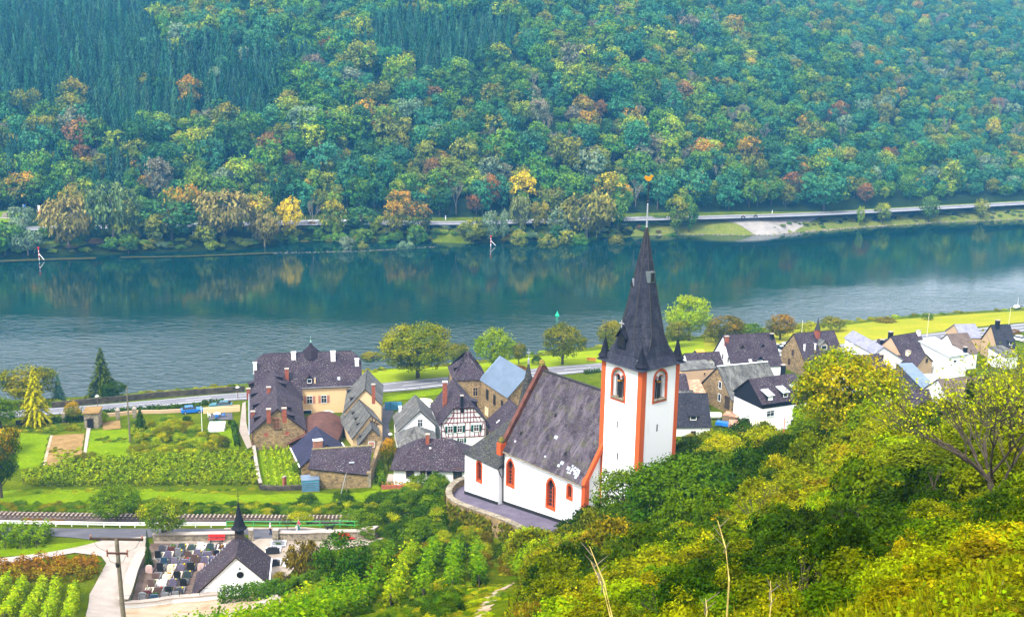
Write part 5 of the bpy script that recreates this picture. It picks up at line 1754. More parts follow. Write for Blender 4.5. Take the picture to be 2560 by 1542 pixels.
nrm_ = Vector((0, -math.sin(math.atan(t_s)), math.cos(math.atan(t_s))))
for px, py in ((1388, 1041), (1302, 1086), (1413, 1137)):          # little triangular vents on the nave roof
    o = CI @ Vector(_C); d = CI.to_3x3() @ Vector(ray(px, py))
    k = (Vector((0, 0, NE + .22)) - o).dot(nrm_) / d.dot(nrm_); q = o + d * k
    mb = MB(); a, b, c_ = Vector((-.35, -.02, -.3)), Vector((.35, -.02, -.3)), Vector((0, -.02, .42)); e_ = Vector((0, 1.0 / t_s + .5, .42))
    mb.face([a, b, c_], 1); mb.face([b, e_, c_], 0); mb.face([a, c_, e_], 0)
    mb.build('roof_vent', [M['slate_grey'], M['dark']], nroof, q)
for x_, y_ in ((905, 880), (880, 900), (953, 920), (963, 955), (985, 925), (1000, 940), (1010, 960), (1020, 975), (996, 962), (1030, 940), (984, 902), (1006, 986), (1018, 930), (972, 938), (1024, 958), (780, 832), (558, 720), (1002, 915), (948, 950), (860, 690)):
    o = CI @ Vector(_C); d = CI.to_3x3() @ Vector(ray(1100 + x_ / 2.968, 860 + y_ / 2.968))
    k = (Vector((0, 0, NE + .24)) - o).dot(nrm_) / d.dot(nrm_); q = o + d * k
    v_ = Vector((0, math.cos(math.atan(t_s)), math.sin(math.atan(t_s)))); u_ = Vector((1, 0, 0))
    s_ = .15 + .06 * ((x_ * 7) % 3)
    MB().slab([q - u_ * s_ - v_ * s_ * .8, q + u_ * s_ - v_ * s_ * .8, q + u_ * s_ + v_ * s_ * .8, q - u_ * s_ + v_ * s_ * .8], .05).build('repair_slate', M['zinc'], nroof)
# dark foot of the wall
pl = MB()
gz = lambda x: TERR(x) - CH0.z
TERR = lambda xl: 22.35 + .105 * max(-10, min(20, xl))
pl.hexa([(-.1, -.06, gz(0) - .6), (NL, -.06, gz(NL) - .6), (NL, .0, gz(NL) - .6), (-.1, .0, gz(0) - .6)], [(-.1, -.06, gz(0) + .42), (NL, -.06, gz(NL) + .42), (NL, .0, gz(NL) + .42), (-.1, .0, gz(0) + .42)])
pl.build('plinth', M['iron'], church)
# gable copings
cop = MB()
for x0 in (-.35,):
    cop.bar((x0, -.45, NE + .45 - .45 * t_s), (x0, NW / 2, NR_ + .6), .55, .6)
wcop = m_plain('weathered_coping', (.11, .04, .028), .9, .5, .8); cop.build('gable_coping', wcop, church)
MB().bar((-.35, NW + .4, NE + .3), (-.35, NW / 2 + .2, NR_ + .6), .55, .6).build('gable_coping', wcop, church)
MB().box(-.75, .05, -.75, .15, NE - .9, NE + .7).build('kneeler', M['orange'], church)
MB().lathe([(.38, 0), (.42, .25), (.25, .6), (.05, .7)], 8, c=(-.35, NW / 2, NR_ + .9)).build('gable_finial', m_plain('mossy_stone', (.22, .17, .03), .95, .4, 2), church)
MB().lathe([(.40, 0), (.45, .3), (.25, .7), (.05, .8)], 8, c=(-.35, -.3, NE + .7)).build('kneeler_top', m_plain('mossy_stone_low', (.12, .1, .02), .95, .4, 2), church)
cop = MB(); cop.bar((NL + .15, -.35, NE + .2 - .35 * t_s), (NL + .15, 2.6, NE + .5 + 2.6 * t_s), .42, .5); cop.build('gable_coping', M['orange'], church)
MB().bar((NL + .15, NW + .3, NE - .2), (NL + .15, 8.6, NE + .5 + (NW - 8.6) * t_s), .6, .6).build('gable_coping', M['orange'], church)
MB().box(NL - .28, NL + .3, -.3, .42, -2, NE + .15).hexa([(NL - .28, -.3, NE + .15), (NL + .3, -.3, NE + .15), (NL + .3, .42, NE + .15), (NL - .28, .42, NE + .15)], [(NL - .18, -.1, NE + .6), (NL + .2, -.1, NE + .6), (NL + .2, .5, NE + .9), (NL - .18, .5, NE + .9)]).build('buttress', M['orange'], church)

# tower
TX0, TX1, TY0, TY1, TZ = NL - .32, NL + 6.1, 2.45, 8.6, 23.0
tw = MB(); tholes = {}
belf = []
q = cl(1546, 960, 'y', TY0); belf.append(('y', q.x, q.z))
q = cl(1650, 963, 'x', TX1); belf.append(('x', q.y, q.z))
tower = None
hl = {}
for ax, u, zc2 in belf:
    w, h = 1.9, 3.5
    hl[ax] = [(u + a, zc2 - h / 2 + b) for a, b in arch_loop(w, h, 'round', 8)]
holed(tw, [(TX0, -2), (TX1, -2), (TX1, TZ), (TX0, TZ)], [hl['y']], fy(TY0))
holed(tw, [(TY0, -2), (TY1, -2), (TY1, TZ), (TY0, TZ)], [hl['x']], fx(TX1))
tw.face([(TX1, TY1, -2), (TX0, TY1, -2), (TX0, TY1, TZ), (TX1, TY1, TZ)]); tw.face([(TX0, TY1, -2), (TX0, TY0, -2), (TX0, TY0, TZ), (TX0, TY1, TZ)])
tower = tw.build('tower_wall', M['white'], church)
for ax, f3 in (('y', fy(TY0)), ('x', fx(TX1))):
    L = hl[ax]; O = grow(L, .26)
    mb = MB(); ring(mb, L, O, f3, -.05); reveal(mb, O, f3, -.05, 0); reveal(mb, L, f3, -.05, .12)
    o = mb.build('belfry_window', M['orange'], church)
    u = sum(p[0] for p in L[:2]) / 2; z0 = L[0][1]
    wm2 = MB(); reveal(wm2, L, f3, .12, .75)
    sub = [[(u + s * .46 + a, z0 + .05 + b) for a, b in arch_loop(.74, 2.75, 'round', 6)] for s in (-1, 1)]
    holed(wm2, L, sub, lambda a, b, d=0: f3(a, b, .38))
    for sl_ in sub: reveal(wm2, sl_, f3, .38, .7)
    wm2.build('arcade', M['white'], o)
    ob = MB()
    for sl_ in sub: ring(ob, sl_[2:], grow(sl_, .09)[2:], f3, .35)
    ob.build('arcade_trim', M['orange'], o)
    MB().face([f3(a, b, .74) for a, b in L][::-1]).build('belfry_dark_panel', M['dark'], o)  # flat dark panel, painted shade of the belfry inside
    cm = MB()
    for dd in (.25, .5):
        c0 = Vector(f3(u, z0 + .1, dd)); cm.tube([c0, c0 + Vector((0, 0, 1.95))], .14, 8); cm.box(c0.x - .2, c0.x + .2, c0.y - .2, c0.y + .2, c0.z + 1.95, c0.z + 2.2)
    cm.build('column', M['iron'], o)
    s0, s1 = Vector(f3(u - 1.0, z0 - .02, -.16)), Vector(f3(u + 1.0, z0 + .16, .7))
    MB().box(min(s0.x, s1.x), max(s0.x, s1.x), min(s0.y, s1.y), max(s0.y, s1.y), s0.z, s1.z).build('sill', M['stone_grey'], o)
    MB().box(*(lambda c: (c.x - .22, c.x + .22, c.y - .22, c.y + .22, c.z, c.z + .16))(Vector(f3(u, z0 + 2.1, .25)))).build('capital', M['gold'], o)
for px, py, ax, v in ((1543, 1060.5, 'y', TY0), (1543.5, 1140, 'y', TY0), (1642.5, 1069, 'x', TX1)):
    q = cl(px, py, ax, v)
    mb = MB()
    if ax == 'y': mb.box(q.x - .09, q.x + .09, v - .012, v + .1, q.z - .42, q.z + .42)
    else: mb.box(v - .1, v + .012, q.y - .09, q.y + .09, q.z - .42, q.z + .42)
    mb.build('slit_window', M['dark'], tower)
g = .045
cs = m_render('corner_paint', (0.50, 0.095, 0.02), (0.2, 0.07, 0.03), 0.4)
MB().box(TX0 - g, TX0 + .62, TY0 - g, TY0 + .0, -2, TZ).box(TX0 - g, TX0, TY0, TY0 + .6, -2, TZ).build('corner_strip', cs, church)
MB().box(TX1 - .62, TX1 + g, TY0 - g, TY0, -2, TZ).box(TX1, TX1 + g, TY0, TY0 + .72, -2, TZ).build('corner_strip', cs, church)
MB().box(TX1, TX1 + g, TY1 - .55, TY1 + g, -2, TZ).box(TX1 - .6, TX1, TY1, TY1 + g, -2, TZ).build('corner_strip', cs, church)
# spire
tc = Vector(((TX0 + TX1) / 2, (TY0 + TY1) / 2, 0))
sp = MB()
prof = [(TZ - .32, 3.72, .97), (TZ + .12, 3.30, .95), (TZ + .75, 2.92, .80), (TZ + 1.6, 2.72, .60), (TZ + 2.7, 2.54, .45), (TZ + 3.6, 2.40, .414), (TZ + 9.4, 1.21, .414), (38.25, .09, .414)]
rings = []
for z, s_, r_ in prof:
    rings.append([Vector((tc.x + a * s_, tc.y + b * s_, z)) for a, b in ((1, r_), (r_, 1), (-r_, 1), (-1, r_), (-1, -r_), (-r_, -1), (r_, -1), (1, -r_))])
vacc = 0
for i in range(len(rings) - 1):
    for k in range(8):
        j = (k + 1) % 8
        A_, B_, C_, D_ = rings[i][k], rings[i][j], rings[i + 1][j], rings[i + 1][k]
        wd, wu = (B_ - A_).length, (C_ - D_).length
        hh_ = ((D_ + C_) / 2 - (A_ + B_) / 2).length
        u0 = k * 5.3
        sp.face([A_, B_, C_, D_], 0, [(u0 - wd / 2, vacc), (u0 + wd / 2, vacc), (u0 + wu / 2, vacc + hh_), (u0 - wu / 2, vacc + hh_)])
    vacc += hh_
sp.face(rings[0][::-1], 0)
spire = sp.build('spire', M['slate_spire'], church)
ar_ = MB()
for k in range(8):
    for i in range(3, len(rings) - 1): ar_.bar(rings[i][k], rings[i + 1][k], .09, .07)
ar_.build('spire_ridge', M['slate_grey'], spire)
MB().box(tc.x - 3.45, tc.x + 3.45, tc.y - 3.45, tc.y + 3.45, TZ - .36, TZ - .18).build('eaves_board', M['stone_grey'], church)
for sx in (-1, 1):
    for sy in (-1, 1):
        c = (tc.x + sx * 2.95, tc.y + sy * 2.95, TZ + .1)
        mb = MB(); mb.lathe([(.85, 0), (.55, .4), (.36, 1.0), (.05, 2.3)], 8, c=c)
        o = mb.build('pinnacle', M['slate_spire'], church)
        f = MB(); f.tube([(c[0], c[1], c[2] + 2.2), (c[0], c[1], c[2] + 4.0)], .03, 5)
        f.lathe([(.02, 0), (.16, .12), (.02, .26)], 8, c=(c[0], c[1], c[2] + 2.95)); f.lathe([(.02, 0), (.11, .1), (.02, .2)], 8, c=(c[0], c[1], c[2] + 3.5))
        f.bar((c[0] - .3, c[1] - .25, c[2] + 3.4), (c[0] + .3, c[1] + .25, c[2] + 3.4), .06); f.bar((c[0] - .18, c[1] + .2, c[2] + 3.85), (c[0] + .18, c[1] - .2, c[2] + 3.85), .05)
        f.build('finial', M['iron'], o)
        MB().face([(c[0] - sx * .9 - .3 * sy, c[1] - .3, c[2] + .55), (c[0] - sx * .4, c[1] - sy * .4, c[2] + .95), (c[0] - .3, c[1] - sy * .9 - .3 * sx, c[2] + .55)]).build('flashing', M['zinc'], o)
# bell dormer with cross on the left face
q = cl(1558, 852, 'y', TY0 + .55)
mb = MB(); x, y, z = q.x, TY0 + .25, q.z
mb.hexa([(x - .62, y, z - .9), (x + .62, y, z - .9), (x + .62, y + 2.2, z - .9), (x - .62, y + 2.2, z - .9)], [(x - .62, y, z + .7), (x + .62, y, z + .7), (x + .62, y + 2.2, z + .7), (x - .62, y + 2.2, z + .7)])
mb.face([(x - .62, y, z + .7), (x + .62, y, z + .7), (x, y, z + 1.5)])
dm = mb.build('spire_dormer', M['slate_spire'], church)
rm = MB()
for s_ in (-1, 1): rm.slab([(x + s_ * .85, y - .2, z + .45), (x + s_ * .85, y + 2, z + .45), (x, y + 2, z + 1.62), (x, y - .2, z + 1.62)][::(1 if s_ > 0 else -1)], .1)
rm.build('dormer_roof', M['slate_spire'], dm)
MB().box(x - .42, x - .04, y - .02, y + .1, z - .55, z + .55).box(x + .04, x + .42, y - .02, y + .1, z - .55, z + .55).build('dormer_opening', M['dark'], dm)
MB().box(x - .04, x + .04, y - .1, y - .02, z + 1.5, z + 2.5).box(x - .36, x + .36, y - .1, y - .02, z + 2.1, z + 2.18).build('dormer_cross', M['steel'], dm)
q = cl(1585, 705, 'y', TY0 + 1.9)
MB().face([(q.x - .3, q.y - .35, q.z - .45), (q.x + .25, q.y - .35, q.z - .45), (q.x, q.y - .35, q.z + .45)]).face([(q.x + .25, q.y - .35, q.z - .45), (q.x + .1, q.y + .8, q.z + .5), (q.x, q.y - .35, q.z + .45)], 1).face([(q.x - .3, q.y - .35, q.z - .45), (q.x, q.y - .35, q.z + .45), (q.x + .1, q.y + .8, q.z + .5)], 1).build('spire_vent', [M['dark'], M['zinc']], spire)
q = cl(1627, 693, 'x', TX1 - 1.95)
MB().box(q.x - .5, q.x + .30, q.y - .38, q.y + .38, q.z - .6, q.z + .65).box(q.x + .30, q.x + .33, q.y - .26, q.y + .26, q.z - .48, q.z + .5, 1).build('spire_hatch', [M['hatch'], M['dark']], spire)
# lead tip, rod and weathercock
MB().lathe([(.14, 38.0), (.10, 38.5), (.075, 40.9), (.03, 41.0)], 8, c=(tc.x, tc.y, 0)).build('lead_tip', M['zinc'], church)
MB().lathe([(.05, 40.9), (.05, 43.6)], 6, c=(tc.x, tc.y, 0)).lathe([(.05, 0), (.14, .12), (.05, .24)], 8, c=(tc.x, tc.y, 41.1)).build('weathercock_rod', M['iron'], church)
shape = [(-.62, .25), (-.45, .55), (-.2, .42), (.05, .35), (.25, .62), (.48, .62), (.62, .42), (.45, .3), (.35, .02), (.1, -.2), (-.2, -.2), (-.42, -.02)]
wc = MB(); T_ = Matrix.Rotation(math.radians(50), 3, 'Z')
for s_ in (-.05, .05):
    P = [Vector((tc.x, tc.y, 43.65)) + T_ @ Vector((a * .85, s_, b * .85)) for a, b in shape]
    wc.face(P if s_ < 0 else P[::-1])
for i in range(len(shape)):
    j = (i + 1) % len(shape)
    wc.face([Vector((tc.x, tc.y, 43.65)) + T_ @ Vector((shape[a][0] * .85, s_, shape[a][1] * .85)) for a, s_ in ((j, -.05), (i, -.05), (i, .05), (j, .05))])
wc.build('weathercock', M['gold'], church)

# choir with hipped roof
ca, cb = CI @ Vector(W(1168, 1129, 27.4)), CI @ Vector(W(1240, 1170, 27.4))
cy0 = (ca.y + cb.y) / 2; cx0, cx1, cyd, ceh = ca.x, cb.x, 10.5, 27.4 - CH0.z
cw = MB(); q = cl(1198, 1178, 'y', cy0)
Lh = gothic_window(church, fy(cy0), q.x, q.z - 1.55, 1.35, 3.1, 'round')
holed(cw, [(cx0, -2), (cx1, -2), (cx1, ceh), (cx0, ceh)], [Lh], fy(cy0))
for P in ([(cx1, cy0), (cx1, cyd)], [(cx1, cyd), (cx0 + 1, cyd)], [(cx0 + 1, cyd), (cx0 - 1.5, cyd - 3)], [(cx0 - 1.5, cyd - 3), (cx0 - 1.5, cy0 + 3.5)], [(cx0 - 1.5, cy0 + 3.5), (cx0, cy0)]):
    (a, b), (c, d) = P
    cw.face([(a, b, -2), (c, d, -2), (c, d, ceh), (a, b, ceh)])
cw.build('choir_wall', M['white'], church)
cr = MB(); rz_ = ceh + 4.6; ry_ = 5.2
e = .35
P0 = [(cx0 - .2, cy0 - e), (cx1 + e, cy0 - e), (cx1 + e, cyd + e), (cx0 + 1, cyd + e), (cx0 - 1.5 - e, cyd - 3), (cx0 - 1.5 - e, cy0 + 3.4)]
a1, a2 = (cx0 + 3.2, ry_, rz_), (.0, ry_, rz_)
def sl3(P):
    P = [Vector(p) + Vector((0, 0, .18)) for p in P]
    if geometry.normal(P).z < 0: P = P[::-1]
    cr.slab(P, .16)
E_ = lambda i: (P0[i][0], P0[i][1], ceh - .2)
hx = (-.9, cy0 + 2.6, ceh + 2.2)
sl3([E_(0), E_(1), a1]); sl3([E_(1), a2, a1]); sl3([E_(1), E_(2), a2]); sl3([E_(2), E_(3), a1, a2]); sl3([E_(3), E_(4), a1]); sl3([E_(4), E_(5), a1]); sl3([E_(5), E_(0), a1])
cr.build('choir_roof', M['slate_choir'], church)
MB().hexa([(cx0, cy0 - .06, gz(cx0) - .6), (cx1 + .06, cy0 - .06, gz(cx1) - .6), (cx1 + .06, cy0, gz(cx1) - .6), (cx0, cy0, gz(cx0) - .6)], [(cx0, cy0 - .06, gz(cx0) + .42), (cx1 + .06, cy0 - .06, gz(cx1) + .42), (cx1 + .06, cy0, gz(cx1) + .42), (cx0, cy0, gz(cx0) + .42)]).build('plinth', M['iron'], church)
MB().tube([(cx1 + .3, cy0 - .2, ceh - .25), (-.1, -.25, ceh - 1.6), (-.05, -.2, gz(0) + .2)], .07, 6).tube([(.25, -.4, NE - .7), (-.05, -.25, NE - 1.4), (-.05, -.22, ceh - 1.4)], .07, 6).build('downpipe', M['iron'], church)
# slender stair turret behind the choir
tp = CI @ Vector((2.35, 147.0, 22.0))
zt = top_of((2.35, 147.0, 22.0), 907)
tu = MB(); tu.lathe([(1.95, -3), (1.95, zt - 10.0)], 8, c=(tp.x, tp.y, 0)); 
so = tu.build('stair_turret', M['white'], church)
ts = MB()
pr = [(2.25, zt - 10.2), (1.85, zt - 9.0), (1.3, zt - 6.0), (.09, zt)]
for (r0, z0), (r1, z1) in zip(pr[:-1], pr[1:]):
    for k in range(8):
        a, b = k * math.pi / 4, (k + 1) * math.pi / 4
        P = [(tp.x + r0 * math.cos(a), tp.y + r0 * math.sin(a), z0), (tp.x + r0 * math.cos(b), tp.y + r0 * math.sin(b), z0), (tp.x + r1 * math.cos(b), tp.y + r1 * math.sin(b), z1), (tp.x + r1 * math.cos(a), tp.y + r1 * math.sin(a), z1)]
        ts.face(P, 0, [(k * 3 - r0 * .4, z0), (k * 3 + r0 * .4, z0), (k * 3 + r1 * .4, z1), (k * 3 - r1 * .4, z1)])
ts.build('turret_spire', M['slate_choir'], so)
MB().lathe([(.12, zt - .2), (.14, zt + .5), (.03, zt + .7), (.035, zt + 2.0)], 6, c=(tp.x, tp.y, 0)).box(tp.x - .3, tp.x + .3, tp.y - .03, tp.y + .03, zt + 1.4, zt + 1.48).box(tp.x - .03, tp.x + .03, tp.y - .3, tp.y + .3, zt + 1.4, zt + 1.48).build('turret_cross', M['zinc'], so)

# terrace with its curved retaining wall
TW = smooth_line([W(a, b, z)[:2] for a, b, z in [(1215, 1166, 22.9), (1180, 1179, 22.9), (1150, 1185, 22.9), (1133, 1196, 22.9), (1121, 1214, 22.9), (1123, 1237, 22.9), (1144, 1257, 22.9), (1201, 1287, 22.9), (1252, 1310, 23.0), (1296, 1336, 23.1), (1330, 1368, 23.2), (1400, 1392, 23.4)]], 2)
tzf = lambda x, y: np.vectorize(lambda a, b: TERR((CI @ Vector((a, b, 0))).x))(np.asarray(x, float), np.asarray(y, float))
back = [(CM @ Vector(p))[:2] for p in ((19, -6.5, 0), (23, -3, 0), (20, 12, 0), (0, 16, 0), (-13, 12, 0))]
sheet('church_terrace', [tuple(p) for p in TW] + back, M['gravel'], 0.0, 2, tzf)
tw_ = thing('terrace_wall', 'curved stone retaining wall hung with ivy below the church', 'wall', (TW[10][0], TW[10][1], 18))
o0 = Vector(tw_.location)
LL = [np.array(p) - np.array(o0[:2]) for p in resample(TW, 1.6)]
mb, cp = MB(), MB()
zz = lambda x, y: float(tzf(x + o0.x, y + o0.y)) - o0.z
wall_line(mb, LL, .7, .85, zz, -7.5); mb.build('masonry', M['stone'], tw_)
wall_line(cp, LL, .85, 1.0, zz, .853); cp.build('coping', M['stone_grey'], tw_)
rngi = np.random.default_rng(8); n = 9000
li = rngi.uniform(0, 1, n) ** .8 * (len(LL) - 2) * .75 + len(LL) * .25 - 2
pi = np.array(LL)
ii = li.astype(int); fr = (li - ii)[:, None]
pp = pi[ii] * (1 - fr) + pi[ii + 1] * fr
dd = pi[ii + 1] - pi[ii]; dd /= np.linalg.norm(dd, axis=1, keepdims=True)
nn = np.stack([-dd[:, 1], dd[:, 0]], 1)
cen = np.array([ (CM @ Vector((6, 4, 0)))[0] - o0.x, (CM @ Vector((6, 4, 0)))[1] - o0.y])
sgn = np.sign(((pp - cen) * nn).sum(1, keepdims=True)); nn = nn * sgn
dep = rngi.uniform(0, 1, n) ** .7
zv = np.array([zz(*p) for p in pp]) + .75 - dep * 6.5
cc = np.column_stack([pp + nn * (.40 + rngi.uniform(0, .28, n)[:, None]), zv])
keep = (np.sin(li * 1.1) + np.sin(li * .43 + 2) + rngi.normal(size=n) * .5) > -1.5 + .9 * (1 - dep)
cc, nn2 = cc[keep], nn[keep]
k = len(cc)
iv = leaf_mesh('ivy', cc, np.column_stack([nn2, np.full(k, .4)]) + rngi.normal(size=(k, 3)) * .35, rngi.uniform(.25, .5, k), np.stack([rngi.uniform(0, 1, k), rngi.uniform(0, 1, k)], 1), 1.2)
f = link('ivy', iv, tw_); colours(f, (.05, .085, .010), (.16, .13, .015)); f['kind'] = 'stuff'
# ------------------------------------------------------------------ the village
zA = lambda x, y: (600 + x / 5.7075, 860 + y / 5.7075)
zD = lambda x, y: (720 + x / 6.182, 1000 + y / 6.182)
zE_ = lambda x, y: (960 + x / 6.183, 880 + y / 6.183)
zV = lambda x, y: (1640 + x / 3.711, 740 + y / 3.711)
zY = lambda x, y: (1940 + x / 3.905, 760 + y / 3.905)

# winery: main block by the road
hm = House('winery_house', 'large yellow winery house with huge purple slate roof by the road', (640, 972.3), (902, 962.2), 12.6, 6.4, 10.5, 5.7, 'halfhip_x', 'yellow', 'slate', .35, clip=.66, inset=1.6)
for x, y in ((993, 793), (1197, 783)): hm.win('f', *zA(x, y), 1.0, 1.5, pane='glass', shut='shutter_pink')
hm.win('f', *zA(845, 832), 1.0, .6)
hm.win('f', *zA(930, 995), 2.5, 1.45, pane='dark', bars=False)
q = hm.facept('f', *zA(1245, 1010)); q.z -= 1.2
mb = MB(); L = arch_loop(3.0, 2.4, 'round', 6); L = [(a, b * .82) for a, b in L]
f3 = lambda u, v, d=0.0: (q.x + u, q.y + d, q.z + v)
ring(mb, L, grow(L, .3), f3, -.05); o = mb.build('archway', M['white_old'], hm.root)
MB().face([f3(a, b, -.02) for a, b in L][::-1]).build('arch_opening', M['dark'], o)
hm.dormer(*zA(992, 560), 1.3, 1.0, 'gable'); hm.patch(*zA(1410, 490), .5, .7, 'zinc', 'roof_hatch')
hm.chimney(*zA(1068, 545), .8, .3, .3, 'yellow')
hm.chimney(*zA(1328, 212), 1.5, .95, .8, 'white_old', 'white'); hm.chimney(*zA(765, 190), 1.0, .9, .8, 'white_old', 'white')
hm.chimney(*zA(670, 525), 2.5, .75, .75, 'brick'); hm.chimney(*zA(1668, 290), 1.1, .8, .6, 'white', 'white'); hm.chimney(*zA(215, 345), 1.1, .7, .6, 'white', 'white')
hm.strip((0, -.42, hm.h - .05), (hm.w, -.42, hm.h - .05), .14, .14, 'zinc', 'gutter')
q, n = hm.roofpt(*zA(1015, 178)); zt = hm.inv @ Vector((0, 0, 0))
tm = MB(); tm.lathe([(2.1, -3), (2.1, .2), (2.5, .2), (2.0, .9), (1.35, 1.8), (.5, 2.5), (.1, 3.2)], 8, c=(q.x, q.y + 1.6, q.z - .7))
o = tm.build('bell_turret', M['slate'], hm.root); MB().lathe([(.1, 0), (.16, .3), (.03, .5), (.02, 1.6)], 6, c=(q.x, q.y + 1.6, q.z + 2.5)).build('turret_finial', m_plain('verdigris', (.25, .5, .4), .6, .2, 3), o)

_a = W(*zA(165, 1258), 12.0)
lw = House('winery_wing', 'long winery wing with stone gable front and rows of roof dormers', (_a[0], _a[1], 0), (_a[0] + 9.3 * math.cos(math.radians(13)), _a[1] + 9.3 * math.sin(math.radians(13)), 0), 12.0, 7.8, 25.5, 4.1, 'y', 'stone', 'slate', .35, oy=.3)
o = lw.win('f', *zA(520, 1130), .95, 1.9, 'trim', 'frame_brown'); lw.strip((lw.w / 2 - .75, -.06, lw.h + .35), (lw.w / 2 + .75, -.06, lw.h + .35), .16, .2, 'stone_dark', 'window_ledge')
for x, y in ((372, 1290), (672, 1270)):
    q = lw.facept('f', *zA(x, y)); mb = MB()
    P = [(q.x + .3 * math.cos(k * .524), q.y - .02, q.z + .3 * math.sin(k * .524)) for k in range(12)]; Q = [(q.x + .48 * math.cos(k * .524), q.y - .06, q.z + .48 * math.sin(k * .524)) for k in range(12)]
    for k in range(12): mb.face([P[k], P[(k + 1) % 12], Q[(k + 1) % 12], Q[k]][::-1])
    o = mb.build('round_window', M['trim'], lw.root); MB().face(P[::-1]).build('round_pane', M['brick'], o)
for x, y in ((205, 1095), (190, 912), (165, 757), (135, 610)): lw.dormer(*zA(x, y), 1.5, .85, 'shed', 'slate', pane='dark', fr='timber')
for x, y in ((770, 1065), (725, 945), (650, 610), (605, 520)): lw.dormer(*zA(x, y), 1.5, .85, 'shed', 'slate', pane='dark', fr='timber')
for x, y, h in ((410, 1030, 1.3), (632, 1020, 1.3), (410, 690, 1.0), (185, 1030, .9), (120, 700, .9)): lw.chimney(*zA(x, y), h, .75, .7)
lw.strip((-.42, -.3, lw.h - .32), (-.42, lw.d, lw.h - .32), .22, .12, 'zinc', 'gutter')
lw.strip((0, -.05, .0), (0, -.05, lw.h), .5, .1, 'trim', 'quoins'); lw.strip((lw.w, -.05, .0), (lw.w, -.05, lw.h), .5, .1, 'trim', 'quoins')
House('winery_link', 'low slate-roofed link between winery wing and yellow house', zA(560, 822), zA(890, 800), 11.0, 6.8, 5.0, 2.4, 'shed', 'yellow', 'slate', .2)

rw = House('winery_gable_house', 'yellow gable house with grey slate roof right of the courtyard', zA(1495, 955), zA(2010, 855), 12.0, 7.0, 12.5, 4.3, 'y', 'yellow', 'slate_grey', .3, rf=.57, eR=1.3, zBB=13.3)
for x, y in ((1538, 690), (1582, 800)): rw.dormer(*zA(x, y), .8, .6, 'shed', 'slate_black', pane='dark', fr='timber')
rw.chimney(*zA(1905, 755), 2.3, .6, .6)
w2 = House('timbered_winery_house', 'grey-roofed winery house with yellow half-timbered gable', zA(1612, 1335), zA(2030, 1145), 10.2, 8.0, 11.5, 4.0, 'y', 'yellow', 'slate_grey', .3, rf=.6, eR=2.0, zBB=12.2)
for x, y in ((1600, 990), (1640, 1070), (1668, 1150)): w2.dormer(*zA(x, y), 1.0, .45, 'shed', 'slate_grey', pane='dark', fr='timber')
for a, b in (((1888, 1045), (1888, 1140)), ((1935, 1080), (1908, 1160)), ((1905, 1160), (1985, 1130)), ((1950, 1155), (1950, 1205)), ((1850, 1085), (1985, 1140))):
    p, q = w2.facept('f', *zA(*a)), w2.facept('f', *zA(*b)); p.y = q.y = -.05
    MB().bar(p, q, .14, .1, up=(0, 1, 0)).build('beam', M['timber'], w2.root)
w3 = House('stone_winery_house', 'small stone gable house at the end of the winery row', zA(1690, 1440), zA(1980, 1300), 10.0, 8.4, 6.0, 3.0, 'y', 'stone', 'slate_grey', .25, rf=.68, eR=1.7, zBB=11.7)
for x, y in ((1685, 1270), (1712, 1325)): w3.dormer(*zA(x, y), .8, .4, 'shed', 'slate_grey', pane='dark', fr='timber')
w3.win('f', *zD(1290, 682), .95, .95, 'frame', 'shutter_pink', False)

# barrel roof over the yard
bl, br, ff = Vector(W(*zA(870, 1085), 9.6)), Vector(W(*zA(1520, 1100), 9.6)), Vector(W(*zA(1655, 1460), 9.6))
br.y = bl.y = (bl.y + br.y) / 2
t_ = thing('barrel_roof_hall', 'hall with low rust brown barrel roof in the winery yard', 'hall', (bl.x, ff.y, 7.4))
wd, dp = br.x - bl.x, bl.y - ff.y
rm = MB(); N_ = 14
pf = [(wd * k / N_, 2.2 + 1.9 * math.sin(math.pi * k / N_)) for k in range(N_ + 1)]
for (a, z0), (b, z1) in zip(pf[:-1], pf[1:]): rm.hexa([(a, 0, z0 - .12), (b, 0, z1 - .12), (b, dp, z1 - .12), (a, dp, z0 - .12)], [(a, 0, z0), (b, 0, z1), (b, dp, z1), (a, dp, z0)])
rm.build('roof', M['rust_roof'], t_)
MB().box(.1, wd - .1, .1, dp - .1, -.5, 2.15).build('wall', M['timber'], t_)
bh = House('press_house', 'winery shed with new blue-black gable roof and brick chimney', (755, 1165), (877, 1152), 11.2, 8.6, 9.5, 3.3, 'y', 'stone', 'slate_new', .3, oy=.15)
for x0 in (-.42, bh.w + .42): bh.strip((x0, -.1, bh.h - .06), (x0, bh.d, bh.h - .06), .16, .2, 'white', 'gutter')
bh.chimney(*zD(462, 760), 1.6, 1.5, .8, 'trim', 'white_old')

# stone barn in front with falling eaves
a, b = Vector(W(776, 1222, 9.4)), Vector(W(920, 1221, 9.4))
bn = thing('stone_barn', 'low stone barn with dark pent roof beside the blue container', 'barn', a, math.atan2(b.y - a.y, b.x - a.x))
wd = (b - a).length; hl_, hr_ = top_of(a, 1171), top_of(b, 1187)
dp = 6.0
ca_, cb_ = bn.matrix_basis @ Vector((-.2, dp, 0)), bn.matrix_basis @ Vector((wd + .5, dp, 0))
rl_, rr_ = top_of(ca_, 1127), top_of(cb_, 1117)
wm = MB(); wm.face([(0, 0, -.5), (wd, 0, -.5), (wd, 0, hr_), (0, 0, hl_)]).face([(wd, 0, -.5), (wd, dp, -.5), (wd, dp, rr_), (wd, 0, hr_)]).face([(0, dp, -.5), (0, 0, -.5), (0, 0, hl_), (0, dp, rl_)]).face([(wd, dp, -.5), (0, dp, -.5), (0, dp, rl_), (wd, dp, rr_)])
wm.build('wall', M['stone'], bn)
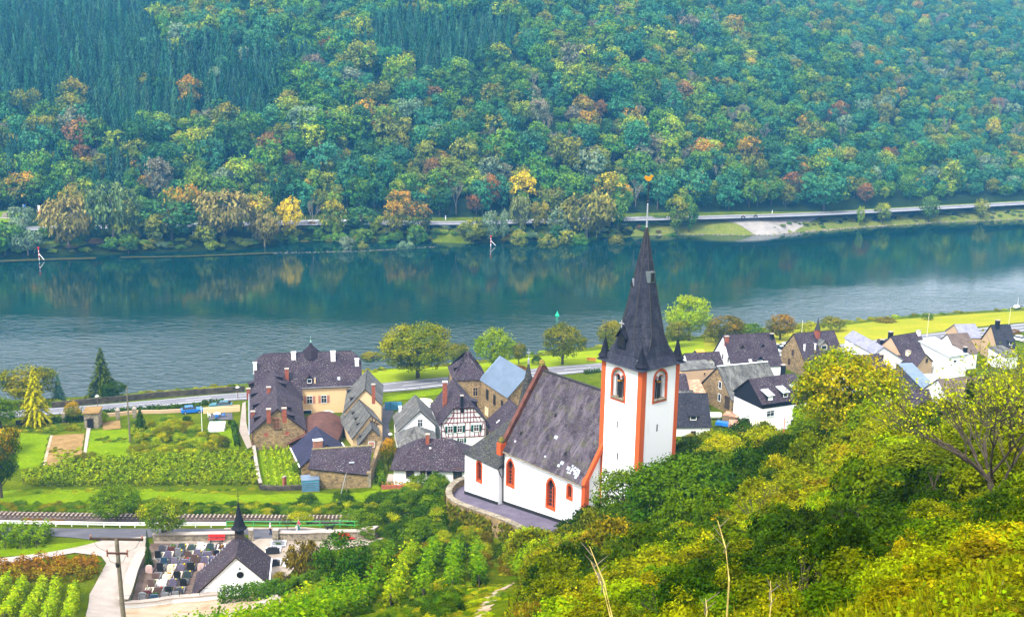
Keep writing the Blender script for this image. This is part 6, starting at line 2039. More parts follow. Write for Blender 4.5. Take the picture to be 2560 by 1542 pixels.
rf_ = MB().slab([(-.25, -.3, hl_ + .12), (wd + .2, -.3, hr_ + .1), (wd + .45, dp + .1, rr_ + .28)], .18).slab([(-.25, -.3, hl_ + .12), (wd + .45, dp + .1, rr_ + .28), (-.3, dp + .1, rl_ + .3)], .18)
ro = rf_.build('roof', M['slate'], bn)
MB().bar((-.3, dp, rl_ + .32), (wd + .4, dp, rr_ + .3), .4, .2).build('mossy_ridge', m_plain('moss_ridge', (.2, .17, .08), .95, .4, 2), bn)
MB().box(wd * .66, wd * .66 + .85, 1.6, 2.15, hl_ * .4 + hr_ * .6 + .95, hl_ * .4 + hr_ * .6 + 1.05).build('skylight', M['zinc'], bn)
MB().box(wd - .02, wd + .5, -.2, .4, -.5, hr_ + .4).build('corner_pier', M['stone_grey'], bn)
stone_wall('boundary_wall', np.array([W(921.5, 1222, 9.4)[:2], W(936, 1180, 9.2)[:2], W(950, 1132, 8.8)[:2]]), .6, 2.6, 'high stone boundary wall running back from the stone barn', 'stone', None)

# white gable house, half-timbered house
wh = House('white_gable_house', 'white gable house with grey slate roof and green shutters', zE_(213, 1225), zE_(790, 1120), 12.3, 7.8, 9.0, 3.7, 'y', 'white', 'slate_grey', .3, rf=.59, eR=1.0, zBB=13.3)
wh.win('f', *zE_(557, 1095), .8, 1.3); wh.win('f', *zE_(350, 1288), 1.0, 1.3, shut='shutter_green'); wh.win('f', *zE_(722, 1282), .6, 1.1, shut='shutter_green'); wh.win('f', *zE_(505, 1320), 1.1, 1.6, 'timber', 'dark', False)
wh.chimney(*zE_(250, 910), .8, .5, .5, 'white', 'white')
th = House('half_timbered_house', 'white half-timbered house with red beams, green shutters and half-hipped roof', zE_(878, 1095), zE_(1570, 1058), 13.0, 7.6, 11.0, 4.9, 'halfhip_y', 'white', 'slate', .4, clip=.54, inset=2.2)
for a, b in (((888, 1100), (888, 1318)), ((905, 1100), (965, 1312)), ((995, 1098), (995, 1312)), ((1063, 1092), (1063, 1308)), ((1130, 1090), (1130, 1306)), ((1255, 1084), (1250, 1300)), ((1328, 1080), (1325, 1296)), ((1400, 1240), (1398, 1292)), ((1460, 1240), (1458, 1290)),
             ((1535, 1072), (1480, 1290)), ((1556, 1070), (1553, 1288)), ((890, 1220), (1556, 1185)), ((884, 1322), (1558, 1292)), ((880, 1100), (1565, 1066)),
             ((1080, 880), (1078, 1090)), ((1130, 878), (1130, 1088)), ((1182, 876), (1182, 1086)), ((1232, 874), (1232, 1084)), ((1285, 872), (1285, 1082)), ((1335, 870), (1335, 1078)), ((1385, 868), (1385, 1076)),
             ((1075, 960), (1012, 1090)), ((1000, 1022), (948, 1094)), ((1390, 945), (1445, 1072)), ((1465, 1000), (1503, 1068)), ((1035, 942), (1440, 922)), ((965, 1022), (1525, 994)), ((1075, 882), (1390, 866))):
    p, q = th.facept('f', *zE_(*a)), th.facept('f', *zE_(*b)); dy = -.05 if abs(a[0] - b[0]) > 200 else -.043; p.y = q.y = dy
    MB().bar(p, q, .12, .1 if dy == -.05 else .085, up=(0, 1, 0)).build('beam', M['beam'], th.root)
for x, y in ((1025, 1190), (1168, 1183), (1425, 1168)): th.win('f', *zE_(x, y), .85, 1.2, shut='shutter_green', proud=.06)
th.chimney(*zE_(940, 805), 4.3, .75, .7, 'brick', 'white_old'); th.chimney(*zE_(1203, 830), 1.9, .5, .5, 'slate_black')
th.dormer(*zE_(1420, 830), 2.0, 1.1, 'shed', 'slate', pane='dark', fr='timber')
for x, y in ((1000, 1370), (1200, 1362)): th.win('f', *zE_(x, y), .7, .8, shut='shutter_green')

# stone storehouse: slate hip and blue sheet roof
sb = House('stone_storehouse', 'old stone storehouse with purple slate hip roof', zE_(1085, 427), zE_(1580, 412), 14.5, 6.5, 9.5, 4.3, 'hip', 'stone', 'slate', .3, inset=3.8)
sb.win('f', *zE_(1412, 610), .9, 1.7, 'tan', 'glass'); sb.dormer(*zE_(1085, 285), 1.0, .7, 'shed', 'slate', pane='dark', fr='timber')
sb.win('l', *zE_(1005, 500), .7, 1.3, 'timber', 'dark', False); sb.win('l', *zE_(1008, 385), .5, .6, 'timber', 'dark', False)
s2 = House('stone_barn_wing', 'stone barn wing with light blue sheet metal roof', zE_(1497, 416), zE_(1912, 690), 14.5, 6.5, 8.5, 4.2, 'x', 'stone', 'metal_blue', .3)
for x, y, w, h in ((1600, 655, .9, 2.0), (1710, 737, .8, 1.9), (1828, 787, .7, 1.0)): s2.win('f', *zE_(x, y), w, h, 'timber', 'dark', False)
s2.win('f', *zE_(1590, 915), 1.6, 1.7, 'tan', 'cream', True)
for k in np.arange(.6, s2.w, .6): s2.strip((k, -.3, s2.h - .02), (k, s2.d / 2 - .05, s2.h + s2.rise + .22), .05, .05, 'metal_blue', 'seam')
nb = House('small_slate_house', 'small house with slate roof squeezed between choir and timbered house', zE_(1575, 1075), zE_(1690, 1290), 11.2, 8.0, 9.0, 4.0, 'x', 'tan', 'slate', .3)
nb.patch(*zE_(1762, 1070), .35, .8, 'white', 'skylight')

# bungalow
bu = House('bungalow', 'white bungalow with wide speckled slate hip roof below the church', (984, 1169), (1186, 1173), 13.0, 9.6, 9.6, 3.3, 'hip', 'white', 'slate', .55, inset=4.0)
bu.win('f', 1025, 1184, 1.15, 1.2, 'frame_brown'); [bu.win('f', x, 1182, .68, .9, 'frame_brown', bars=False) for x in (1057, 1073, 1090)]
bu.win('f', 1144, 1183, 1.3, 1.7, 'frame_brown', 'glass'); bu.chimney(1069, 1106, 1.4, .6, .6)
bu.patch(1075.6, 1119.6, .3, .3, 'white', 'roof_vent')
b2 = House('bungalow_annex', 'small grey hip roof behind the bungalow', (1000, 1116), (1092, 1112), 13.4, 9.6, 7.0, 2.2, 'hip', 'white', 'slate_grey', .4, inset=3.0)
t_ = thing('flower_trough', 'long brown flower bed with orange flowers before the bungalow', 'flower bed', G(955, 1222))
o0 = t_.location.copy(); e_ = G(1062, 1224) - o0
MB().bar((0, 0, .3), e_ + Vector((0, 0, .3)), .5, .8).build('trough', M['brick'], t_)
n = 260; rngf = np.random.default_rng(3); u = rngf.uniform(0, 1, n)[:, None]
cc = u * np.array(e_)[None] + np.column_stack([rngf.normal(size=n) * .25, rngf.uniform(0, 1.2, n), rngf.uniform(.55, 1.0, n)])
f = link('flowers', leaf_mesh('flowers', cc, rngf.normal(size=(n, 3)) + np.array([0, 0, .8]), np.full(n, .26), np.stack([rngf.uniform(0, 1, n), (rngf.uniform(0, 1, n) > .5) * 1.], 1)), t_); colours(f, (.07, .15, .015), (.62, .26, .02)); f['kind'] = 'stuff'
MB().box(0, 1.2, 0, 3.2, -.2, .35).build('steps', M['concrete'], tag(thing('steps_root', 'x', 'steps', (0, 0, 0)), 'short flight of pale garden steps left of the bungalow', 'steps')).parent.location = G(990, 1208) + Vector((-1.6, 0, 0))
bpy.data.objects['steps_root'].name = 'garden_steps'

# right village
v1 = House('slate_farmhouse', 'white farmhouse with large streaked purple slate roof by the yellow truck', zV(710, 668), zV(1165, 642), 10.6, 5.8, 11.0, 6.2, 'x', 'white', 'slate', .25)
v1.chimney(*zV(655, 415), 1.0, .8, .7); v1.chimney(*zV(1075, 390), 1.0, .7, .6, 'slate_black'); v1.dormer(*zV(962, 640), 1.9, 1.2, 'gable'); v1.patch(*zV(877, 605), .7, 1.0, 'white', 'skylight')
for x, y in ((578, 530), (622, 560), (672, 592)): v1.win('l', *zV(x, y), .8, 1.2, bars=False)
for x, y in ((800, 485), (988, 472)): v1.dormer(*zV(x, y), .7, .5, 'gable', pane='dark', fr='timber')
v2 = House('low_white_house', 'low white house with cross gable roof left of the farmhouse', zV(322, 692), zV(670, 672), 9.4, 6.0, 7.0, 3.0, 'x', 'white', 'slate', .2)
v2.dormer(*zV(500, 660), 2.2, 1.2, 'gable', 'grey_render')
v3 = House('tan_blank_house', 'windowless tan rendered house wall right of the tower', zV(235, 698), zV(560, 672), 14.0, 7.0, 5.0, .5, 'shed', 'tan', 'slate_grey', .1)
v3.win('f', *zV(450, 720), .4, .4, 'tan', 'dark', False); v3.win('f', *zV(513, 890), .5, 1.0, 'timber', 'dark', False)
v4 = House('long_barn', 'long barn with streaked grey roof and stone gable end', zV(705, 965), zV(1165, 915), 11.0, 7.2, 12.0, 5.2, 'x', 'stone', 'slate_grey', .25)
for x, y in ((597, 825), (590, 940)): v4.win('l', *zV(x, y), .9, 1.4, bars=False)
v4.win('l', *zV(662, 985), 1.6, 2.4, 'timber', 'timber', False); v4.chimney(*zV(1178, 700), 1.4, .8, .7, 'slate_black'); v4.strip((-.2, v4.d / 2, v4.h + v4.rise + .3), (v4.w + .2, v4.d / 2, v4.h + v4.rise + .3), .3, .14, 'white_old', 'ridge')
v5 = House('white_dormer_house', 'white house with dark slate upper band and three dormers', zV(988, 1000), zV(1400, 942), 14.0, 8.2, 9.0, 3.6, 'x', 'white', 'slate', .3)
sbm = MB().box(-.06, v5.w + .06, -.06, -.005, v5.h - 1.0, v5.h + .02).face([(-.05, v5.d, v5.h - 1.0), (-.05, 0, v5.h - 1.0), (-.05, 0, v5.h), (-.05, v5.d / 2, v5.h + v5.rise), (-.05, v5.d, v5.h)]); sbm.build('slate_band', M['slate_black'], v5.root)
v5.dormer(*zV(1060, 968), 1.5, 1.1, 'shed', 'slate_black', 'metal_grey', pane='white', fr='frame'); v5.dormer(*zV(1200, 938), 1.5, 1.1, 'shed', 'slate_black', 'metal_grey'); v5.dormer(*zV(1318, 912), 1.4, 1.0, 'shed', 'slate_black', 'metal_grey')
v5.win('f', *zV(1060, 1087), 1.7, 1.1); v5.win('f', *zV(1300, 1045), 1.0, 1.2, 'frame_brown'); v5.win('f', *zV(1305, 1185), 3.0, 2.1, 'frame', 'dark', False, name='garage_opening')
v6 = House('grey_roof_house', 'small house with grey lichen roof right beside the church tower', (1668, 1046), (1744, 1043), 12.4, 8.8, 8.0, 4.0, 'x', 'timber', 'slate_grey', .25)
v7 = House('black_roof_house', 'white walled house with black roof and roof windows near the tower', (1655, 1066), (1775, 1064.5), 12.0, 8.8, 8.0, 5.0, 'x', 'white', 'slate_black', .3)
v7.win('f', *zV(345, 1275), .8, .9, 'frame_brown'); v7.dormer(*zV(345, 1150), 1.6, .9, 'shed', 'timber', pane='glass')
House('rusty_shed', 'shed with rusty corrugated sheet roof below the tan wall', zV(300, 932), zV(470, 928), 11.0, 8.0, 6.0, 1.6, 'shed', 'timber', 'rusty', .15)
House('dark_gable_shed', 'narrow dark shed between tower and tan house', (1690, 985), (1724, 984), 13.0, 7.5, 7.0, 3.0, 'x', 'timber', 'slate', .15)
v8 = House('turret_house', 'brown stone house with steep gable and small roof turret', zY(275, 545), zY(660, 512), 10.6, 6.0, 9.5, 5.0, 'x', 'stone', 'slate', .2)
for x, y in ((165, 475), (130, 560)): v8.win('l', *zY(x, y), .7, 1.3, 'frame_brown')
v8.dormer(*zY(465, 450), 2.2, 1.3, 'gable', 'stone_grey', 'slate_grey')
q, n = v8.roofpt(*zY(400, 312)); MB().box(q.x - .5, q.x + .5, q.y - .5, q.y + .5, q.z - 1, q.z + 1.5).build('bell_turret', M['brick'], v8.root)
MB().lathe([(.85, 1.5), (.5, 2.4), (.04, 4.6)], 4, c=tuple(q)).build('turret_spire', M['slate_grey'], v8.root)
for x, y in ((276, 450), (380, 440)): v8.chimney(*zY(x, y), 1.2, .3, .3, 'white', 'white')
v9 = House('blue_roof_house', 'white house with long blue-grey slate roof sloping towards the viewer', zY(962, 487), zY(1278, 567), 12.4, 6.4, 15.0, 1.6, 'y', 'white', 'slate_blue', .3, rf=.24, eR=-2.2, zBB=10.2)
for x, y in ((1030, 515), (1190, 607), (1085, 612)): v9.win('f', *zY(x, y), .8, .8, 'frame_brown')
for x, y in ((700, 400), (735, 395)): v9.patch(*zY(x, y), .5, .9, 'white', 'skylight')
v10 = House('purple_roof_house', 'house with big speckled purple roof, black chimneys and tan wing', zY(1255, 548), zY(1518, 502), 10.5, 6.0, 9.0, 4.6, 'x', 'tan', 'slate', .2)
v10.chimney(*zY(1115, 345), 1.8, .9, .8, 'slate_black'); v10.chimney(*zY(1390, 295), .9, .8, .7, 'white_old'); v10.chimney(*zY(1285, 540), 2.0, .9, .8, 'cream')
v11 = House('tan_gable_wing', 'low tan gabled wing in front of the purple roof', zY(1372, 605), zY(1525, 560), 10.2, 6.4, 5.5, 2.2, 'y', 'tan', 'slate', .25); v11.win('f', *zY(1470, 552), .6, .8, 'timber', 'dark', False)
v10b = House('black_chimney_house', 'small slate roofed house with black chimney left of the purple roof', zY(1010, 480), zY(1190, 490), 10.3, 6.2, 6.0, 2.6, 'x', 'white', 'slate', .2); v10b.chimney(*zY(1030, 420), 1.8, .9, .8, 'slate_black')
v12 = House('grey_sheet_house', 'tall plain house with pale grey sheet roof behind the twigs', zY(1690, 518), zY(1872, 492), 12.0, 6.2, 10.5, 1.6, 'shed', 'white_old', 'metal_grey', .25)
v12.win('f', *zY(1745, 557), .9, .5, 'frame', 'dark', False); v12.chimney(*zY(1845, 470), 1.2, .7, .7, 'slate_black')
House('brown_tile_house', 'house with brown tiled roof right of the grey sheet roof', zY(1775, 492), zY(1965, 480), 10.4, 6.2, 9.0, 3.8, 'x', 'white_old', 'tile_brown', .2)
House('grey_gable_house', 'house with faded bluish roof beside the road', zY(1812, 335), zY(2005, 332), 9.6, 5.8, 8.0, 2.6, 'x', 'tan', 'slate_blue', .2)
v13 = House('dark_house', 'dark slate house with tall chimney nearest the right edge', zY(2165, 425), zY(2338, 425), 10.0, 6.0, 8.5, 4.6, 'x', 'tan', 'slate_black', .25)
v13.chimney(*zY(2158, 225), 1.7, .9, .8, 'slate_black'); v13.dormer(*zY(2292, 400), 1.2, .9, 'shed', 'slate_black')
House('pale_annex', 'pale rendered annex below the dark slate house', zY(2235, 520), zY(2362, 502), 9.6, 6.0, 5.0, 1.2, 'shed', 'white_old', 'slate_grey', .2)
House('black_pent_shed', 'dark pent roof shed seen through yellow twigs', zY(1150, 848), zY(1402, 838), 12.0, 7.6, 8.0, 2.2, 'shed', 'timber', 'slate_black', .2)
House('white_flat_house', 'white flat-roofed building seen through yellow twigs', zY(1592, 838), zY(1895, 822), 12.0, 7.4, 9.0, .6, 'shed', 'white', 'metal_grey', .1)
House('blue_sheet_shed', 'shed with blue corrugated roof beside the white flat building', zY(1440, 842), zY(1582, 836), 11.6, 7.4, 11.0, 2.6, 'shed', 'timber', 'metal_blue', .1)
House('brown_roof_house', 'long house with brown tiled roof behind the yellow twigs', zY(1690, 932), zY(2135, 902), 12.6, 7.8, 8.0, 3.0, 'x', 'white', 'tile_brown', .25)
House('long_dark_roof_house', 'house with long dark roof behind the orange tree', zY(1178, 1035), zY(1540, 1040), 12.6, 8.2, 8.0, 3.0, 'x', 'white', 'slate', .2)
v14 = House('white_dormer_cottage', 'stone cottage with one wide white dormer half hidden by twigs', zY(1262, 1190), zY(1565, 1172), 12.8, 9.0, 7.5, 3.8, 'x', 'stone', 'slate', .25); v14.dormer(*zY(1440, 1175), 2.4, 1.3, 'shed', 'white', pane='glass', fr='frame')
House('white_gap_house', 'white house side glimpsed behind the orange tree', zY(700, 700), zY(1100, 660), 11.0, 7.0, 8.0, 3.0, 'x', 'white', 'slate', .2)

# stone hut by the gardens
hz_ = G(225, 1068)
hu = House('stone_hut', 'small stone garden hut with mossy flat roof and dark doorway', (209, 1034), (244.5, 1033), hz_.z + 3.0, hz_.z - .3, 3.4, .15, 'shed', 'stone_grey', 'soil', .25)
hu.win('f', 226, 1059.5, 1.0, 2.0, 'timber', 'dark', False, name='doorway')
# ------------------------------------------------------------------ trees and bushes on the near side
YG, OLI, DGR, LIM, GRN = ((.20, .25, .008), (.40, .36, .010)), ((.12, .145, .010), (.26, .22, .014)), ((.026, .062, .006), (.055, .10, .008)), ((.20, .30, .008), (.38, .42, .010)), ((.070, .14, .007), (.15, .21, .008))
ORT, BRO, RUS, YEL = ((.14, .18, .008), (.46, .27, .008)), ((.13, .105, .022), (.24, .17, .03)), ((.16, .075, .015), (.28, .12, .015)), ((.34, .34, .006), (.58, .46, .008))
BLU = ((.06, .14, .08), (.11, .20, .11))
warm = lambda q: [q[0], q[1], q[2] * .35]
npx = lambda p: FPX / abs((np.array(p) - _C).dot(_R[:, 2]))


def near_tree(kind, px, base, top, wpx, pal, label, group='trees in the village and park', zp=None, name='broadleaf_tree', rz=None, cat='tree'):
    p = G(px, base) if zp is None else GN(px, base, zp)
    h = top_of(p, top); w = wpx / npx(p)
    c, c2 = pal
    if kind in ('fir',):
        t_ = thing(name, label, cat, p - Vector((0, 0, .1)), rnd.uniform(0, 6.28), group, (w, w, h))
        link('trunk', PROTO['firtrunk'], t_); cr_ = link('crown', PROTO['fircrown'], t_)
    elif isinstance(kind, str):
        o = link(name, PROTO[kind], None, p - Vector((0, 0, .15)), (0, 0, rnd.uniform(0, 6.28)), (w, w, h))
        tag(o, label, cat, group); return colours(o, c, c2)
    else:
        t_ = thing(name, label, cat, p - Vector((0, 0, .1)), rnd.uniform(0, 6.28) if rz is None else rz, group, (w, w, h))
        link('trunk', PROTO['trunk%d' % kind], t_); cr_ = link('crown', PROTO['crown%d' % kind], t_)
    colours(cr_, c, c2)
    return t_


for a in [
    (0, 72, 1012, 908, 150, OLI, 'round olive green tree at the river behind the yellow tree'),
    ('fir', 92, 1062, 912, 104, YEL, 'yellow green tree with layered branches at the roadside on the left'),
    ('fir', 148, 1006, 934, 52, BLU, 'small bluish conifer by the river wall'),
    ('fir', 258, 1000, 868, 108, ((.045, .075, .012), (.09, .11, .015)), 'dark pyramid-shaped tree standing alone by the river on the left'),
    (1, 284, 1000, 948, 62, DGR, 'low dark tree at the foot of the pyramid-shaped tree'),
    (2, 185, 1054, 1000, 46, ORT, 'small orange yellow tree beside the stone hut'),
    (3, 2, 1070, 990, 96, GRN, 'green tree cut by the left edge beside the road'),
    (0, 4, 1245, 1058, 112, ((.05, .10, .010), (.46, .26, .010)), 'large yellow topped tree at the left edge beside the gardens'),
    (1, 12, 1130, 1068, 84, ((.16, .17, .010), (.50, .30, .010)), 'yellow tree behind the large yellow topped tree'),
    ('fir', 352, 1082, 1016, 54, DGR, 'dark conical garden shrub beside the tall wooden pole'),
    (2, 560, 1128, 1086, 38, ((.06, .10, .012), (.16, .14, .02)), 'little fruit tree on the garden lawn beside the winery'),
    (3, 292, 1306, 1212, 126, GRN, 'broad green tree beside the railway'),
    (1, 408, 1350, 1236, 118, ((.10, .18, .010), (.30, .29, .012)), 'yellow green tree in front of the crash barrier'),
    ('fir', 372, 1420, 1322, 30, DGR, 'slim dark green cypress at the cemetery corner'),
    ('twigbush', 593, 1338, 1272, 46, BRO, 'brushy pollard tree left of the chapel turret'),
    ('twigbush', 718, 1331, 1284, 36, OLI, 'brushy pollard tree between the man and the woman'),
    ('twigbush', 814, 1331, 1284, 36, BRO, 'brown brushy pollard tree above the black dog'),
    ('willow0', 762, 1450, 1342, 100, ((.10, .075, .012), (.20, .14, .016)), 'brownish weeping tree in the cemetery'),
    ('willow1', 706, 1472, 1428, 60, ((.12, .10, .02), (.22, .17, .02)), 'small weeping shrub right of the chapel'),
    (0, 862, 1470, 1336, 165, ((.03, .085, .010), (.06, .13, .010)), 'dense dark green tree covering the path right of the weeping tree'),
    (2, 971, 1178, 1092, 46, ((.07, .10, .010), (.60, .30, .008)), 'small orange yellow tree between barn wall and bungalow'),
    (5, 1044, 946, 802, 190, ((.10, .14, .006), (.25, .24, .008)), 'big dark olive park tree, largest on the near bank'),
    (1, 1146, 920, 852, 50, OLI, 'small olive tree at the right flank of the big park tree'),
    (2, 930, 922, 878, 66, OLI, 'low olive tree at the left flank of the big park tree'),
    (3, 1234, 928, 818, 102, ((.15, .25, .006), (.28, .33, .008)), 'fresh green park tree behind the stone storehouse'),
    (0, 1297, 910, 850, 42, OLI, 'slender olive tree right of the fresh green park tree'),
    (1, 1406, 912, 802, 106, ((.09, .115, .006), (.22, .19, .008)), 'rounded dark olive park tree left of the church tower'),
    (2, 1530, 884, 798, 78, OLI, 'olive tree half hidden by the church spire'),
    (3, 1722, 852, 736, 118, ((.22, .33, .008), (.38, .42, .010)), 'bright yellow green tree right of the spire'),
    (0, 1692, 868, 798, 72, OLI, 'brownish olive tree below the bright yellow green tree'),
    (1, 1816, 866, 784, 98, ((.08, .085, .010), (.22, .13, .012)), 'brown olive tree behind the yellow truck'),
    (2, 1950, 850, 784, 80, ((.11, .10, .010), (.30, .16, .012)), 'orange brown tree above the white van'),
]:
    near_tree(*a)
for a in [
    ('bush0', 1342, 912, 880, 32, DGR, 'dark clipped round shrub beside the dark olive park tree'), ('bush1', 1782, 856, 812, 56, OLI, 'olive shrub on the bank left of the brown olive tree'), ('bush2', 1876, 842, 800, 66, GRN, 'green shrub on the bank between two brown trees'),
    ('bush3', 2020, 832, 798, 74, YG, 'wide yellow green shrub on the river meadow'), ('bush4', 2080, 828, 780, 66, OLI, 'taller olive shrub on the river meadow'), ('bush0', 2215, 806, 789, 60, BRO, 'low brownish shrub at the water edge of the meadow'),
    ('bush1', 2318, 800, 776, 32, GRN, 'round green shrub at the water edge of the meadow'), ('bush2', 2345, 856, 842, 26, RUS, 'round reddish shrub at the roadside near the grey sheet house'), ('bush3', 2538, 838, 818, 26, RUS, 'round reddish shrub at the roadside at the right edge'),
    ('bush4', 1545, 925, 905, 30, RUS, 'reddish shrub by the road left of the tower'), ('bush0', 1300, 930, 908, 46, RUS, 'rusty shrub by the road behind the stair turret'), ('bush1', 468, 1058, 1032, 28, DGR, 'clipped round bush by the garden wall'), ('bush2', 256, 1056, 1020, 34, LIM, 'lime green bush at the right of the stone hut'),
    ('bush3', 750, 1306, 1270, 70, YG, 'yellow green bush beside the railway above the woman'), ('bush4', 906, 1312, 1264, 112, GRN, 'wide green bush behind the green railing'), ('bush0', 770, 1262, 1226, 58, DGR, 'dark bush in front of the blue container'), ('bush1', 860, 1262, 1215, 62, DGR, 'dark upright bush before the stone barn'),
    ('bush2', 745, 1190, 1140, 28, GRN, 'green bush at the corner of the press house'), ('bush0', 540, 1060, 1040, 22, DGR, 'dark bush behind the garden table'), ('bush4', 575, 1060, 1045, 12, DGR, 'small dark potted bush on the garden terrace'),
]:
    near_tree(*a, group='shrubs around village and river bank', name='bush', cat='bush')

# ------------------------------------------------------------------ hedges and vine rows
def row_leaves(L, w, h, n, size, seed, z0=.1, lump=.35, step=1.2):
    rg_ = np.random.default_rng(seed)
    L = np.array([np.array(p) for p in L]); seg = np.linalg.norm(np.diff(L[:, :2], axis=0), axis=1); cum = np.concatenate([[0], np.cumsum(seg)])
    s = rg_.uniform(0, cum[-1], n)
    x, y, z = (np.interp(s, cum, L[:, k]) for k in range(3))
    i = np.clip(np.searchsorted(cum, s) - 1, 0, len(seg) - 1)
    d = np.diff(L[:, :2], axis=0)[i]; d /= np.linalg.norm(d, axis=1, keepdims=True)
    nn = np.stack([-d[:, 1], d[:, 0]], 1)
    lumpy = 1 + lump * (np.sin(s * 6.28 / step + seed) * .5 + np.sin(s * 6.28 / (step * 3.3) + 2 * seed) * .5)
    a = rg_.uniform(-.2, math.pi + .2, n)
    rr = rg_.uniform(.6, 1.0, n) * lumpy
    off = np.cos(a) * w / 2 * rr
    zz = z0 + np.clip(np.sin(a), 0, 1) ** .8 * (h - z0) * rr * rg_.uniform(.55, 1, n) ** .4
    c = np.column_stack([np.stack([x, y], 1) + nn * off[:, None], z + zz])
    nr = np.column_stack([nn * np.cos(a)[:, None] * .8, np.sin(a) * .9 + .3]) + rg_.normal(size=(n, 3)) * .5
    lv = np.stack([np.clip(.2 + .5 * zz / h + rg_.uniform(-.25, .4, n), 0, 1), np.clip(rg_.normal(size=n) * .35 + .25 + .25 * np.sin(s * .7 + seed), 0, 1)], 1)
    return c, nr, size * rg_.uniform(.6, 1.35, n), lv


def plant_row(name, pts, w, h, dens, size, pal, label, cat, group=None, seed=1, stems=0, lump=.35, step=1.2, z0=.1):
    """pts: plan points; a row of plants following the ground"""
    L = resample([np.array(p[:2], float) for p in pts], 1.5)
    P = [np.array((q[0], q[1], Tz(*q))) for q in L]
    o0 = Vector(P[0])
    Q = [p - np.array(o0) for p in P]
    ln = sum(np.linalg.norm((b - a)[:2]) for a, b in zip(Q[:-1], Q[1:]))
    t_ = thing(name, label, cat, o0, 0, group)
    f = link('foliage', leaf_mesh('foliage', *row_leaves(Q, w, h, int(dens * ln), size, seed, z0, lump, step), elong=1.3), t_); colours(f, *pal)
    if stems:
        mb = MB(); rs = random.Random(seed)
        for q in resample(Q, stems): mb.bar(Vector(q) - Vector((0, 0, .2)), Vector(q) + Vector((rs.uniform(-.12, .12), rs.uniform(-.1, .1), h * .6)), .07)
        mb.build('stems', M['bark'], t_)['kind'] = 'stuff'
    return t_


plant_row('hedge', gp([(551, 1508), (620, 1499), (700, 1487)]), 2.0, 2.4, 300, .22, ((.035, .085, .010), (.07, .13, .010)), 'thick clipped green hedge in front of the chapel', 'hedge', seed=3, lump=.06)
plant_row('hedge', gp([(704, 1486), (745, 1474), (790, 1454)]), 1.8, 1.6, 220, .22, ((.04, .09, .010), (.08, .14, .010)), 'lower end of the hedge running to the dense dark tree', 'hedge', seed=4, lump=.15)
plant_row('hedge', gp([(250, 1037), (330, 1030), (430, 1024), (505, 1018)]), 1.5, 1.3, 110, .3, DGR, 'long dark hedge on the near side of the road', 'hedge', seed=5, lump=.12)
plant_row('hedge', gp([(505, 1013), (560, 1008)]), 1.2, 1.2, 110, .3, DGR, 'short dark hedge behind the teal car', 'hedge', seed=6, lump=.12)
plant_row('hedge', gp([(100, 1062), (205, 1052)]), 2.0, 1.6, 110, .3, DGR, 'overgrown dark hedge between yellow tree and stone hut', 'hedge', seed=7, lump=.3)
plant_row('hedge', gp([(584, 1062), (588, 1090), (594, 1118)]), 1.0, 1.3, 120, .28, DGR, 'narrow dark hedge along the left side of the winery', 'hedge', seed=8, lump=.1)
plant_row('hedge', gp([(945, 1165), (950, 1200), (956, 1216)]), 1.6, 1.5, 150, .25, GRN, 'green hedge left of the bungalow garden', 'hedge', seed=9, lump=.3)
plant_row('hedge', gp([(1460, 935), (1500, 930)]), 1.2, 1.1, 130, .25, DGR, 'small dark hedge by the road left of the tower', 'hedge', seed=12, lump=.1)

VN = ['row farthest from the camera', 'second row', 'third row', 'fourth row', 'fifth row', 'sixth row', 'row nearest the grass bank']
for k, (y0, x0, x1) in enumerate(((1146, 330, 632), (1154, 230, 634), (1163, 150, 638), (1173, 100, 640), (1184, 70, 644), (1196, 56, 646), (1209, 60, 648))):
    plant_row('vine_row', gp([(x0, y0 + 3), ((x0 + x1) / 2, y0 + 2), (x1, y0)]), 1.6, 1.75, 70, .34, ((.11, .18, .006), (.27, .30, .008)), 'row of vines in the garden vineyard, ' + VN[k], 'vine row', 'vine rows of the garden vineyard', seed=20 + k, stems=2.4, lump=.4, step=1.3)
for k, (x0, y0, x1, y1) in enumerate(((660, 1116, 672, 1218), (676, 1116, 692, 1219), (690, 1115, 711, 1219), (704, 1114, 730, 1218), (716, 1114, 748, 1216))):
    plant_row('vine_row', gp([(x0, y0), (x1, y1)]), .7, 1.2, 26, .26, LIM, 'thin young vine row in the little walled vineyard, %s from its left wall' % ORD[k], 'vine row', 'young vine rows behind the low wall', seed=40 + k, stems=1.6, lump=.5)
for k, (x0, y0, x1, y1) in enumerate(((-40, 1545, 22, 1462), (10, 1560, 62, 1466), (62, 1565, 112, 1462), (118, 1565, 142, 1466), (168, 1565, 186, 1482))):
    plant_row('vine_row', gp([(x0, y0), (x1, y1)]), 1.3, 1.9, 110, .22, ((.15, .25, .008), (.34, .38, .012)), 'bright green vine row in the lower left corner, %s from the left edge' % ORD[k], 'vine row', 'vine rows in the lower left corner', seed=50 + k, stems=1.5, lump=.35)
for k, (x0, y0, x1, y1) in enumerate(((-40, 1372, 30, 1330), (14, 1374, 62, 1330), (52, 1374, 92, 1330), (92, 1372, 122, 1332))):
    plant_row('vine_row', gp([(x0, y0), (x1, y1)]), 1.6, 2.0, 100, .26, GRN, 'dark green vine row beside the lane, %s from the left edge' % ORD[k], 'vine row', 'vine rows between lane and dirt track', seed=60 + k, stems=1.8, lump=.3)
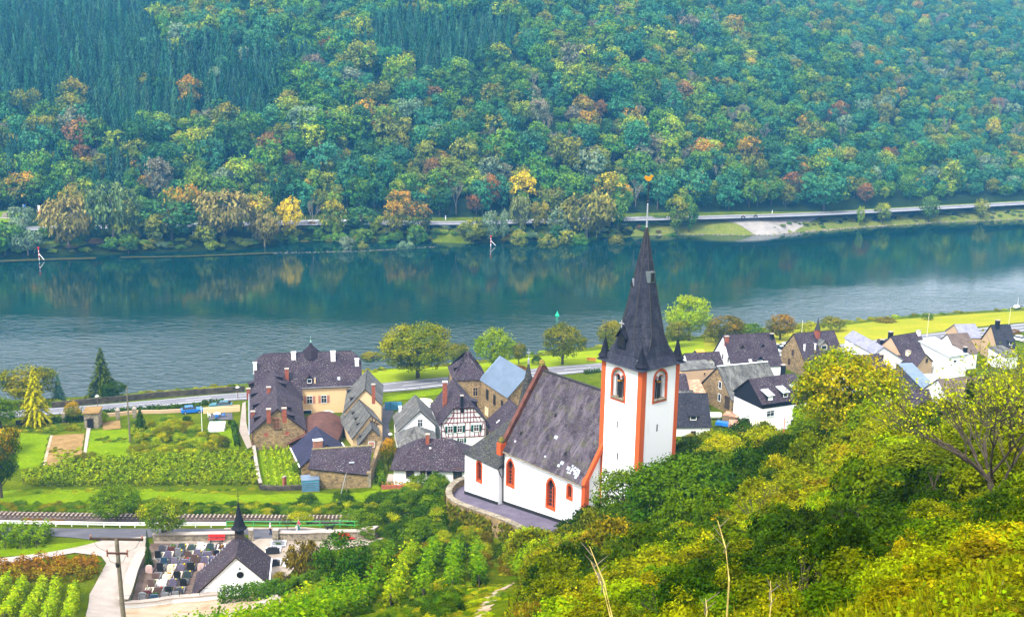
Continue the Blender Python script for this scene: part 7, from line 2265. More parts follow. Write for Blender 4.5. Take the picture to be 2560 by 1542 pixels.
for k, (y0, x1) in enumerate(((1412, 240), (1426, 250), (1442, 236))):
    plant_row('bramble_row', gp([(-50, y0 + 16), (60, y0 + 10), (x1, y0)]), 2.4, 1.8, 150, .24, RUS if k != 2 else ((.15, .13, .012), (.30, .16, .015)), 'rust brown bramble strip above the corner vineyard, %s' % ('upper strip', 'middle strip', 'lower strip')[k], 'brambles', 'brown bramble strips', seed=70 + k, lump=.45, step=2.2)
# the steep vineyard below the camera
xs = np.linspace(-27.5, -3.6, 12)
for k, x0 in enumerate(xs):
    y1 = np.interp(x0, [-28, -18, -10, -3], [88, 98, 112, 126]); y0 = np.interp(x0, [-28, -20, -3], [58, 52, 44])
    if k > 7: y0 = np.interp(x0, [-11, -3], [78, 92])
    plant_row('vine_row', [(x0 * .98, y1), (x0 + .4, (y0 + y1) / 2), (x0 + 1.2, y0)], 1.35, 2.0, 120, .25, ((.045, .115, .004), (.16, .24, .006)) if k % 4 else ((.09, .16, .005), (.32, .34, .007)), 'leafy vine row on the steep slope below the church, %s from the left' % ('first second third fourth fifth sixth seventh eighth ninth tenth eleventh twelfth'.split()[k]), 'vine row', 'vine rows on the steep slope', seed=90 + k, stems=1.6, lump=.75, step=1.7)
sheet('slope_path', gp([(1232, 1480), (1290, 1455), (1262, 1475), (1240, 1500), (1205, 1560), (1180, 1590), (1150, 1590), (1185, 1545)]), M['dirt'], .1, 1.0, wob=.15)
sheet('slope_grass', gp([(1150, 1590), (1190, 1530), (1235, 1470), (1290, 1440), (1310, 1480), (1260, 1540), (1240, 1590)]), M['grass'], .06, 1.0, wob=.2)

# ------------------------------------------------------------------ the overgrown slope on the right, and scrub elsewhere
def in_px(x, y, poly):
    return in_poly(np.array([[x, y]]), poly)[0]


SL = [(1290, 1420), (1330, 1390), (1420, 1372), (1455, 1335), (1520, 1280), (1600, 1215), (1700, 1145), (1780, 1120), (1980, 1130), (2150, 1095), (2330, 1090), (2640, 1030), (2640, 2300), (1120, 2300), (1225, 1640), (1290, 1560), (1330, 1480)]
slope_pal = [(((.10, .15, .006), (.25, .26, .008)), 'olive'), (YG, 'yellow green'), (YG, 'yellow green'), (GRN, 'mid green'), (LIM, 'light green'), (DGR, 'dark green'), (((.17, .16, .012), (.34, .24, .014)), 'yellowish brown'), (BRO, 'brownish')]
rr = random.Random(21)
bl_ = []
tries = 0
pts = []
while tries < 14000:
    tries += 1
    x, y = rr.uniform(2, 120), rr.uniform(12, 150)
    z = Tz(x, y)
    if z > 78: continue
    a, b = proj((x, y, z))
    if not in_px(a, b, SL): continue
    q = G(a, b)
    if (q - Vector((x, y, z))).length > 4: continue
    D = math.sqrt(x * x + y * y + (CAMH - z) ** 2)
    if D < 21: continue
    r = np.interp(D, [20, 45, 80, 120], [.6, 1.05, 1.7, 2.2]) * rr.uniform(.75, 1.25)
    if any((x - u) ** 2 + (y - v) ** 2 < (.50 * (r + s)) ** 2 for u, v, s in pts): continue
    pts.append((x, y, r)); bl_.append((D, x, y, z, r, a, b))
near_rows = []
place = lambda a, b: ('by the church tower' if a < 1560 and b < 1400 else 'below the church' if a < 1560 else 'on the crest above the village roofs' if b < 1190 else 'in the middle of the slope' if b < 1360 else 'at the bottom of the picture')
cnt = 0
bl_.sort(key=lambda r: -r[4] / r[0])
for D, x, y, z, r, a, b in bl_:
    u = math.sin(x / 7 + y / 13) + math.sin(x / 4.1 - y / 6.7 + 1) + rr.uniform(-.9, .9)
    k = 5 if u < -1.1 else 0 if u < -.6 else 3 if u < -.1 else 2 if u < .6 else 4 if u < 1.15 else 6 if u < 1.38 else 1
    if 1480 < a < 1800 and 1150 < b < 1420 and rr.random() < .55: k = rr.choice([5, 3])
    pal, word = slope_pal[k]; q_ = rr.uniform(.55, .95); pal = [[v * q_ for v in c] for c in pal]
    h = r * rr.uniform(1.3, 2.2) * (1.5 if rr.random() < .22 else 1)
    key = 'twigbush' if rr.random() < .06 else 'bush%d' % rr.randrange(5)
    if cnt < 170:
        o = link('bush', PROTO[key], None, (x, y, z - .2), (0, 0, rr.uniform(0, 6.28)), (r * 2.1, r * 2.1, h))
        tag(o, '%s leafy bush %s on the overgrown right slope' % (word, place(a, b)), 'bush', 'bushes on the overgrown right slope')
        colours(o, jit(pal[0], rr, .2), jit(pal[1], rr, .2)); cnt += 1
    else:
        near_rows.append((x, y, z - .15, r * 2.1, h, warm(jit(pal[0], rr, .22)), warm(jit(pal[1], rr, .22)), rr.randrange(5), rr.uniform(0, 6.28)))
print('slope bushes', len(bl_))
# undergrowth filling the gaps: weeds and grass, finer the nearer
tries = 0
for tries in range(62000):
    D = 11 + 60 * rr.random() ** 1.9
    px, py = rr.uniform(1150, 2620), rr.uniform(1120, 1640)
    th_ = math.atan2(ray(px, 900)[0], ray(px, 900)[1])
    x, y = D * math.sin(th_), D * math.cos(th_)
    z = Tz(x, y)
    a, b = proj((x, y, z))
    if not in_px(a, b, SL): continue
    s = np.interp(D, [11, 17, 50, 90], [.20, .27, .62, 1.1]) * rr.uniform(.7, 1.3)
    u = math.sin(x / 5 + y / 7) + math.sin(x / 2.3 - y / 3.7 + 1) + rr.uniform(-.8, .8)
    pal = (YG, OLI, LIM, ((.20, .19, .015), (.38, .29, .02)), GRN, ((.14, .10, .015), (.30, .19, .02)))[0 if u < -.8 else 1 if u < -.2 else 2 if u < .5 else 3 if u < 1.0 else 4 if u < 1.5 else 5]
    key = 5 + (rr.randrange(2) if rr.random() < .38 else 2 + rr.randrange(2)) if rr.random() < .75 else rr.randrange(5)
    near_rows.append((x, y, z - .04, s * 1.25, s * rr.uniform(.8, 1.5), [v * .74 for v in warm(jit(pal[0], rr, .25))], [v * .74 for v in warm(jit(pal[1], rr, .25))], key, rr.uniform(0, 6.28)))
scatter('slope_undergrowth', 'tangled grass, weeds and low scrub covering the right slope', 'undergrowth', [r[:3] for r in near_rows], [(0, 0, r[8]) for r in near_rows], [(r[3], r[3], r[4]) for r in near_rows], [r[5] for r in near_rows], [r[6] for r in near_rows], [r[7] for r in near_rows],
        ['bush0', 'bush1', 'bush2', 'bush3', 'bush4', 'tuft0', 'tuft1', 'weed0', 'weed1'])
# the big dark tree and the orange tree on the crest
near_tree(4, 1690, 1400, 1135, 300, ((.030, .085, .010), (.075, .14, .010)), 'large dense dark green tree on the slope right of the church', group='trees on the right slope', zp=38)
near_tree(3, 1560, 1330, 1165, 170, ((.06, .12, .005), (.14, .20, .008)), 'olive green tree leaning towards the foot of the tower', group='trees on the right slope', zp=31)
near_tree(5, 2112, 1130, 862, 262, ((.14, .21, .006), (.38, .30, .006)), 'big tree with orange crown top on the crest', group='trees on the right slope', zp=43)
near_tree(2, 1800, 1180, 1085, 130, YG, 'yellow green small tree on the crest left of the orange crowned tree', group='trees on the right slope', zp=35)
near_tree(4, 2330, 1340, 1120, 330, ((.035, .06, .008), (.16, .19, .010)), 'dark thicket tree with sunny leaves on the right of the slope', group='trees on the right slope', zp=55)

near_tree(5, 2480, 1330, 1060, 330, ((.06, .09, .006), (.22, .24, .008)), 'dark leafy shrub tree hiding the foot of the twiggy tree', group='trees on the right slope', zp=56)
near_tree(4, 2570, 1180, 930, 260, ((.15, .19, .006), (.36, .35, .008)), 'sunny yellow green tree at the right edge above the dark thicket', group='trees on the right slope', zp=54)
near_tree(5, 2250, 1210, 1040, 210, ((.11, .15, .006), (.30, .30, .008)), 'olive yellow tree below the cottage roofs on the right slope', group='trees on the right slope', zp=46)
# an open, twiggy tree close to the camera at the right edge
def twig_tree(name, base, h, spread, seed, label, pal, n_leaf, lean=(0, 0)):
    rs = random.Random(seed)
    t_ = thing(name, label, 'tree', base, 0, 'trees on the right slope')
    tips = []
    tr = MB()
    def grow(a, d, L, r, lev, mb):
        b = a + d * L; mid = a + d * L * .5 + Vector((rs.uniform(-1, 1), rs.uniform(-1, 1), rs.uniform(-.4, .4))) * L * .06
        mb.tube([a, mid, b], [r, r * .8, r * .6], 5, cap=False)
        if lev <= 1: tips.extend([(mid, d), (b, d)])
        if lev == 0: return
        for k in range(3 if lev > 1 else 4):
            nd = (d + Vector((rs.uniform(-1, 1), rs.uniform(-1, 1), rs.uniform(-.45, .55))) * .75).normalized()
            grow(a.lerp(b, rs.uniform(.45, 1)), nd, L * rs.uniform(.6, .85), r * .55, lev - 1, mb)
    tr.tube([(0, 0, -.3), (lean[0] * .3, lean[1] * .3, h * .25)], [.13, .10], 7, cap=False)
    tr.build('trunk', M['bark'], t_)
    for k in range(7):
        a = k * .9 + rs.uniform(-.3, .3)
        d = Vector((math.cos(a) * spread + lean[0] * .5, math.sin(a) * spread + lean[1] * .5, 1)).normalized()
        mb = MB(); grow(Vector((lean[0] * .3 * k / 7, lean[1] * .3 * k / 7, h * (.12 + .02 * k))), d, h * .33, .06, 4, mb)
        mb.build('branch', M['bark'], t_)
    rn_ = np.random.default_rng(seed)
    idx = rn_.integers(0, len(tips), n_leaf)
    c = np.array([tips[i][0][:] for i in idx]) + rn_.normal(size=(n_leaf, 3)) * .10
    lv = np.stack([rn_.uniform(0, 1, n_leaf), np.clip(rn_.normal(size=n_leaf) * .4 + .4, 0, 1)], 1)
    f = link('leaves', leaf_mesh('leaves', c, rn_.normal(size=(n_leaf, 3)) + np.array([0, -.2, .7]), rn_.uniform(.06, .12, n_leaf), lv, 1.5), t_); f['kind'] = 'stuff'
    colours(f, *pal); return t_


b0 = G(2480, 1290); twig_tree('twiggy_tree', b0, 6.6, .95, 5, 'open twiggy tree with sparse yellow leaves at the right edge', ((.20, .27, .008), (.42, .40, .010)), 3000, (-.6, .5))
b0 = G(2600, 1180); twig_tree('twiggy_tree', b0, 7.0, .7, 8, 'second twiggy yellow green tree reaching to the top right of the slope', ((.17, .25, .008), (.36, .38, .010)), 3400, (-.4, .2))
# dry stalks close to the camera
for k, (x, y, x1, y1) in enumerate(((1535, 1560, 1474, 1365), (1528, 1550, 1476, 1400), (1823, 1450, 1794, 1300), (1760, 1570, 1764, 1495), (1920, 1570, 1926, 1450), (2452, 1580, 2508, 1460), (2475, 1570, 2490, 1490))):
    D = 13.0 + k
    a, b = Vector(_C + ray(x, y) * D), Vector(_C + ray(x1, y1) * (D + .6))
    gz_ = Vector((a.x, a.y, Tz(a.x, a.y) - .1))
    t_ = thing('dry_stalk', 'pale dry stalk sticking up before the slope, %s from the left' % ORD[k], 'stalk', gz_, 0, 'dry stalks in front')
    MB().tube([Vector((0, 0, 0)), a - gz_, (a + b) / 2 - gz_ + Vector((.03, 0, .02)), b - gz_], [.013, .012, .010, .004], 5).build('stem', m_plain('dry_stalk_%d' % k, (.40, .30, .08), .9, .3, 5), t_)
    for q in range(4):
        p = a.lerp(b, .45 + q * .14) - gz_
        MB().tube([p, p + Vector((rr.uniform(-.2, .2), rr.uniform(-.05, .05), .16))], [.008, .003], 4).build('side_shoot', M['wood'], t_)

# scrub: garden thicket, railway bank, slope between path and terrace, near river bank
rows = []
def fill(poly, n, w, h, pals, single=None, sep=.5, label=None):
    out = []
    P = np.array(poly); c_ = 0
    for _ in range(n * 30):
        if c_ >= n: break
        a, b = rr.uniform(P[:, 0].min(), P[:, 0].max()), rr.uniform(P[:, 1].min(), P[:, 1].max())
        if not in_px(a, b, poly): continue
        p = G(a, b); ww = rr.uniform(*w)
        if any((p.x - q[0]) ** 2 + (p.y - q[1]) ** 2 < (sep * (ww + q[2]) / 2) ** 2 for q in out): continue
        out.append((p.x, p.y, ww)); c_ += 1
        pal = rr.choice(pals); hh_ = rr.uniform(*h)
        if single:
            o = link('bush', PROTO['bush%d' % rr.randrange(5)], None, p - Vector((0, 0, .2)), (0, 0, rr.uniform(0, 6.28)), (ww, ww, hh_))
            tag(o, label, 'bush', single); colours(o, jit(pal[0], rr, .2), jit(pal[1], rr, .2))
        else: rows.append((p.x, p.y, p.z - .2, ww, hh_, warm(jit(pal[0], rr, .2)), warm(jit(pal[1], rr, .2)), rr.randrange(5), rr.uniform(0, 6.28)))
fill([(338, 1068), (400, 1048), (470, 1048), (520, 1075), (545, 1090), (560, 1130), (470, 1142), (335, 1152)], 60, (1.6, 3.4), (1.2, 2.6), [GRN, YG, LIM, OLI, YG], 'bushes of the wild garden', .42, 'bush in the wild garden between lawn and winery')
fill([(905, 1300), (960, 1250), (1030, 1225), (1100, 1215), (1125, 1290), (1120, 1340), (1000, 1370), (930, 1345)], 40, (2.5, 4.5), (2.2, 4.0), [GRN, DGR, GRN, DGR, YG], 'bushes between path and terrace wall', .45, 'rounded green bush between the lane end and the terrace wall')
fill([(1120, 1335), (1300, 1365), (1340, 1400), (1290, 1440), (1180, 1420), (1100, 1400)], 26, (1.6, 3.0), (1.5, 3.2), [GRN, DGR, YG, BRO], 'bushes under the terrace wall', .45, 'bush growing right below the ivy covered terrace wall')
fill([(900, 1370), (1080, 1350), (1100, 1420), (980, 1470), (880, 1440)], 26, (1.8, 3.2), (1.5, 2.6), [DGR, BRO, GRN], 'shrubs above the steep vineyard', .45, 'dark shrub between the vine rows and the lane bushes')
fill([(330, 1258), (560, 1266), (900, 1266), (900, 1284), (560, 1288), (330, 1284)], 120, (1.2, 2.6), (.8, 1.6), [GRN, DGR, GRN, YG])
fill([(-40, 1258), (210, 1262), (210, 1280), (-40, 1276)], 40, (1.2, 2.4), (.5, 1.2), [GRN, OLI, GRN])
fill([(60, 1302), (160, 1304), (160, 1312), (60, 1311)], 16, (1.0, 1.8), (.5, 1.1), [YEL, RUS])
fill([(280, 996), (420, 982), (600, 966), (605, 974), (420, 990), (290, 1003)], 70, (1.4, 3.0), (.8, 1.7), [LIM, YG, GRN, OLI])
fill([(-40, 1016), (140, 1006), (250, 996), (255, 1004), (140, 1016), (-40, 1028)], 40, (1.6, 3.0), (.9, 1.8), [OLI, GRN, LIM])
fill([(900, 928), (1100, 912), (1450, 870), (1700, 844), (2000, 814), (2300, 786), (2600, 768), (2600, 773), (2300, 793), (2000, 822), (1700, 851), (1450, 878), (1100, 919), (900, 936)], 150, (1.2, 3.2), (.5, 1.4), [LIM, GRN, OLI, YG, YG])
fill([(1720, 1100), (1880, 1105), (1890, 1125), (1740, 1130)], 16, (2.5, 4.5), (2.0, 3.5), [GRN, YG, OLI])
fill([(40, 1225), (640, 1222), (640, 1232), (40, 1236)], 60, (.8, 1.6), (.3, .7), [LIM, GRN, YG])
fill([(130, 1120), (205, 1120), (200, 1150), (118, 1150)], 40, (.8, 1.8), (.3, .8), [YG, LIM, OLI])
fill([(60, 1062), (120, 1058), (205, 1062), (205, 1076), (130, 1084), (60, 1078)], 40, (.8, 1.8), (.4, .8), [YG, OLI, GRN])
fill([(240, 1095), (315, 1092), (312, 1106), (250, 1110)], 14, (.8, 1.6), (.4, .8), [OLI, BRO, GRN])
fill([(170, 1150), (240, 1140), (250, 1176), (190, 1180)], 16, (1.2, 2.2), (1.2, 2.2), [OLI, BRO])
fill([(660, 1160), (700, 1160), (700, 1164), (660, 1164)], 2, (.5, .6), (.4, .5), [OLI])
fill([(1100, 1440), (1180, 1425), (1290, 1440), (1300, 1470), (1215, 1560), (1080, 1560)], 120, (.6, 1.4), (.25, .6), [LIM, GRN, YG, OLI])
fill([(1085, 1450), (1170, 1430), (1200, 1450), (1120, 1545), (1075, 1550)], 36, (1.0, 2.2), (.8, 1.8), [GRN, DGR, YG])
fill([(700, 1500), (1000, 1400), (1100, 1400), (1110, 1560), (650, 1560)], 150, (.7, 1.6), (.3, .9), [GRN, DGR, YG])
scatter('ground_scrub', 'low weeds and scrub on banks, beds and verges near the village', 'scrub', [r[:3] for r in rows], [(0, 0, r[8]) for r in rows], [(r[3], r[3], r[4]) for r in rows], [r[5] for r in rows], [r[6] for r in rows], [r[7] for r in rows], ['bush0', 'bush1', 'bush2', 'bush3', 'bush4'])
# ------------------------------------------------------------------ chapel in the cemetery
zc = lambda x, y: (300 + x / 5.455, 1270 + y / 5.455)
cp_ = House('cemetery_chapel', 'small white cemetery chapel with slate roof and dark ridge turret', zc(985, 1235), zc(2000, 1010), 15.4, 13.4, 6.8, 5.0, 'y', 'white_old', 'slate', .25, rf=.60, eR=1.6, zBB=17.0, oy=.1)
q = cp_.facept('f', *zc(1638, 905))
mb = MB(); P = [(q.x + .34 * math.cos(k * .393), q.y - .03, q.z + .34 * math.sin(k * .393)) for k in range(16)]; Q = [(q.x + .42 * math.cos(k * .393), q.y - .05, q.z + .42 * math.sin(k * .393)) for k in range(16)]
for k in range(16): mb.face([P[k], P[(k + 1) % 16], Q[(k + 1) % 16], Q[k]][::-1])
o = mb.build('round_window', M['iron'], cp_.root); MB().face(P[::-1]).build('round_pane', M['dark'], o)
cp_.win('f', *zc(1243, 1180), .9, .65, 'timber', 'frame_brown', False)
q = cp_.facept('f', *zc(1635, 800)); MB().box(q.x - .03, q.x + .03, -.35, -.02, q.z - .03, q.z + .03).lathe([(.14, 0), (.10, .1), (.02, .16)], 8, c=(q.x, -.36, q.z - .12)).build('gable_lamp', M['iron'], cp_.root)
for x0 in (-.33,): cp_.strip((cp_.w + .3, -.1, cp_.h + 1.5), (cp_.w + .3, cp_.d, cp_.h + 1.5), .14, .12, 'white', 'gutter')
for sg, px_ in ((0, 0), (1, 0)):
    a = Vector((-.3, -.14, cp_.h + .02)) if sg == 0 else Vector((cp_.w + .3, -.14, cp_.h + 1.4))
    MB().bar(a, (cp_.w * .6, -.14, cp_.h + cp_.rise + .14), .06, .22, up=(0, 1, 0)).build('verge_board', M['timber'], cp_.root)
tq = Vector((cp_.w * .60, cp_.d - .75, cp_.h + cp_.rise))
tu_ = MB().box(tq.x - .52, tq.x + .52, tq.y - .52, tq.y + .52, tq.z - .8, tq.z + 1.15).build('ridge_turret', M['timber'], cp_.root)
for sx, sy, ex, ey in ((0, -.53, .26, .02),): MB().box(tq.x - .28, tq.x + .28, tq.y - .54, tq.y - .52, tq.z + .45, tq.z + 1.0).build('turret_louvre', M['dark'], tu_)
MB().lathe([(1.02, 1.1), (.72, 1.45), (.50, 2.2), (.06, 4.3)], 8, c=tuple(tq)).build('turret_spire', M['slate_black'], tu_)
MB().lathe([(.05, 4.2), (.025, 5.9)], 6, c=tuple(tq)).box(tq.x - .2, tq.x + .2, tq.y - .02, tq.y + .02, tq.z + 5.3, tq.z + 5.36).build('turret_cross', M['iron'], tu_)
for k in range(9):   # snow guards on the left slope
    u = .35 + k * .7
    cp_.strip((.6 + .35 * k, cp_.d - .7, cp_.h + cp_.rise * (.6 + .35 * k) / (cp_.w * .6) + .28), (.6 + .35 * k, cp_.d - .05, cp_.h + cp_.rise * (.6 + .35 * k) / (cp_.w * .6) + .28), .05, .05, 'zinc', 'snow_guard')
t_ = thing('chapel_railing', 'thin iron railing with diamond ornaments on the low cemetery wall', 'railing', G(308, 1521))
L = [G(*p) for p in ((308, 1521), (350, 1517), (400, 1512), (450, 1507), (500, 1502), (545, 1498))]
for a, b in zip(L[:-1], L[1:]): MB().bar(a - L[0] + Vector((0, 0, 1.55)), b - L[0] + Vector((0, 0, 1.55)), .035).build('rail', M['iron'], t_)
for p in L: MB().box(-.02, .02, -.02, .02, .7, 1.6).build('post', M['iron'], t_, p - L[0])
for k in (0, 1, 2, 3):
    p = (L[k] + L[k + 1]) / 2 - L[0] + Vector((0, 0, 1.2)); s_ = .22
    dm_ = MB(); D4 = [p + Vector((-s_, 0, 0)), p + Vector((0, 0, s_)), p + Vector((s_, 0, 0)), p + Vector((0, 0, -s_))]
    for i in range(4): dm_.bar(D4[i], D4[(i + 1) % 4], .025)
    dm_.build('diamond', M['iron'], t_)

# ------------------------------------------------------------------ benches, poles, lamps
def bench(px, py, label, rz, w=2.2):
    p = G(px, py); t_ = thing('bench', label, 'bench', p + Vector((0, 0, .06)), rz, 'red benches')
    for k in range(3): MB().box(-w / 2, w / 2, -.45 + .15 * k, -.33 + .15 * k, .43, .48).build('seat_slat', M['red_paint'], t_)
    for k in range(2): MB().hexa([(-w / 2, .08 + .04 * k, .62 + .19 * k), (w / 2, .08 + .04 * k, .62 + .19 * k), (w / 2, .12 + .04 * k, .62 + .19 * k), (-w / 2, .12 + .04 * k, .62 + .19 * k)], [(-w / 2, .11 + .04 * k, .77 + .19 * k), (w / 2, .11 + .04 * k, .77 + .19 * k), (w / 2, .15 + .04 * k, .77 + .19 * k), (-w / 2, .15 + .04 * k, .77 + .19 * k)]).build('back_slat', M['red_paint'], t_)
    for s_ in (-.75, .75):
        MB().box(s_ - .05, s_ + .05, -.4, -.3, -.1, .43).box(s_ - .05, s_ + .05, -.3, .12, .36, .43).bar((s_, .06, -.1), (s_, .18, .95), .07).build('leg', M['iron'], t_)
    return t_


bench(542, 1355, 'red slatted bench against the wall behind the graves', math.radians(4))
bench(867, 1352, 'red slatted bench against the wall beside the dense dark tree', math.radians(3))
bench(1478, 905, 'small red bench on the park lawn near the river', math.radians(-8))


def pole(px, base, top, label, r0=.16, r1=.11, mat='wood', name='wooden_pole', cat='pole', lean=(0, 0), zp=None):
    p = G(px, base) if zp is None else GN(px, base, zp)
    h = top_of(p, top); t_ = thing(name, label, cat, p)
    MB().tube([(0, 0, -.4), (lean[0] * .5, lean[1] * .5, h * .5), (lean[0], lean[1], h)], [r0, (r0 + r1) / 2, r1], 8).build('shaft', M[mat], t_)
    return t_, h


pole(325, 1105, 968, 'tall weathered wooden pole between garden lawn and wild garden')
pole(506, 1090, 1014, 'slim pale pole beside the garden terrace', .07, .05, 'white_paint', 'slim_pole')
t_, h = pole(866, 1262, 1180, 'leaning thin pole pair with stay in front of the stone barn', .09, .07, 'wood', 'stay_pole', lean=(.1, 0))
MB().bar((-1.3, -.6, -.3), (0, 0, h - .3), .09).build('stay', M['steel'], t_)
# big electricity pole in the foreground
pp = Vector(_C + ray(291, 1345) * 76.0); pb = Vector((pp.x, pp.y, Tz(pp.x, pp.y)))
h = pp.z - pb.z
t_ = thing('power_pole', 'tall wooden electricity pole with crossarms standing before the concrete track', 'pole', pb)
MB().tube([(.25, 0, -.5), (.1, 0, h * .5), (0, 0, h)], [.17, .145, .12], 10).build('shaft', M['wood'], t_)
MB().box(-1.65, 1.65, -.07, .07, h - .12, h + .02).build('crossarm', M['timber'], t_)
MB().box(-.62, .68, -.15, -.05, h - 1.0, h - .9).build('crossarm', M['rust_roof'], t_)
for x, z in ((-1.6, h + .02), (1.6, h + .02), (-.6, h - .9), (.66, h - .9), (-.6, h - 1.18), (.66, h - 1.18)):
    MB().lathe([(.035, 0), (.06, .05), (.045, .1), (.06, .14), (.02, .2)], 8, c=(x, -.1 if z < h - .5 else 0, z)).build('insulator', M['trim'], t_)
for sgn in (-1, 1):
    MB().tube([(sgn * 1.5, 0, h - .05), (sgn * 1.2, -.1, h - .55), (sgn * .62, -.12, h - .85)], .012, 4, cap=False).build('wire', M['iron'], t_)
    MB().tube([(sgn * .6, -.12, h - 1.0), (sgn * .4, -.2, h - 1.45), (0, -.16, h - 1.7)], .012, 4, cap=False).build('wire', M['iron'], t_)
MB().lathe([(.15, h - 1.9), (.17, h - 1.75), (.15, h - 1.6)], 8).build('band', M['iron'], t_)


def lamp(px, base, top, label, zp=None, group='street lamps', mat='frame_brown'):
    p = G(px, base) if zp is None else GN(px, base, zp)
    h = top_of(p, top); t_ = thing('street_lamp', label, 'street lamp', p, 0, group)
    MB().lathe([(.09, -.2), (.07, .6), (.05, h - .5)], 8).build('post', M[mat], t_)
    MB().lathe([(.42, h - .55), (.36, h - .45), (.1, h - .28), (.05, h - .2)], 10).build('shade', M['white_paint'], t_)
    MB().lathe([(.05, h - .2), (.09, h - .1), (.02, h)], 6).build('cap', M[mat], t_)
    return t_


lamp(245, 1026, 984, 'street lamp with white shade by the road wall on the left', 5.5)
lamp(595, 1000, 962, 'street lamp with white shade close to the winery road front', 5.5)
lamp(919, 980, 948, 'street lamp at the park lawn right of the winery', 5.5)
lamp(976, 1110, 1078, 'street lamp with white shade above the orange tree in the lane', 8.3)
lamp(1958, 1100, 1034, 'slim red street lamp in front of the white dormer house', 9.2, mat='red_paint')
for x, b, t2, l in ((2002, 862, 800, 'pale flag pole left of the turret house'), (2317, 842, 783, 'pale pole standing in the middle of the river meadow'), (2522, 812, 768, 'pale pole on the river meadow near the boat')):
    pole(x, b, t2, l, .07, .05, 'cream', 'meadow_pole')

# ------------------------------------------------------------------ vehicles
def car(name, p, rz, label, paint, kind='car', group='cars and vans', L=4.3, Wd=1.75):
    t_ = thing(name, label, 'van' if kind == 'van' else 'car', p, rz, group)
    hw = Wd / 2
    if kind == 'van': sec = [(-L / 2, .35, 1.0), (-L / 2 + .05, .35, 1.75), (L / 2 - 1.6, .35, 1.85), (L / 2 - 1.0, .35, 1.7), (L / 2 - .75, .35, 1.0), (L / 2, .35, .85)]
    else: sec = None
    body = MB()
    pr = [(-L / 2, .55), (-L / 2 + .05, .95), (-L * .36, 1.0), (L * .14, .98), (L * .40, .86), (L / 2, .68), (L / 2, .35), (-L / 2, .35)]
    cab = [(-L * .42, .98), (-L * .32, 1.42), (-L * .05, 1.48), (L * .06, 1.40), (L * .20, .97)]
    if kind == 'van': cab = [(-L * .48, .98), (-L * .46, 1.7), (0, 1.85), (L * .16, 1.75), (L * .30, .95)]
    def extr(mb, prof, w0, w1=None, m=0):
        n = len(prof); w1 = w1 or [w0] * n
        A = [(x, -w1[i], z) for i, (x, z) in enumerate(prof)]; B = [(x, w1[i], z) for i, (x, z) in enumerate(prof)]
        mb.face(A, m); mb.face(B[::-1], m)
        for i in range(n):
            j = (i + 1) % n
            mb.face([A[j], A[i], B[i], B[j]], m)
    extr(body, pr[::-1], hw); body.build('body', M[paint], t_)
    cb = MB(); extr(cb, cab[::-1], hw - .06, [hw - .05] + [hw - .2] * (len(cab) - 2) + [hw - .05]); cb.build('cabin', M['glass'], t_)
    rf = MB(); rf.hexa([(cab[1][0] + .05, -hw + .2, cab[1][1]), (cab[-2][0], -hw + .2, cab[-2][1]), (cab[-2][0], hw - .2, cab[-2][1]), (cab[1][0] + .05, hw - .2, cab[1][1])], [(cab[1][0] + .15, -hw + .26, cab[1][1] + .06), (cab[-2][0] - .1, -hw + .26, cab[-2][1] + .07), (cab[-2][0] - .1, hw - .26, cab[-2][1] + .07), (cab[1][0] + .15, hw - .26, cab[1][1] + .06)]); rf.build('roof', M[paint], t_)
    for x in (-L * .31, L * .31):
        for y in (-hw + .02, hw - .02):
            w_ = MB().tube([(x, y - .1, .32), (x, y + .1, .32)], .32, 12).build('wheel', M['rubber'], t_)
            MB().tube([(x, y - .115, .32), (x, y + .115, .32)], .17, 8).build('rim', M['steel'], w_)
    for y in (-hw + .25, hw - .25): MB().box(L / 2 - .02, L / 2 + .02, y - .15, y + .15, .58, .72).build('headlight', M['white_paint'], t_)
    for y in (-hw + .2, hw - .2): MB().box(-L / 2 - .02, -L / 2 + .02, y - .1, y + .1, .7, .9).build('tail_light', M['red_paint'], t_)
    return t_


road_yaw = math.atan2(*(NR[40] - NR[38])[::-1])
car('parked_car', G(480, 1032), .35, 'bright blue car parked by the garden wall', 'blue_paint')
car('parked_car', G(553, 1020), math.pi + .1, 'teal estate car parked in front of the road hedge', 'teal_paint', L=4.6)
car('parked_van', G(1950, 880), math.radians(-60), 'white people carrier parked between farmhouse and turret house', 'white_paint', 'van', L=4.6)
car('parked_car', G(1948, 902), math.radians(-50), 'white car half hidden behind the farmhouse', 'white_paint')
car('parked_van', G(1968, 872), math.radians(40), 'pale van partly behind the turret house', 'white_paint', 'van', L=4.8)
car('parked_car', G(2551, 853), math.radians(-50), 'pale car at the right edge beside the dark house', 'white_paint')
# yellow flatbed truck
t_ = thing('flatbed_truck', 'yellow crew cab flatbed truck parked by the river road', 'truck', G(1757, 897), math.radians(187), 'cars and vans')
mb = MB(); pr = [(3.0, .45), (3.0, .95), (2.35, 1.2), (1.75, 2.1), (-.2, 2.15), (-.25, .45)]
A = [(x, -.95, z) for x, z in pr]; B = [(x, .95, z) for x, z in pr]
mb.face(A[::1]); mb.face(B[::-1])
for i in range(len(pr)):
    j = (i + 1) % len(pr); mb.face([A[j], A[i], B[i], B[j]])
mb.build('cab', M['yellow_paint'], t_)
MB().hexa([(1.85, -.8, 2.0), (1.85, .8, 2.0), (2.36, .85, 1.27), (2.36, -.85, 1.27)][::-1], [(1.90, -.8, 2.03), (1.90, .8, 2.03), (2.41, .85, 1.29), (2.41, -.85, 1.29)][::-1]).build('windscreen', M['glass'], t_)
for y in (-.965, .955): MB().box(.95, 1.75, y, y + .01, 1.25, 1.9).box(0, .8, y, y + .01, 1.25, 1.9).build('side_window', M['glass'], t_)
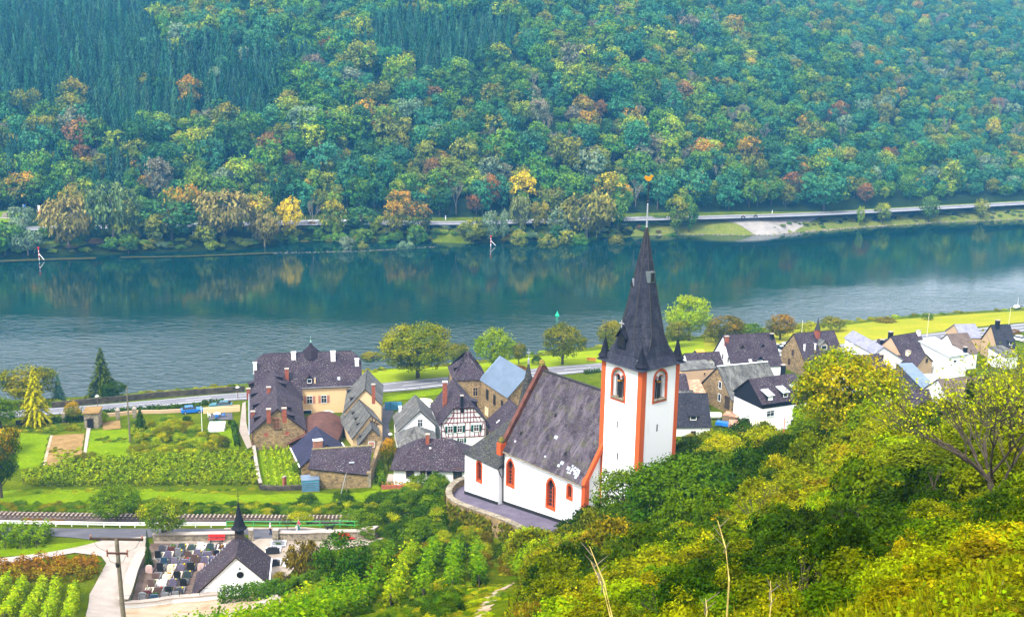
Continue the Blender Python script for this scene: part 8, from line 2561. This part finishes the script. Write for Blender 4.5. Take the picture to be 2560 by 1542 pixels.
MB().box(-3.0, -.3, -1.0, 1.0, .75, .9).box(-3.0, -2.92, -1.0, 1.0, .9, 1.25).build('flatbed', M['steel'], t_)
MB().bar((-.6, .7, .9), (-1.0, .6, 1.9), .18).bar((-1.0, .6, 1.9), (-2.2, .2, 1.3), .14).build('crane', M['yellow_paint'], t_)
for x in (2.1, -1.9):
    for y in (-.85, .85):
        w_ = MB().tube([(x, y - .13, .38), (x, y + .13, .38)], .38, 12).build('wheel', M['rubber'], t_); MB().tube([(x, y - .14, .38), (x, y + .14, .38)], .2, 8).build('rim', M['steel'], w_)
for y in (-.7, .7): MB().box(2.99, 3.03, y - .16, y + .16, .75, .95).build('headlight', M['white_paint'], t_)
MB().box(1.0, 1.3, -.6, .6, 2.13, 2.28).build('light_bar', m_plain('orange_lens', (.8, .3, .02), .3, .1, 3), t_)
# blue container, sheet gate, parasols, terrace furniture
a, b = Vector(W(755, 1231, 9.6)), Vector(W(799, 1228, 9.6))
t_ = thing('container', 'blue corrugated steel container left of the stone barn', 'container', a, math.atan2(b.y - a.y, b.x - a.x))
wd = (b - a).length; hh_ = top_of(a, 1202)
MB().box(.04, wd - .04, .04, 2.4, -.3, hh_).build('body', M['container'], t_)
rb = MB().box(0, wd, 0, .06, 0, .1).mesh('rib', M['metal_blue'])
for z in np.arange(.05, hh_ - .15, .3): link('rib', rb, t_, (0, -.02, z))
MB().box(-.03, wd + .03, -.03, 2.45, hh_ + .002, hh_ + .08).build('lid', M['metal_blue'], t_)
t_ = thing('sheet_gate', 'blue-grey sheet metal gate beside the road lawn', 'gate', G(963, 1026), math.radians(6))
for k in range(3): MB().box(k * 1.15, k * 1.15 + 1.1, -.05, .05, .1, 1.8).build('panel', M['container'], t_)
for k in range(4): MB().box(k * 1.15 - .05, k * 1.15, -.07, .07, -.2, 1.95).build('post', M['iron'], t_)
for x, y, z, r_, m, l in ((1059, 1000, 6.8, 2.0, 'cream', 'cream garden parasol behind the white gable house'), (1067, 1014, 6.8, 1.3, 'white_paint', 'smaller pale green parasol below the cream parasol')):
    p = Vector(W(x, y, z + 2.2)); p.z = Tz(p.x, p.y)
    t_ = thing('parasol', l, 'parasol', p, 0, 'garden parasols')
    MB().lathe([(.03, 0), (.03, 2.5)], 6).build('pole', M['wood'], t_)
    MB().lathe([(r_, 2.05), (r_ * .98, 2.12), (.1, 2.65), (.02, 2.7)], 8).build('canopy', M[m], t_)
pt = G(538, 1046)
sheet('garden_terrace', gp([(520, 1052), (528, 1036), (580, 1033), (582, 1050)]), M['asphalt_dark'], .16, 1.0)
t_ = thing('garden_table', 'round white garden table on the dark terrace', 'table', G(543, 1044) + Vector((0, 0, .16)))
MB().lathe([(.7, .68), (.7, .74)], 14).build('tabletop', M['white_paint'], t_); MB().lathe([(.05, 0), (.05, .68)], 6).build('pedestal', M['white_paint'], t_)
for dx, dy, m, l in ((-1.5, -.2, 'white_paint', 'white plastic chair left of the round table'), (.2, -1.1, 'blue_paint', 'dark blue chair in front of the round table'), (1.2, .1, 'blue_paint', 'dark blue chair right of the round table')):
    t_ = thing('garden_chair', l, 'chair', G(543, 1044) + Vector((dx, dy, .16)), math.atan2(-dy, -dx) - math.pi / 2, 'garden chairs on the terrace')
    MB().box(-.28, .28, -.28, .28, .42, .47).build('seat', M[m], t_); MB().box(-.28, .28, -.32, -.27, .47, 1.0).build('backrest', M[m], t_)
    for x in (-.24, .24):
        for y in (-.24, .24): MB().box(x - .03, x + .03, y - .03, y + .03, 0, .42).build('leg', M[m], t_)
    for x in (-.3, .3): MB().box(x - .03, x + .03, -.28, .2, .64, .69).build('armrest', M[m], t_)
t_ = thing('cold_frame', 'white framed greenhouse box below the garden terrace', 'greenhouse', G(520, 1080), math.radians(6))
MB().hexa([(0, 0, -.2), (3.0, 0, -.2), (3.0, 2.4, -.2), (0, 2.4, -.2)], [(0, 0, .7), (3.0, 0, .7), (3.0, 2.4, 1.3), (0, 2.4, 1.3)]).build('frame', M['white_paint'], t_)
for k in range(3): MB().hexa([(.1 + k * .96, .1, .73), (.98 + k * .96, .1, .73), (.98 + k * .96, 2.3, 1.28), (.1 + k * .96, 2.3, 1.28)], [(.1 + k * .96, .1, .76), (.98 + k * .96, .1, .76), (.98 + k * .96, 2.3, 1.31), (.1 + k * .96, 2.3, 1.31)]).build('pane', m_plain('pale_glass_%d' % k, (.45, .6, .55), .2, .1, 2), t_)
t_ = thing('orange_garden_wall', 'low orange rendered wall behind the garden table', 'wall', G(508, 1034)); e_ = G(600, 1028) - t_.location
MB().bar((0, 0, .5), e_ + Vector((0, 0, .5)), .3, 1.1).build('masonry', M['yellow'], t_)
sheet('winery_pavement', gp([(598, 1080), (606, 1010), (614, 1005), (616, 1060), (630, 1118), (618, 1124)]), M['concrete'], .14, 1.0)
# log piles, tank, tarp, canopy in the yard on the right
def logpile(p, l, w, h, rz, label, seed):
    t_ = thing('log_pile', label, 'log pile', p, rz, 'stacked firewood in the yard')
    rs = random.Random(seed)
    lg = MB().tube([(0, -.5, 0), (0, .5, 0)], .13, 6).mesh('log', M['woodpile'])
    nx, nz, ny = int(l / .27), int(h / .24), max(1, int(w / 1.0))
    stack = MB()
    for iy in range(ny):
        for iz in range(nz):
            for ix in range(nx - iz % 2):
                if iy == 0 and iz >= 0 and rs.random() < .97: link('log', lg, t_, (ix * .27 + (iz % 2) * .13, iy * 1.02, .12 + iz * .235), (0, rs.uniform(-.05, .05), rs.uniform(-.04, .04)), (1, rs.uniform(.9, 1.05), rs.uniform(.8, 1.1)))
    if ny > 1:
        MB().box(0, l, .55, w, 0, h - .05).build('stacked_core', M['woodpile'], t_)['kind'] = 'stuff'
    MB().hexa([(-.1, -.5, h), (l + .1, -.5, h), (l + .1, w, h + .1), (-.1, w, h + .1)], [(-.1, -.5, h + .08), (l + .1, -.5, h + .08), (l + .1, w, h + .18), (-.1, w, h + .18)]).build('cover', M['rusty'], t_)


logpile(G(1822, 1078), 3.6, 2.2, 1.5, math.radians(-12), 'tall stack of split logs left of the white dormer house', 1)
logpile(G(1850, 1086), 3.4, 1.6, 1.2, math.radians(-14), 'lower stack of split logs at the yard gate', 2)
logpile(G(1808, 1052), 3.0, 2.0, 1.3, math.radians(-30), 'log stack behind the blue tarpaulin', 3)
t_ = thing('white_tank', 'white cylindrical tank lying in the yard', 'tank', G(1770, 1048)); MB().tube([(0, 0, .8), (.15, 0, .8), (2.5, .1, .8), (2.65, .1, .8)], [.5, .62, .62, .5], 14).build('drum', M['white_paint'], t_); MB().box(.4, .6, -.5, .5, -.2, .35).box(2, 2.2, -.5, .5, -.2, .35).build('cradle', M['wood'], t_)
t_ = thing('covered_trailer', 'blue tarpaulin covered trailer in the yard', 'trailer', G(1786, 1068), -.4); MB().hexa([(0, 0, .5), (2.6, 0, .5), (2.6, 1.5, .5), (0, 1.5, .5)], [(.2, .1, 1.1), (2.4, .1, 1.1), (2.4, 1.4, 1.1), (.2, 1.4, 1.1)]).build('tarpaulin', M['blue_paint'], t_); [MB().tube([(1.3, y, .3), (1.3, y + .15, .3)], .3, 10).build('wheel', M['rubber'], t_) for y in (-.12, 1.5)]
a, b = Vector(W(1888, 1112, 11.8)), Vector(W(1952, 1108, 11.8)); a.z = b.z = Tz(a.x, a.y)
t_ = thing('carport', 'cream flat canopy roof in front of the white dormer house', 'carport', a, math.atan2(b.y - a.y, b.x - a.x)); wd = (b - a).length
MB().box(-.2, wd + .2, -.2, 4.4, 2.5, 2.62).build('roof', M['cream'], t_)
for x in (0, wd): [MB().box(x - .05, x + .05, y - .05, y + .05, -.3, 2.5).build('post', M['iron'], t_) for y in (0, 4.2)]
sheet('yard_paving', gp([(1812, 1078), (1890, 1072), (1910, 1100), (1830, 1112)]), M['asphalt_dark'], .12, 1.5)
wb = House('well_house', 'tiny white hut with dark roof and stubby chimney in the yard', (1817, 1104), (1845, 1103), 11.3, 8.8, 2.4, .6, 'shed', 'white', 'slate_black', .15); wb.chimney(1835, 1101, 1.1, .45, .45, 'grey_render')
plant_row('hedge', [W(1712, 975, 9)[:2], W(1742, 970, 9)[:2]], 1.5, 1.2, 120, .25, DGR, 'dark clipped hedge on top of the tan wall yard', 'hedge', seed=31, lump=.1)
# rubble at the earth yard
t_ = thing('rubble_heap', 'heap of broken pale stones at the edge of the earth yard', 'rubble', G(672, 1505)); rs = random.Random(9)
for k in range(34):
    p = G(rs.uniform(650, 702), rs.uniform(1490, 1512)) - t_.location; s_ = rs.uniform(.12, .38)
    pts_ = [(Vector((rs.uniform(.6, 1), rs.uniform(.6, 1), rs.uniform(.5, .8))), i) for i in range(8)]
    c8 = [Vector((sx * q.x * s_, sy * q.y * s_, sz * q.z * s_ * .7)) for (q, i), (sx, sy, sz) in zip(pts_, [(-1, -1, -1), (1, -1, -1), (1, 1, -1), (-1, 1, -1), (-1, -1, 1), (1, -1, 1), (1, 1, 1), (-1, 1, 1)])]
    MB().hexa(c8[:4], c8[4:]).build('stone', M['concrete'], t_, p + Vector((0, 0, .12)), (rs.uniform(-.4, .4), rs.uniform(-.4, .4), rs.uniform(0, 3)))

# ------------------------------------------------------------------ river marks, boat, far bank things
p = Vector(W(1393, 789, 0)); t_ = thing('river_buoy', 'green conical buoy floating in mid river', 'buoy', p, 0, None, (.6, .6, .6))
MB().lathe([(.3, -.3), (1.1, -.1), (1.15, .25), (.8, .5), (.35, 1.5), (.06, 2.6)], 12).build('float', m_plain('buoy_green', (.01, .5, .22), .4, .1, 2), t_); MB().lathe([(.05, 2.5), (.04, 3.3)], 6).lathe([(.2, 3.1), (.02, 3.6)], 8).build('topmark', M['iron'], t_)
p = Vector(W(2543, 772, 0)); t_ = thing('moored_boat', 'small white boat with dark hull moored at the right edge', 'boat', p, math.radians(35))
mb = MB(); st = [(-2.2, .8, .55), (-1, .95, .5), (.8, .85, .55), (2.0, .35, .75), (2.5, .03, .9)]
for (x0, w0, z0), (x1, w1, z1) in zip(st[:-1], st[1:]):
    mb.face([(x0, -w0 * .6, -.2), (x1, -w1 * .6, -.2), (x1, -w1, z1), (x0, -w0, z0)]).face([(x1, w1 * .6, -.2), (x0, w0 * .6, -.2), (x0, w0, z0), (x1, w1, z1)]).face([(x0, -w0, z0), (x1, -w1, z1), (x1, w1, z1), (x0, w0, z0)])
mb.face([(-2.2, .8, .55), (-2.2, .48, -.2), (-2.2, -.48, -.2), (-2.2, -.8, .55)])
mb.build('hull', M['iron'], t_); MB().hexa([(-1.4, -.6, .56), (.8, -.55, .58), (.8, .55, .58), (-1.4, .6, .56)], [(-1.2, -.5, 1.2), (.3, -.45, 1.2), (.3, .45, 1.2), (-1.2, .5, 1.2)]).build('cabin', M['white_paint'], t_); MB().lathe([(.04, 1.2), (.03, 3.6)], 6).build('mast', M['white_paint'], t_)
for x, y, top, l in ((98, 648, 621, 'red and white day mark with stay on the left gravel spit'), (1227, 612, 592, 'red and white day mark at the far bank left of the spire')):
    p = Vector(W(x, y, .6)); h = top_of(p, top); t_ = thing('day_mark', l, 'day mark', p, 0, 'red and white river marks')
    n = 6
    for k in range(n): MB().lathe([(.15, h * k / n - (.8 if k == 0 else 0)), (.15, h * (k + 1) / n)], 8).build('band', M['white_paint' if k % 2 == 0 else 'red_paint'], t_)
    MB().box(-.3, .3, -.2, .2, h + .002, h + .5).build('head', M['red_paint'], t_); MB().bar((0, 0, h * .55), (1.9, -.2, -.2), .18).build('stay', M['white_paint'], t_)
for x, b, t2, m, l in ((60, 545, 511, 'blue_paint', 'mast with blue flag on the far lawn'), (96, 536, 512, 'white_paint', 'mast with red and white flag behind the brown willow')):
    p = GF(x, b); h = top_of(p, t2); t_ = thing('flag_mast', l, 'flag', p, 0, 'flags on the far lawn')
    MB().lathe([(.12, 0), (.07, h)], 6).build('mast', M['white_paint'], t_); MB().box(.08, .9, -.03, .03, h - 2.6, h - .3).build('flag', M[m], t_)
    if m == 'white_paint': MB().box(.08, .9, -.04, .04, h - 3.9, h - 2.61).build('flag', M['red_paint'], t_)
p = GF(14, 545); t_ = thing('stone_monument', 'small grey stone monument on the far lawn', 'monument', p); MB().box(-2.4, 2.4, -1.4, 1.4, -.2, .3).build('base', M['concrete'], t_); MB().hexa([(-1.1, -.8, .3), (1.1, -.8, .3), (1.1, .8, .3), (-1.1, .8, .3)], [(-.8, -.6, 2.2), (.8, -.6, 2.2), (.8, .6, 2.2), (-.8, .6, 2.2)]).build('block', M['stone_grey'], t_)
for x, y in ((483, 593), (1065, 577), (1578, 560), (1336, 570), (1114, 552), (1930, 538)):
    p = GF(x, y); t_ = thing('kilometre_post', 'small white kilometre post on the far bank', 'post', p, 0, 'white posts along the far bank'); MB().box(-.15, .15, -.1, .1, -.2, 1.7).build('shaft', M['white_paint'], t_); MB().box(-.2, .2, -.12, .12, 1.702, 2.2).build('head', M['steel'], t_)
for x, y, rzz, l, c in ((1889, 543, 0, 'motorcyclist in dark clothes on the far road, right one of the pair', 'dark'), (1858, 545, 0, 'motorcyclist in reddish jacket on the far road, left one of the pair', 'trim')):
    q = Vector(W(x, y, 6.4)); t_ = thing('motorcycle', l.replace('motorcyclist', 'motorcycle under a rider').split(' on the')[0] + ' on the far road' + (', right one' if c == 'dark' else ', left one'), 'motorcycle', q, math.radians(12), 'motorcycles on the far road')
    for xx in (-.75, .75): MB().tube([(xx, -.07, .33), (xx, .07, .33)], .33, 12).build('wheel', M['rubber'], t_)
    MB().hexa([(-.7, -.18, .5), (.6, -.18, .5), (.6, .18, .5), (-.7, .18, .5)], [(-.8, -.12, .85), (.5, -.15, 1.0), (.5, .15, 1.0), (-.8, .12, .85)]).build('frame', M['iron'], t_); MB().bar((.7, 0, .4), (.45, 0, 1.15), .1).bar((.45, -.35, 1.15), (.45, .35, 1.15), .05).build('fork', M['steel'], t_)


# ------------------------------------------------------------------ people and the dog
def skin_body(name, joints, edges, radii, mat, parent, sub=1):
    me = bpy.data.meshes.new(name)
    me.from_pydata([tuple(j) for j in joints], edges, [])
    o = link(name, me, parent)
    sk = o.modifiers.new('skin', 'SKIN'); sk.use_smooth_shade = True
    for i, r in enumerate(radii):
        d = me.skin_vertices[0].data[i]; d.radius = (r, r) if not hasattr(r, '__len__') else r
    me.skin_vertices[0].data[0].use_root = True
    s = o.modifiers.new('sub', 'SUBSURF'); s.levels = s.render_levels = sub
    me.materials.append(M[mat] if isinstance(mat, str) else mat)
    return o


SKIN_ = m_plain('skin', (.55, .30, .20), .6, .1, 3)
def person(px, py, rz, label, top, legs, hair, H_=1.74, stride=.22, zp=None, loc=None, pose='walk', legs_short=False):
    p = (G(px, py) + Vector((0, 0, .1))) if loc is None else Vector(loc)
    t_ = thing('person', label, 'person', p, rz, 'people on the lane', (H_ / 1.74,) * 3)
    if pose == 'ride': J = dict(hipz=.92, knee=.35, foot=.25)
    st = stride
    hz, sh = .92, 1.42
    J = [(0, 0, hz), (0, 0, 1.12), (0, 0, 1.34), (0, 0, 1.47), (.02, 0, 1.55),
         (0, .19, sh), (-.10, .25, 1.14), (.08, .26, .92), (0, -.19, sh), (.12, -.25, 1.14), (.26, -.24, .94),
         (0, .10, hz - .06), (.10 * st / .22, .10, .50), (-.16 * st / .22, .10, .08), (-.03 * st / .22, .11, .03),
         (0, -.10, hz - .06), (.14 * st / .22, -.10, .50), (.16 * st / .22, -.10, .07), (.30 * st / .22, -.11, .03)]
    if pose == 'ride':
        J = [(0, 0, .92), (.06, 0, 1.1), (.16, 0, 1.3), (.22, 0, 1.42), (.26, 0, 1.5), (.16, .19, 1.36), (.32, .27, 1.16), (.45, .33, 1.12), (.16, -.19, 1.36), (.32, -.27, 1.16), (.45, -.33, 1.12),
             (0, .12, .88), (.35, .22, .75), (.12, .24, .38), (.26, .24, .34), (0, -.12, .88), (.35, -.22, .75), (.12, -.24, .38), (.26, -.24, .34)]
    body = skin_body('body', J, [(0, 1), (1, 2), (2, 3), (3, 4), (2, 5), (5, 6), (6, 7), (2, 8), (8, 9), (9, 10), (0, 11), (11, 12), (12, 13), (13, 14), (0, 15), (15, 16), (16, 17), (17, 18)],
              [.13, .13, .15, .06, .05, .07, .05, .04, .07, .05, .04, .10, .07, .05, .045, .10, .07, .05, .045], SKIN_, t_)
    sh_ = skin_body('shirt', [J[0], J[1], J[2], J[5], tuple((np.array(J[5]) * .25 + np.array(J[6]) * .75)), J[8], tuple((np.array(J[8]) * .25 + np.array(J[9]) * .75))], [(0, 1), (1, 2), (2, 3), (3, 4), (2, 5), (5, 6)], [.155, .15, .17, .09, .07, .09, .07], top, t_)
    an = (13, 17) if not legs_short else (12, 16)
    tr = skin_body('trousers', [J[0], J[11], J[12], J[13], J[15], J[16], J[17]], [(0, 1), (1, 2), (2, 3), (0, 4), (4, 5), (5, 6)], [.15, .12, .09, .07, .12, .09, .07], legs, t_)
    hx = J[4][0] + .02; hz_ = J[4][2] + .10
    hd = MB().lathe([(.03, -.13), (.075, -.10), (.092, -.02), (.095, .04), (.075, .10), (.03, .125)], 10, c=(hx, 0, hz_)).box(hx + .08, hx + .115, -.015, .015, hz_ - .03, hz_ + .01)
    hd.build('head', SKIN_, t_, smooth=True)
    MB().lathe([(.098, .0), (.104, .05), (.085, .11), (.03, .14)], 10, c=(hx - .015, 0, hz_)).build('hair', hair, t_, smooth=True)
    for k in (14, 18): MB().hexa([(J[k][0] - .12, J[k][1] - .05, J[k][2] - .03), (J[k][0] + .12, J[k][1] - .05, J[k][2] - .03), (J[k][0] + .12, J[k][1] + .05, J[k][2] - .03), (J[k][0] - .12, J[k][1] + .05, J[k][2] - .03)], [(J[k][0] - .12, J[k][1] - .04, J[k][2] + .07), (J[k][0] + .08, J[k][1] - .04, J[k][2] + .03), (J[k][0] + .08, J[k][1] + .04, J[k][2] + .03), (J[k][0] - .12, J[k][1] + .04, J[k][2] + .07)]).build('shoe', M['rubber'], t_)
    for k in (7, 10):
        hm_ = MB(); c = Vector(J[k]); hm_.box(c.x - .02, c.x + .02, c.y - .035, c.y + .035, c.z - .10, c.z - .01)
        for f in range(4): hm_.bar(c + Vector((0, -.028 + f * .019, -.10)), c + Vector((.015, -.028 + f * .019, -.175 - .01 * (f in (1, 2)))), .016)
        hm_.bar(c + Vector((.02, -.03, -.04)), c + Vector((.05, -.05, -.10)), .018)
        hm_.build('hand', SKIN_, t_)
    return t_


white_shirt = m_plain('white_shirt', (.78, .77, .76), .8, .1, 3); navy = m_plain('navy_trousers', (.02, .025, .07), .8, .2, 3); teal = m_plain('teal_trousers', (.01, .22, .20), .8, .2, 3); redc = m_plain('red_check_shirt', (.45, .06, .08), .8, .5, 14)
gh, bh_, dh = m_plain('grey_hair', (.5, .48, .46), .8, .1, 3), m_plain('blond_hair', (.35, .2, .09), .8, .1, 3), m_plain('dark_hair', (.03, .02, .015), .8, .1, 3)
person(676, 1338, math.radians(10), 'elderly person in white shirt and navy trousers walking at the gate', white_shirt, navy, gh)
person(748, 1329, math.radians(-140), 'person in red patterned top and teal trousers on the lane', redc, teal, bh_, 1.68, .14)
person(742, 1331, math.radians(-60), 'small child in white clothes beside the person in teal trousers', white_shirt, white_shirt, bh_, 1.0, .14)
for x, y, top in ((1889, 543, 'iron'), (1858, 545, 'trim')):
    q = Vector(W(x, y, 6.4)); d_ = person(0, 0, math.radians(12), 'person in %s riding the motorcycle on the far road' % ('dark clothes' if top == 'iron' else 'a reddish jacket'), M[top], M['iron'], M['iron'] if top == 'iron' else M['white_paint'], loc=q + Vector((-.15, 0, 0)), pose='ride'); d_['group'] = 'riders on the far road'
# black dog, head to the right
p = G(826, 1329) + Vector((0, 0, .1))
t_ = thing('dog', 'black dog with white paws standing on the lane behind the wall', 'dog', p, math.radians(4), None, (1.25,) * 3)
J = [(-.32, 0, .50), (-.10, 0, .50), (.18, 0, .50), (.34, 0, .60), (.44, 0, .70), (.60, 0, .66), (-.50, 0, .52), (-.66, 0, .42),
     (.20, .10, .34), (.18, .10, .18), (.21, .10, .03), (.20, -.10, .34), (.26, -.10, .18), (.30, -.10, .03), (-.30, .10, .36), (-.40, .10, .20), (-.36, .10, .03), (-.28, -.10, .36), (-.30, -.10, .20), (-.25, -.10, .03)]
skin_body('body', J, [(0, 1), (1, 2), (2, 3), (3, 4), (4, 5), (0, 6), (6, 7), (2, 8), (8, 9), (9, 10), (2, 11), (11, 12), (12, 13), (0, 14), (14, 15), (15, 16), (0, 17), (17, 18), (18, 19)],
          [.12, .125, .15, .10, .09, .045, .05, .03, .07, .04, .03, .07, .04, .03, .08, .04, .03, .08, .04, .03], m_plain('black_fur', (.012, .011, .010), .8, .3, 6), t_)
for y in (-.07, .07): MB().hexa([(.38, y - .02, .74), (.46, y - .02, .74), (.46, y + .02, .74), (.38, y + .02, .74)], [(.40, y * 1.5 - .01, .86), (.42, y * 1.5 - .01, .86), (.42, y * 1.5 + .01, .86), (.40, y * 1.5 + .01, .86)]).build('ear', m_plain('black_ear_%d' % (y > 0), (.012, .011, .01), .8, .3, 6), t_)
for k in (10, 13, 16, 19): MB().box(J[k][0] - .04, J[k][0] + .06, J[k][1] - .04, J[k][1] + .04, -.01, .07).build('paw', M['white_paint'], t_)
# ------------------------------------------------------------------ the hazy air of the valley
t = NT('haze_air')
pv = t.n('ShaderNodeVolumePrincipled')
pv.inputs['Color'].default_value = (*HAZE_COLOR, 1)
pv.inputs['Density'].default_value = HAZE_DENSITY
pv.inputs['Anisotropy'].default_value = 0.2
t.l(pv.outputs[0], t.out.inputs['Volume'])
hz = MB().box(-620, 900, -140, 1240, -4.5, 262).build('haze', t.mat)
tag(hz, 'thin blue haze filling the river valley', 'haze', kind='stuff')
hz.display_type = 'WIRE'
